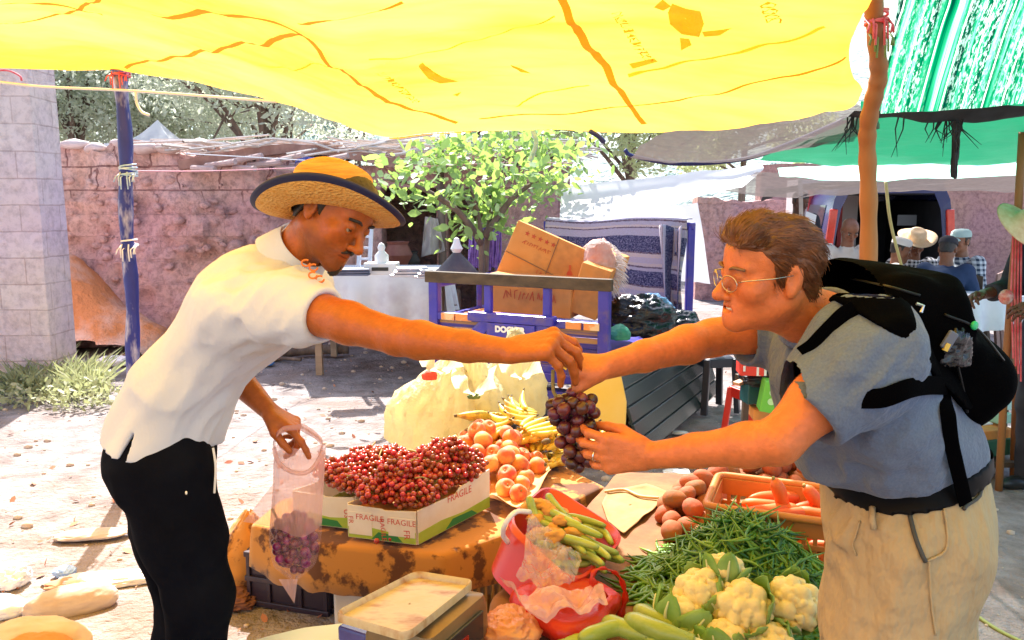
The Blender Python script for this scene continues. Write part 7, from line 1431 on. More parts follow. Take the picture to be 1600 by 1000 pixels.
Hd.hair(body, m_bhair, ((-.15, -.07), (-.06, -.06), (-.04, -.02), (-.02, .02), (.0, -.005), (.012, -.02), (.02, .04), (.06, .062), (.2, .07)), th=.006, amp=.004, strand=2500, sl=.010)
S = SDF(Hd.c-.16, Hd.c+.16, .0028); S.ball(Hd(.086, -.113), .012, .01); S.cone(Hd(.094, -.095), Hd(.086, -.116), .007, .010, .01); S.chain([Hd(.078, -.074, -.03), Hd(.098, -.054, -.012), Hd(.1005, -.052, 0), Hd(.098, -.054, .012), Hd(.078, -.074, .03)], [.0018, .0034, .003, .0034, .0018], .004)
S.near(lambda P: (vnoise(P*420)-.5)*.005); S.build('beard', m_bhair, body, 0)
# shirt
S = SDF(at(130, 760, 2.0)*A(1, 0, 1)+A(0, 1.58, 0), at(560, 330, 1.9)*A(1, 0, 1)+A(0, 2.45, 0), .0055)
sd = nrm(elR-shR); sR = shR+sd*.095; flatcone(S, shR-sd*.01, sR, .066, .062, .03); flatcone(S, sR-sd*.02, sR+sd*.05, .054, .053, .004, True)
sl = nrm(elL-shL); sL = shL+sl*.16; flatcone(S, shL, sL, .07, .072, .03)
S.econe(at(254, 690, 2.02), at(290, 600, 2.02), Yw, .165, .118, .155, .106, .04); S.econe(at(290, 600, 2.02), cst, Yw, .155, .106, .18, .110, .05); S.econe(cst, nb-nrm(Hd.c-nb)*.055, Yw, .18, .112, .090, .060, .06)
S.econe(at(262, 668, 2.02), at(256, 702, 2.02), Yw, .16, .120, .162, .120, .05)
S.cone(cst+A(0, -.06, .02), shR, .1, .070, .06); S.cone(cst+A(0, .06, .02), shL, .1, .07, .06)
Hn = nrm(A(-.16, .05, -.96))
ax_ = nrm(cst-pel); 
def shirt_f(P):
    tq = np.clip(((P-shR)@nrm(elR-shR))/.095, 0, 1); ms = np.where(np.linalg.norm(P-shR-np.outer((P-shR)@nrm(elR-shR), nrm(elR-shR)), axis=1) < .1, np.clip((1-tq)*3, 0, 1), 1.)
    d = ms*fold_noise(P, ax_, (4, 10), .015, 3)*.9+fold_noise(P, A(.55, .1, .8), (3, 13), .012, 8)*np.exp(-((P-at(330, 620, 1.9))**2).sum(1)/.04); q = P-shR; w = np.exp(-((q**2).sum(1))/.06); d = d*1.5+w*np.clip((-((P-sR)@nrm(elR-shR)))/.05, 0, 1)*fold_noise(P, A(-.6, .1, -.8), (3, 22), .013, 9); return d+ms*(fbm(P*9, 2)-.5)*.008
S.near(shirt_f); S.cut(at(245, 712, 1.9), Hn); S.econe(at(206, 745, 1.92), at(233, 664, 1.91), Yw, .10, .030, .10, .003, .002, True); S.cone(nb+(Hd.c-nb)*.16, Hd.c, .058, .06, .01, True)
shirt = S.build('polo_shirt', m_polo, t, 1)
# collar, placket and printed figures
na = nrm(Hd.c-nb); ca = nrm(np.cross(na, (0, 1, 0))); cb_ = np.cross(na, ca); G = []
for i, a in enumerate(np.linspace(-2.9, 2.9, 44)):
    dr = (-ca)*math.cos(a)+cb_*math.sin(a); lw = .055+.035*max(0, math.cos(a-3.14))**2+.0*a; b0 = nb+na*.050; G.append([b0+dr*.064-na*.02, b0+dr*.065+na*.016, b0+dr*.069+na*.018, b0+dr*(.076)-na*.0, b0+dr*(.090+.005*math.sin(a*3))-na*lw*.62])
MB().slab(G, .004).build('collar', m_polo, shirt, smooth=True, auto=50)
sp_ = [at(488, 408, 1.80), at(496, 420, 1.79)]; m_or = pm('orange embroidery', (.75, .2, .04))
for i, (px, py) in enumerate(((478, 411), (490, 418), (489, 430), (500, 436))): MB().tube([at(px+5*math.cos(a)*1.3, py+5*math.sin(a), 1.718+.02*(i % 2)+0.004*px/100) for a in np.linspace(0, 6.28, 14)][:12], .0022, 5).build('embroidery', m_or, shirt)
# trousers and shoes
S = SDF(at(120, 650, 2.0)*A(1, 0, 1)*A(1, 1, 0)+A(0, 1.7, -.02), at(400, 600, 2.0)*A(1, 0, 1)+A(0, 2.35, 0), .0065)
kn1, kn2 = at(312, 930, 1.93), at(292, 940, 2.12); an1, an2 = at(296, 1000, 1.93)*A(1, 1, 0)+A(-.02, 0, .1), at(280, 1000, 2.12)*A(1, 1, 0)+A(-.06, 0, .1)
S.econe(at(260, 665, 2.02), at(254, 720, 2.02), Yw, .15, .108, .16, .122, .03)
for hp_, kn, an in ((at(258, 730, 1.93), kn1, an1), (at(250, 730, 2.11), kn2, an2)): S.chain([hp_, hp_*.5+kn*.5, kn, kn*.5+an*.5, an], [.112, .096, .076, .074, .07], .04)
S.ball(at(232, 724, 1.95), .08, .05); S.ball(at(232, 724, 2.1), .08, .05); S.cut(at(250, 660, 2)+A(0, 0, 0), (.1, 0, 1))
S.near(lambda P: fold_noise(P, (0.2, 0, 1), (7, 9), .012, 5)+(fbm(P*14, 2)-.5)*.01); tr_ = S.build('trousers', m_navy, t, 1)
MB().tube([at(186, 722, 1.89), at(194, 710, 1.885), at(200, 703, 1.88)], [.005, .006, .005], 6).build('loop_strap', pm('grey navy webbing', (.12, .13, .25)), tr_, smooth=True)
MB().tube(smooth_curve([at(333, 700, 1.87), at(337, 730, 1.87), at(335, 770, 1.88)], 8), .003, 5).build('drawstring', m_wplastic, tr_)
MB().ball(at(291, 770, 1.815), (.003, .003, .005), 6).build('tag', m_wplastic, tr_)
for an in (an1, an2): 
    S = SDF(an-A(.15, .09, .12), an+A(.25, .09, .08), .007); S.econe(an+A(-.04, 0, -.06), an+A(.16, 0, -.07), (0, 1, 0), .038, .035, .042, .028, .03); S.cone(an, an-A(0, 0, .05), .042, .045, .03); S.cut(A(0, 0, .004), (0, 0, -1)); S.build('shoe', m_blackp, t, 1)
# straw hat
m_straw = pm('woven straw', (.66, .33, .07), (.72, .42, .12), ns=40, rough=.7, bump=.9, bs=120, bd=.006, vor=True, stretch=(1, 1, 2)); m_crown = pm('plaited straw crown', (.60, .27, .035), (.72, .40, .08), ns=22, rough=.7, bump=.9, bs=45, bd=.006, stretch=(.5, .5, 4))
hz_ = nrm(A(.09, .27, .95)); hx_ = nrm(np.cross((0, 1, 0), hz_)); HM = np.stack([hx_, np.cross(hz_, hx_), hz_], 1); hc = at(514, 337, 1.915)
brim = [(.088, .004), (.110, .000), (.135, .002), (.158, .010), (.176, .022), (.178, .026), (.174, .027), (.156, .016), (.132, .008), (.108, .007), (.092, .012)]
def wav(p, a): return A(p[0]*1.0, p[1]*.97, p[2]-.020*math.cos(2*a)*max(0, math.hypot(p[0], p[1])-.09)/.09)
hat = MB().lathe(brim, 72, hc, HM, fn=wav).build('straw_hat', m_straw, t, smooth=True)
MB().lathe([(.094, .004), (.096, .02), (.0945, .045), (.091, .076), (.087, .098), (.082, .110), (.070, .116), (.04, .113), (.001, .107)], 60, hc, HM, fn=lambda p, a: A(p[0]*1.06, p[1]*.95, p[2]-.006*math.cos(2*a)*(p[2] > .1))).build('crown', m_crown, hat, smooth=True)
MB().lathe([(.168, .0165), (.1785, .0215), (.181, .026), (.1785, .0305), (.170, .0275)], 72, hc, HM, fn=wav).build('brim_binding', pm('navy binding', (.01, .015, .07), rough=.7), hat, smooth=True)
MB().lathe([(.0945, .008), (.0965, .012), (.0965, .026), (.0945, .03)], 60, hc, HM, fn=lambda p, a: A(p[0]*1.06, p[1]*.95, p[2])).build('hat_band', MATS['navy binding'], hat, smooth=True)

# ================================================================= the buyer (right)
m_tee = pm('grey blue heather cotton', (.10, .135, .225), (.125, .165, .26), ns=260, det=8, rough=.9, bump=.6, bs=13, bd=.03, sheen=.1); m_khaki = pm('khaki cotton', (.42, .30, .165), (.48, .35, .205), ns=4, rough=.85, bump=.8, bs=9, bd=.045, stretch=(1.3, 1, .6))
m_brhair = pm('brown hair', (.09, .03, .011), (.19, .07, .022), ns=50, rough=.45, stretch=(.4, 1, 1)); m_bag = pm('black nylon', (.0012, .0012, .0018), (.0022, .0022, .003), ns=8, rough=.8, bump=.3, bs=200, spec=.01); m_web = pm('black webbing', (.0012, .0012, .0018), rough=.8, spec=.01, bump=.4, bs=500)
t = thing('person', 'person in grey blue t-shirt and glasses reaching for the grapes with both hands', 'person', at(1410, 800, 1.6)*A(1, 1, 0)); buyer = t
Hd = Head(at(1201, 427, 1.46), (-.96, -.17, -.08), sc=.865, low=.91, U=(-.2, -.12, .95)); nb = at(1290, 512, 1.53)
pel = at(1422, 800, 1.60)+A(0, 0, .06); wst = at(1390, 715, 1.58)+A(0, 0, .04); cst = at(1336, 606, 1.55); shL = at(1352, 552, 1.355); shR = at(1238, 505, 1.76)
elL = at(1216, 690, 1.30); wrL = at(1014, 712, 1.43); elR = at(1112, 528, 1.71); wrR = at(945, 573, 1.545)
S = SDF(at(895, 850, 1.4)*A(1, 0, 1)+A(0, 1.20, 0), at(1500, 310, 1.45)*A(1, 0, 1)+A(0, 1.86, .05), .0037)
Hd.build(S, nb, .058, nose=.99, mouth=1., lid=.2)
S.econe(pel, wst, Yw, .13, .1, .13, .1, .03); S.econe(wst, cst, Yw, .13, .1, .14, .1, .03); S.cone(cst, nb, .09, .06, .04)
S.cone(cst, shL, .08, .06, .05); S.chain([shL, shL*.45+elL*.55, elL], [.056, .047, .038], .02); S.chain([elL, elL*.78+wrL*.22, elL*.38+wrL*.62, wrL], [.0375, .0375, .029, .0245], .015)
S.cone(cst, shR, .08, .06, .05); S.chain([shR, shR*.45+elR*.55, elR], [.055, .046, .040], .02); S.chain([elR, elR*.75+wrR*.25, elR*.35+wrR*.65, wrR], [.039, .040, .031, .0255], .015)
tL = hand(S, wrL, (-1, .02, .06), (.1, 1, .0), (0, .1, 1), ((.45, .75, .5), (.5, .8, .5), (.55, .8, .5), (.6, .8, .5)), ((.7, .35, .55), (.8, .0, .6), (.8, -.1, .6)), 0.90, spread=(.10, .03, -.03, -.10))
tR = hand(S, wrR, (-1, -.12, .05), (.0, .35, -.9), (.05, -1, -.25), ((.45, .95, .45), (.8, .6, .3), (.95, .55, .3), (1.05, .5, .3)), ((.85, .3, .5), (.95, -.15, .25), (.95, -.2, .1)), .95)
body = S.build('body', m_skin, t, 1, Hd.color((.64, .185, .058)))
Hd.eyes(body, at(895, 640, 1.5)-Hd.c, (.05, .06, .06)); Hd.brows(body, pm('brown brow', (.16, .08, .04), (.24, .13, .07), ns=60, rough=.7), .0038, -.004)
Hd.hair(body, m_brhair, ((-.15, -.075), (-.075, -.07), (-.05, -.045), (-.035, -.0), (-.022, .024), (-.005, .012), (.004, -.018), (.020, -.02), (.026, .03), (.05, .055), (.075, .066), (.2, .075)), th=.005, amp=.0055, freq=(70, 300), strand=6500, sl=.027,
        extra=((.062, .080, 0, .030), (.068, .072, -.03, .024), (.068, .072, .03, .024), (.03, .095, .0, .034)))
MB().tube([(Hd(.084, -.0695, -.015)), Hd(.0895, -.0690, -.006), Hd(.0905, -.0688, .0), Hd(.0895, -.0690, .006), Hd(.084, -.0695, .015)], .0030, 6).build('teeth', pm('teeth', (.75, .68, .55), rough=.2), body, smooth=True)
# glasses
m_wire = pm('thin gold wire', (.55, .5, .42), rough=.25, metal=1.0); g = None; mb = MB()
for q in (-1, 1):
    c = Hd(.1035, -.006, q*.033); Uo, Ro = Hd.U*Hd.s, nrm(Hd.R-Hd.F*.25*q)*Hd.s; P = [c+Uo*.0165*math.sin(a)+Ro*.0235*math.cos(a) for a in np.linspace(0, 2*math.pi, 26)]; mb.tube(P, .0009, 5, cap=False); mb.tube([Hd(.093, -.0, q*.057), Hd(.09, .004, q*.068), Hd(.03, .005, q*.078), Hd(-.012, .008, q*.080)], .0012, 5)
mb.tube([Hd(.107, .0, -.010), Hd(.109, .003, 0), Hd(.107, .0, .010)], .001, 5); g = mb.build('glasses', m_wire, t, smooth=True)
for q in (-1, 1):
    c = Hd(.1033, -.006, q*.033); Uo, Ro = Hd.U*Hd.s, nrm(Hd.R-Hd.F*.25*q)*Hd.s; v = [c]+[c+Uo*.016*math.sin(a)+Ro*.023*math.cos(a) for a in np.linspace(0, 2*math.pi, 20, endpoint=False)]; put('lens', v, [(0, 1+i, 1+(i+1) % 20) for i in range(20)], pm('lens glass', (.9, .9, .9), rough=.02, alpha=.03), g)
# ring
fr = tL[2]; 
K3 = wrL+.90*(nrm(A(-1, .02, .06))*.087+A(0, 0, 1)*-.0105); rd = nrm(nrm(A(-1, .02, .06))*math.cos(.55)+A(0, 1, 0)*math.sin(.55)); c = K3+rd*.023; Fm = frame(rd); MB().tube([c+Fm[:, 0]*.0104*math.cos(a)+Fm[:, 1]*.0104*math.sin(a) for a in np.linspace(0, 6.2832, 24)], .0017, 6, cap=False).build('ring', pm('silver', (.8, .78, .74), rough=.2, metal=1), t, smooth=True)
# t-shirt
S = SDF(at(1175, 830, 1.5)*A(1, 0, 1)+A(0, 1.14, 0), at(1545, 440, 1.6)*A(1, 0, 1)+A(0, 1.92, 0), .0055)
sd = nrm(elL-shL); sE = shL+sd*.155; flatcone(S, shL-sd*.02, sE, .074, .074, .04); flatcone(S, sE-sd*.02, sE+sd*.05, .058, .058, .004, True)
sr = nrm(elR-shR); sF = shR+sr*.13; flatcone(S, shR-sr*.02, sF, .076, .075, .04); flatcone(S, sF-sr*.03, sF+sr*.05, .066, .067, .004, True)
S.econe(at(1402, 772, 1.60)+A(0, 0, .06), wst, Yw, .18, .142, .182, .140, .04); S.econe(wst, cst, Yw, .182, .136, .19, .118, .05); S.econe(cst, nb+A(.02, 0, -.04), Yw, .185, .112, .10, .074, .06)
S.ball(at(1352, 712, 1.58)+A(0, 0, .045), .135, .08); S.ball(at(1300, 590, 1.57), .095, .06)
S.cone(cst+A(0, -.05, .02), shL-sd*.0, .11, .074, .06); S.cone(cst+A(0, .06, .02), shR, .1, .075, .06)
bn = nrm(A(.24, .02, -.97)); bp_ = at(1400, 778, 1.6)+A(0, 0, .085); na = nrm(Hd.c-nb)
def tee_f(P):
    tq = np.clip(((P-shL)@sd)/.155, 0, 1); ms = np.where(np.linalg.norm(P-shL-np.outer((P-shL)@sd, sd), axis=1) < .17, np.clip((1-tq)*2, 0, 1), 1.); tq = np.clip(((P-shR)@sr)/.13, 0, 1); ms = ms*np.where(np.linalg.norm(P-shR-np.outer((P-shR)@sr, sr), axis=1) < .10, np.clip((1-tq)*3, 0, 1), 1.)
    q = P-(shL*.4+elL*.6); w = np.exp(-((q**2).sum(1))/.05)*np.clip((-((P-sE)@sd))/.05, 0, 1); q2 = P-at(1330, 700, 1.45); w2 = np.exp(-((q2**2).sum(1))/.05); return ms*(w*fold_noise(P, A(.7, 0, .7), (3, 20), .034, 2)+w2*fold_noise(P, A(.5, .1, .85), (4, 14), .030, 6)+fold_noise(P, A(-.3, 0, .9), (5, 9), .014, 3))
S.near(tee_f); S.cut(bp_-bn*.022, bn); S.cone(nb+na*.03, Hd.c, .070, .075, .01, True)
tee = S.build('t_shirt', m_tee, t, 3)
SH = SDF(S.lo, S.lo+S.h*(S.n-1), S.h); SH.v = np.full_like(SH.v, 1.0); m0 = tuple(slice(0, min(a, b)) for a, b in zip(S.v.shape, SH.v.shape)); SH.v[m0] = S.v[m0]-.011
ha_, hb_ = at(1292, 470, 1.42), at(1480, 618, 1.42); hn_ = nrm(np.cross(hb_-ha_, (0, 1, 0))); hn_ = hn_ if hn_[2] < 0 else -hn_
ca = nrm(np.cross(na, (0, 1, 0))); cb_ = np.cross(na, ca); b0 = nb+na*.035; MB().tube([b0+(ca*math.cos(a)*.068+cb_*math.sin(a)*.072)+na*.012*math.cos(a) for a in np.linspace(0, 2*math.pi, 40)], .008, 8, cap=False, sq=1.0).build('neckband', m_tee, tee, smooth=True)
# trousers
S = SDF(A(.42, 1.26, -.02), A(1.08, 1.98, 1.12), .0062)
bc2 = bp_; S.econe(bp_+A(-.0, 0, .02), at(1412, 830, 1.6), Yw, .175, .140, .182, .145, .03); S.ball(at(1448, 815, 1.55), .10, .06); S.ball(at(1448, 815, 1.68), .10, .06)
kn1, kn2 = A(at(1392, 1000, 1.50)[0], 1.48, .50), A(at(1372, 1000, 1.70)[0], 1.72, .50); an1, an2 = A(kn1[0]+.03, 1.48, .1), A(kn2[0]+.03, 1.73, .1)
for hp_, kn, an in ((at(1418, 850, 1.50), kn1, an1), (at(1402, 850, 1.71), kn2, an2)): S.chain([hp_, hp_*.5+kn*.5, kn, kn*.5+an*.5, an], [.132, .120, .098, .088, .085], .04)
S.v = S.v
m1 = at(1420, 790, 1.4); m2 = at(1455, 880, 1.36)
def kh_f(P):
    q = P-at(1330, 850, 1.45); w = np.exp(-((q**2).sum(1))/.03); return fold_noise(P, (.25, 0, 1), (4, 9), .030, 12)+w*fold_noise(P, (.8, 0, .3), (4, 16), .034, 4)+(fbm(P*12, 2)-.5)*.010
S0 = S.v.copy(); S.near(kh_f)
S.cut(bp_+A(0, 0, .012), -bn); V0, F0 = S.mesh(1); tr_ = put('trousers', V0, F0, m_khaki, t, True)
def onsurf(px, py, V=V0, off=.003):            # the nearest visible point of the cloth at a pixel
    d = ((pix(V)-A(px, py))**2).sum(1); c = np.argsort(d)[:40]; p = V[c[np.argmin(V[c, 1])]]; return p-A(0, off, 0)
sl_ = smooth_curve([onsurf(*q) for q in ((1419, 795), (1418, 812), (1424, 835), (1436, 858), (1452, 880))], 20); MB().tube(sl_, .0045, 6).build('pocket_slit', pm('pocket gap shade', (.05, .045, .04)), tr_, smooth=True)  # dark tube drawn for the shade inside the pocket opening
sl_ = smooth_curve([onsurf(*q) for q in ((1452, 880), (1475, 850), (1482, 815), (1478, 790))], 16); MB().tube(sl_, .0025, 6).build('pocket_seam', m_khaki, tr_, smooth=True)
sl_ = smooth_curve([onsurf(*q) for q in ((1455, 882), (1460, 940), (1462, 995))], 14); MB().tube(sl_, .0022, 6).build('side_seam', m_khaki, tr_, smooth=True)
sl_ = smooth_curve([onsurf(*q) for q in ((1535, 745), (1530, 770), (1515, 785), (1508, 788))], 10); MB().tube(sl_, .004, 6).build('pocket_slit', MATS['pocket gap shade'], tr_, smooth=True)
sl_ = smooth_curve([onsurf(*q) for q in ((1335, 812), (1330, 832), (1326, 850), (1330, 865))], 10); MB().tube(sl_, .0025, 5).build('drawcord', m_khaki, tr_, smooth=True)
SB = SDF(S.lo, S.lo+S.h*(S.n-1), S.h); m0 = tuple(slice(0, min(p, q)) for p, q in zip(S0.shape, SB.v.shape)); SB.v[m0] = S0[m0]-.019; SB.cut(bp_-bn*.021, -bn); SB.cut(bp_+bn*.019, bn)
bl = SB.build('belt', pm('black leather', (.003, .0025, .003), (.006, .005, .006), ns=10, rough=.5, spec=.1), t, 1)
MB().tube([onsurf(1352, 782, off=.016), onsurf(1350, 800, off=.02), onsurf(1356, 818, off=.008)], .006, 6).build('belt_loop', m_khaki, tr_, smooth=True)
for an in (an1, an2):
    S = SDF(an-A(.25, .09, .12), an+A(.15, .09, .08), .007); S.econe(an+A(.04, 0, -.06), an+A(-.16, 0, -.07), (0, 1, 0), .038, .035, .042, .028, .03); S.cone(an, an-A(0, 0, .05), .042, .045, .03); S.cut(A(0, 0, .004), (0, 0, -1)); S.build('shoe', m_bark, t, 1)
# ================================================================= backpack
bt = thing('backpack', 'bulky black backpack with straps on the back of the buyer', 'backpack', at(1440, 540, 1.58)); S = SDF(at(1270, 700, 1.75)*A(1, 0, 1)+A(-.02, 1.36, 0), at(1610, 380, 1.75)*A(1, 0, 1)+A(.02, 1.86, 0), .0055)
b0, b1 = at(1352, 480, 1.57), at(1446, 564, 1.60); S.econe(b0, b1, (0, 1, 0), .17, .075, .19, .10, .05, pw=2.8); S.econe(at(1332, 455, 1.57), at(1400, 461, 1.58), (0, 1, 0), .15, .055, .165, .065, .04, pw=2.6)
S.econe(at(1440, 530, 1.6), at(1474, 592, 1.6), (0, 1, 0), .15, .062, .16, .07, .03, pw=2.8); S.econe(at(1470, 565, 1.58), at(1484, 600, 1.58), (0, 1, 0), .12, .05, .12, .05, .03)
S.econe(at(1405, 475, 1.43), at(1470, 545, 1.42), (0, 1, 0), .04, .06, .04, .07, .03)
S.near(lambda P: (ridge(P*6, 2)-.6)*.016+(fbm(P*13, 2)-.5)*.01); Vb, Fb = S.mesh(1); SH.near(lambda P: .012*np.sin(((P-ha_)@nrm(hb_-ha_))*14), .03); SH.cut(ha_, hn_); SH.cut(at(1430, 640, 1.42), A(0, 0, -1)); SH.build('harness', m_bag, bt, 1); bb = put('bag', Vb, Fb, m_bag, bt, True)
def ribbon(name, pts, w, mat, par, th=.003, wd=None, n=24):
    c = smooth_curve(pts, n); G = []
    for i, p in enumerate(c):
        tt_ = nrm(c[min(i+1, len(c)-1)]-c[max(i-1, 0)]); view = nrm(A(0, 0, H_CAM)*0+A(0, -1, .1)); wv = nrm(np.cross(tt_, view)) if wd is None else nrm(wd); G.append([p-wv*w/2, p-wv*w*.3-A(0, .001, 0), p+wv*w*.3-A(0, .001, 0), p+wv*w/2])
    return MB().slab(G, -th).build(name, mat, par, smooth=True, auto=50)
fs = lambda px, py, off=.006: onsurf(px, py, Vb, off); Vt = np.array([tuple(v.co) for v in tee.data.vertices])+np.array(tee.matrix_basis.translation)+np.array(base_of(t)); ts_ = lambda px, py, off=.008: onsurf(px, py, Vt, off)
ribbon('hanging_strap', [fs(1474, 600), ts_(1480, 640, .012), ts_(1488, 690, .012), ts_(1494, 730, .016), onsurf(1508, 778, V0, .012)], .026, m_web, bt)
ribbon('hip_strap', [ts_(1340, 634, -.012), ts_(1356, 627, -.001), ts_(1385, 617, .007), ts_(1420, 609), ts_(1450, 604), ts_(1480, 600, .014)], .032, m_web, bt)
ribbon('shoulder_strap', [ts_(1330, 482, .014), ts_(1314, 490, .014), ts_(1298, 504, .012), ts_(1282, 522, .009), ts_(1268, 540, .002), ts_(1254, 556, -.012)], .034, m_web, bt, .006)
for pts in (((1330, 445), (1380, 440), (1440, 455)), ((1480, 490), (1530, 515), (1570, 560)), ((1495, 560), (1500, 610), (1510, 650))): MB().tube(smooth_curve([fs(*p, .003) for p in pts], 16), .0025, 6).build('zip', pm('zip', (.012, .012, .014), rough=.4, spec=.2), bb, smooth=True)
MB().lathe([(.0005, -.003), (.007, -.003), (.008, 0), (.007, .003), (.0005, .003)], 16, fs(1526, 503, .006), R3(math.pi/2, 0, .5)).build('badge', pm('green badge', (.02, .5, .2), rough=.4), bb, smooth=True)
MB().box(fs(1484, 528, .008), (.018, .008, .034), R3(0, .5, 0)).build('logo_patch', pm('grey blue patch', (.12, .14, .22)), bb, bevel=.003); MB().box(fs(1480, 542, .01), (.008, .006, .014), R3(0, .4, 0)).build('yellow_tag', pm('yellow tag', (.7, .5, .1)), bb)
crumple('mesh_pocket', None, None, fs(1496, 555, .0)+A(0, .015, 0), (.035, .02, .05), pm('glossy mesh', (.004, .005, .008), (.02, .02, .03), ns=60, rough=.15), 5, .3, 9, parent=bb); MB().tube([fs(1425, 470, .008), fs(1440, 476, .01), fs(1436, 482, .012)], .003, 6).build('buckle', m_alu, bb)

# ================================================================= held grapes, the bag
gv, gf = ico(.0130, 3); ME_M = mesh_from('film_lit_grape', gv, gf, pm('film lit grape', (.26, .008, .10), (.09, .003, .06), ns=12, rough=.3, rnd=.5, coat=.3))  # magenta light through the bag film put into the grape colour
rng = np.random.default_rng(77); top = at(864, 578, 1.49); cb3 = at(890, 665, 1.50)
def samp(r):
    while True:
        s = r.random(); y = s; w = .048*(1-.45*s)*(1.0 if s > .12 else .5+4*s); a = r.uniform(0, 6.283); rr = w*math.sqrt(r.random()); P = cb3+A(.012+.015*(s-.4)+rr*math.cos(a), rr*math.sin(a)*.85, .062-.145*s); return P
P = pack(92, samp, .0205, rng, 9000)
bunch('dark red grape bunch held between the two men', P, [top, at(864, 600, 1.49), at(868, 618, 1.495), cb3+A(0, 0, .05)], ME_D, None, 3, sc=(.88, 1.05))
m_vinel = pm('vine leaf scrap', (.04, .12, .02))
# clear bag with grapes
m_cbag = pm('thin pinkish clear plastic', (.86, .56, .56), rough=.25, alpha=.5, bump=1.0, bs=9, bd=.03, coat=.3, trw=.45, trl=(.9, .58, .58), stretch=(3, 3, .5))
bx = at(468, 800, 2.12)
cl = thing('plastic_bag', 'thin clear carrier bag with dark grapes hanging from the sellers hand', 'bag', at(462, 800, 2.12))
prof = [(905, 458, .006, .004), (893, 458, .036, .02), (880, 459, .058, .04), (850, 461, .068, .052), (815, 463, .070, .055), (780, 464, .068, .05), (745, 465, .068, .042), (720, 466, .069, .036), (700, 467, .068, .03)]
G = []
for py, px, rx, ry in prof:
    c = at(px, py, 2.12); G.append([c+A(rx*math.cos(a)*(1+.05*math.sin(5*a+py*.02)), ry*math.sin(a)*(1+.08*math.sin(4*a+py*.03)), .01*math.sin(a*3+py*.01)+(.0 if py < 895 else 0)) for a in np.linspace(0, 2*math.pi, 60, endpoint=False)])
GG = np.array(G); GG = np.array([smooth_curve(GG[:, j], 40) for j in range(60)]).transpose(1, 0, 2)
Q = GG.reshape(-1, 3); GG = GG+((ridge(np.stack([Q[:, 0]*22, Q[:, 1]*22, Q[:, 2]*3], 1), 2)-.6)*.008).reshape(GG.shape[:2])[..., None]*np.array([1, 1, 0])
m_cbag2 = pm('thin clear plastic stretched over the grapes', (.86, .5, .52), rough=.2, alpha=.15, bump=1.0, bs=9, bd=.03, coat=.6, stretch=(3, 3, .5))
kk_ = int(len(GG)*.47); MB().grid(GG[:kk_+1], wrap=True, m=1).grid(GG[kk_:], wrap=True, m=0).build('film', [m_cbag, m_cbag2], cl, smooth=True, clean=True)
hp1, hp2 = at(478, 668, 2.06), at(440, 672, 2.08)
for s_, (xa, xb) in enumerate(((430, 500), (432, 498))):
    Y_ = 2.09 if s_ == 0 else 2.15; pts = [at(xa, 705, Y_), at(xa-2, 690, Y_), hp2-A(0, .02*s_, 0), at(462, 668, Y_-.02), hp1-A(0, .02*s_, 0), at(xb+4, 690, Y_), at(xb, 712, Y_)]
    c = smooth_curve(pts, 40); G = [[p+A(0, -.004, -.006), p+A(.0, -.006, .0), p+A(0, -.002, .008)] for p in c]; MB().slab(G, .001).build('handle', m_cbag, cl, smooth=True)
c = smooth_curve([at(428, 700, 2.08), at(435, 722, 2.065), at(458, 738, 2.06), at(485, 735, 2.065), at(506, 705, 2.08)], 30); MB().tube(c, np.full(len(c), .006), 8).build('rolled_hem', m_cbag, cl, smooth=True)
MB().grid([[at(380+ (430-380)*u, 815-(815-752)*v*u+0, 2.14) for u in np.linspace(0, 1, 6)] for v in np.linspace(-.15, 1, 6)]).build('corner_flap', m_cbag, cl, smooth=True)
MB().grid([[at(435+25*u+20*v*(1-u), 905+38*u, 2.12) for u in np.linspace(0, 1, 6)] for v in np.linspace(0, 1.5, 6)]).build('bottom_flap', m_cbag, cl, smooth=True)
rng = np.random.default_rng(78)
def samp(r):
    d = r.normal(size=3); d /= np.linalg.norm(d); return at(460, 846, 2.12)+d*A(.058, .045, .085)*(.5+.5*r.random())
bunch('dark purple grapes inside the clear bag', pack(80, samp, .021, rng, 6000), [at(425, 795, 2.1), at(432, 808, 2.11), at(440, 822, 2.12)], ME_M, None, 4)

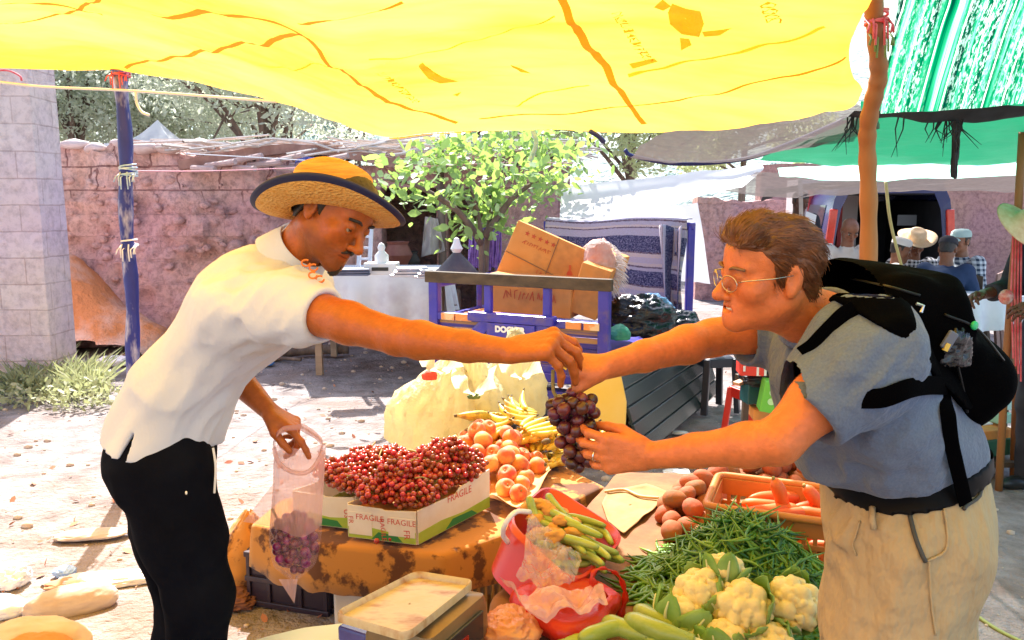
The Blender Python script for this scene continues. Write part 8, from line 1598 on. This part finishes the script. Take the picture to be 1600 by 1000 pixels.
# ================================================================= people in the background
def figure(label, base, rz, seated, skin, shirt, trousers, hat=None, hatmat=None, hairmat=m_bhair, lean=.12, sc=1.0, look=(-.0, -.35), arms=None, h=.0075, extra=None):
    base = np.asarray(base, float); R = R3(0, 0, rz); P = lambda x, y, z: base+R@(A(x, y, z)*sc); t = thing('person', label, 'person', base)
    if seated: pelz, kn, an = .50, [(-.13, -.42, .50), (.13, -.42, .50)], [(-.14, -.40, .08), (.14, -.40, .08)]
    else: pelz, kn, an = .94, [(-.10, -.02, .50), (.10, -.04, .50)], [(-.11, .0, .08), (.11, -.02, .08)]
    pv = P(0, 0, pelz); ch = P(0, -lean*.6, pelz+.33); nk = P(0, -lean, pelz+.50); hd = P(0, -lean-.03, pelz+.655); F = R@A(look[0], -1, look[1]); H = Head(hd, F, sc=sc)
    sh = [P(s*.185, -lean*.9, pelz+.445) for s in (-1, 1)]; arms = arms or [((-.27, -lean-.04, pelz+.20), (-.10, -.30, pelz+.16)), ((.27, -lean-.04, pelz+.20), (.10, -.30, pelz+.16))]
    el = [P(*a[0]) for a in arms]; wr = [P(*a[1]) for a in arms]; lo = np.min(el+wr+[pv, hd], 0)-.24; hi = np.max(el+wr+[pv, hd], 0)+.24; S = SDF(lo, hi, h); H.build(S, nk, .052, detail=True)
    Wd = R@A(1, 0, 0); S.econe(pv, ch, Wd, .12, .085, .13, .09, .03); S.cone(ch, nk, .09, .055, .04)
    for i in range(2):
        S.cone(ch, sh[i], .07, .052, .04); S.chain([sh[i], el[i]], [.05, .038], .02); S.chain([el[i], wr[i]], [.04, .026], .015); d = nrm(wr[i]-el[i]); s_ = 1 if i else -1
        hand(S, wr[i], d, R@A(-s_*.6, 0, -.8), R@A(-s_*.7, -.1, .6), ((.5, .6, .4),)*4, ((.8, .4, .3), (.9, .2, .3), (1, 0, .3)), sc)
    b = S.build('body', m_skin, t, 1, H.color(skin)); H.eyes(b, H.F*1+A(0, 0, -.2)); H.brows(b, hairmat, .0045)
    if hairmat is not None and hat != 'bald': H.hair(b, hairmat, ((-.15, -.07), (-.05, -.05), (-.02, .02), (.0, -.01), (.012, -.015), (.02, .04), (.06, .062), (.2, .07)), th=.006, h=.006)
    S = SDF(lo, hi, .0095); S.econe(pv-A(0, 0, .06), pv+A(0, 0, .15), Wd, .175, .13, .165, .125, .04); S.econe(pv+A(0, 0, .1), ch, Wd, .165, .125, .18, .125, .05); S.cone(ch, nk-A(0, 0, .03), .11, .07, .06)
    for i in range(2): d = nrm(el[i]-sh[i]); S.cone(ch, sh[i], .09, .07, .05); S.chain([sh[i], el[i]], [.07, .058], .03); flatcone(S, el[i], el[i]*.35+wr[i]*.65, .056, .046, .02)
    S.cone(nk+(H.c-nk)*.2, H.c, .06, .065, .01, True); S.near(lambda Q: fold_noise(Q, R@A(.2, 0, 1), (6, 11), .014, rz*10)); S.build('shirt', shirt, t, 1)
    kp = [P(*k) for k in kn]; ap_ = [P(*a) for a in an]; S = SDF(np.minimum(np.min(kp+ap_, 0), pv)-.24, np.maximum(np.max(kp+ap_, 0), pv)+.2, .012); S.econe(pv+A(0, 0, .05), pv-A(0, 0, .03), Wd, .165, .12, .17, .125, .04)
    for i in range(2): hp_ = P((-1, 1)[i]*.09, 0, pelz-.02); S.chain([hp_, kp[i], ap_[i]], [.10, .075, .06], .04)
    S.near(lambda Q: fold_noise(Q, R@A(.1, 1, .3), (6, 10), .014, rz*7)); S.build('trousers', trousers, t, 1)
    for i in range(2): a = ap_[i]; f_ = R@A(0, -1, 0); MB().ball(a+f_*.06-A(0, 0, .045), (.045, .13, .04), 12, R).build('shoe', m_blackp, t, smooth=True)
    M = np.stack([H.F, -H.R, H.U], 1); k = H.s
    if hat == 'straw': c = H(-.005, .062); q = MB().lathe([(.09*k, 0), (.13*k, -.005), (.19*k, .012), (.19*k, .017), (.13*k, .002), (.092*k, .008)], 36, c, M, fn=lambda p, a: A(p[0], p[1], p[2]+.03*abs(math.sin(a))**2*max(0, math.hypot(p[0], p[1])-.1)/.09)).build('straw_hat', hatmat, t, smooth=True); MB().lathe([(.096*k, 0), (.092*k, .05), (.08*k, .095), (.05*k, .108), (.03*k, .1), (.001, .098)], 30, c, M, fn=lambda p, a: A(p[0]*1.08, p[1]*.95, p[2])).build('crown', hatmat, q, smooth=True)
    if hat == 'skullcap': MB().lathe([(.093*k, -.004), (.095*k, .03), (.085*k, .055), (.06*k, .07), (.001, .076)], 28, H(-.014, .055), M, fn=lambda p, a: A(p[0]*1.1, p[1]*.92, p[2])).build('skullcap', hatmat, t, smooth=True)
    if hat == 'cap':
        q = MB().lathe([(.094*k, -.006), (.096*k, .02), (.088*k, .05), (.06*k, .072), (.001, .08)], 28, H(-.012, .05), M, fn=lambda p, a: A(p[0]*1.1, p[1]*.93, p[2])).build('cap', hatmat, t, smooth=True)
        MB().slab([[H(.075+.085*v, .052-.02*v-.035*(u*u), u*.07*(1-.25*v*v)) for v in np.linspace(0, 1, 6)] for u in np.linspace(-1, 1, 9)], .004).build('peak', hatmat, q, smooth=True)
    return t, H
def checkmat(name, c1, c2, s):
    m, n, l = ntree(name); out = n.new('ShaderNodeOutputMaterial'); b = n.new('ShaderNodeBsdfPrincipled'); b.inputs['Roughness'].default_value = .9; tc = n.new('ShaderNodeTexCoord'); sp = n.new('ShaderNodeSeparateXYZ'); l.new(tc.outputs['Object'], sp.inputs[0]); vals = []
    for ax in ('X', 'Z'):
        w = n.new('ShaderNodeMath'); w.operation = 'MULTIPLY'; l.new(sp.outputs[ax], w.inputs[0]); w.inputs[1].default_value = s; q = n.new('ShaderNodeMath'); q.operation = 'FRACT'; l.new(w.outputs[0], q.inputs[0]); g_ = n.new('ShaderNodeMath'); g_.operation = 'GREATER_THAN'; g_.inputs[1].default_value = .5; l.new(q.outputs[0], g_.inputs[0]); vals.append(g_.outputs[0])
    ad = n.new('ShaderNodeMath'); ad.operation = 'ADD'; l.new(vals[0], ad.inputs[0]); l.new(vals[1], ad.inputs[1]); dv = n.new('ShaderNodeMath'); dv.operation = 'MULTIPLY'; dv.inputs[1].default_value = .5; l.new(ad.outputs[0], dv.inputs[0])
    mx = n.new('ShaderNodeMix'); mx.data_type = 'RGBA'; l.new(dv.outputs[0], mx.inputs[0]); mx.inputs[6].default_value = (*c1, 1); mx.inputs[7].default_value = (*c2, 1); l.new(mx.outputs[2], b.inputs[0]); l.new(b.outputs[0], out.inputs[0]); return m
m_check = checkmat('black white check', (.02, .02, .025), (.7, .7, .72), 26); m_check2 = checkmat('blue white check', (.03, .05, .09), (.6, .66, .72), 20); m_dk = pm('dark cloth', (.02, .02, .03), (.04, .04, .05), ns=6, rough=.9); m_wshirt = pm('cream shirt', (.66, .6, .54), (.72, .68, .62), ns=5, rough=.9); m_nv = pm('faded navy cloth', (.015, .035, .09), (.025, .05, .12), ns=5, rough=.9)
dkskin = (.22, .09, .045)
figure('person with shaved head in a pale shirt looking down left of the wooden post', at(1302, 520, 9.2)*A(1, 1, 0), .15, True, (.30, .13, .07), m_wshirt, m_dk, 'bald', None, m_bhair, .16, look=(-.15, -.6), sc=1.11)
figure('person in a white skullcap sitting half hidden behind the wooden post', at(1374, 530, 8.3)*A(1, 1, 0), 1.2, True, dkskin, m_wshirt, m_dk, 'skullcap', m_wshirt, m_bhair, .12, look=(0, -.3), sc=.96)
figure('person in a straw hat and black and white check shirt before the van', at(1406, 530, 8.6)*A(1, 1, 0), -.05, True, dkskin, m_check, m_dk, 'straw', pm('light straw', (.68, .46, .26), (.74, .54, .34), ns=30, rough=.8, bump=.5, bs=90), m_bhair, .18, look=(-.1, -.55))
figure('person in faded navy seen from behind, bending forward', at(1462, 545, 7.7)*A(1, 1, 0), 2.5, True, dkskin, m_nv, m_nv, 'cap', m_dk, m_bhair, .22, look=(0, -.4), sc=.98)
figure('person in a mint peaked cap and blue check shirt sitting sideways in a chair', at(1500, 530, 8.4)*A(1, 1, 0), -1.2, True, (.28, .12, .06), m_check2, m_dk, 'cap', pm('mint cap', (.35, .52, .5), (.45, .6, .58), ns=6, rough=.8), m_bhair, .08, look=(0, -.05), sc=1.03)
figure('person standing in shade left of the van holding a pale paper', at(1234, 520, 9.3)*A(1, 1, 0), .2, False, (.12, .05, .03), m_dk, m_dk, None, None, m_bhair, .05, look=(.1, -.35), arms=[((-.26, -.08, 1.15), (-.10, -.30, 1.10)), ((.26, -.08, 1.15), (.08, -.30, 1.12))])
MB().slab([[at(1260+16*u-4*v, 330+22*v+6*u, 8.95) for u in np.linspace(0, 1, 4)] for v in np.linspace(0, 1, 4)], .004).build('paper', m_wplastic); tag(bpy.data.objects['paper'], 'pale folded paper held by the standing person left of the van', 'paper')
bs_ = A(2.93, 4.25, 0)
tt, HH = figure('person in black cut by the right edge, holding out a round jar', bs_, -1.35, False, (.12, .045, .022), m_dk, m_dk, None, None, m_bhair, .05, arms=[((-.24, -.1, 1.12), (-.16, -.36, 1.1)), ((.26, -.05, 1.12), (.2, -.33, 1.08))])
o = MB().ball(at(1572, 464, 4.12), (.035, .035, .04), 14).build('jar', pm('red glass jar', (.6, .1, .08), (.7, .5, .4), ns=20, rough=.15), smooth=True); tag(o, 'round red and white jar in the hand at the right edge', 'jar')
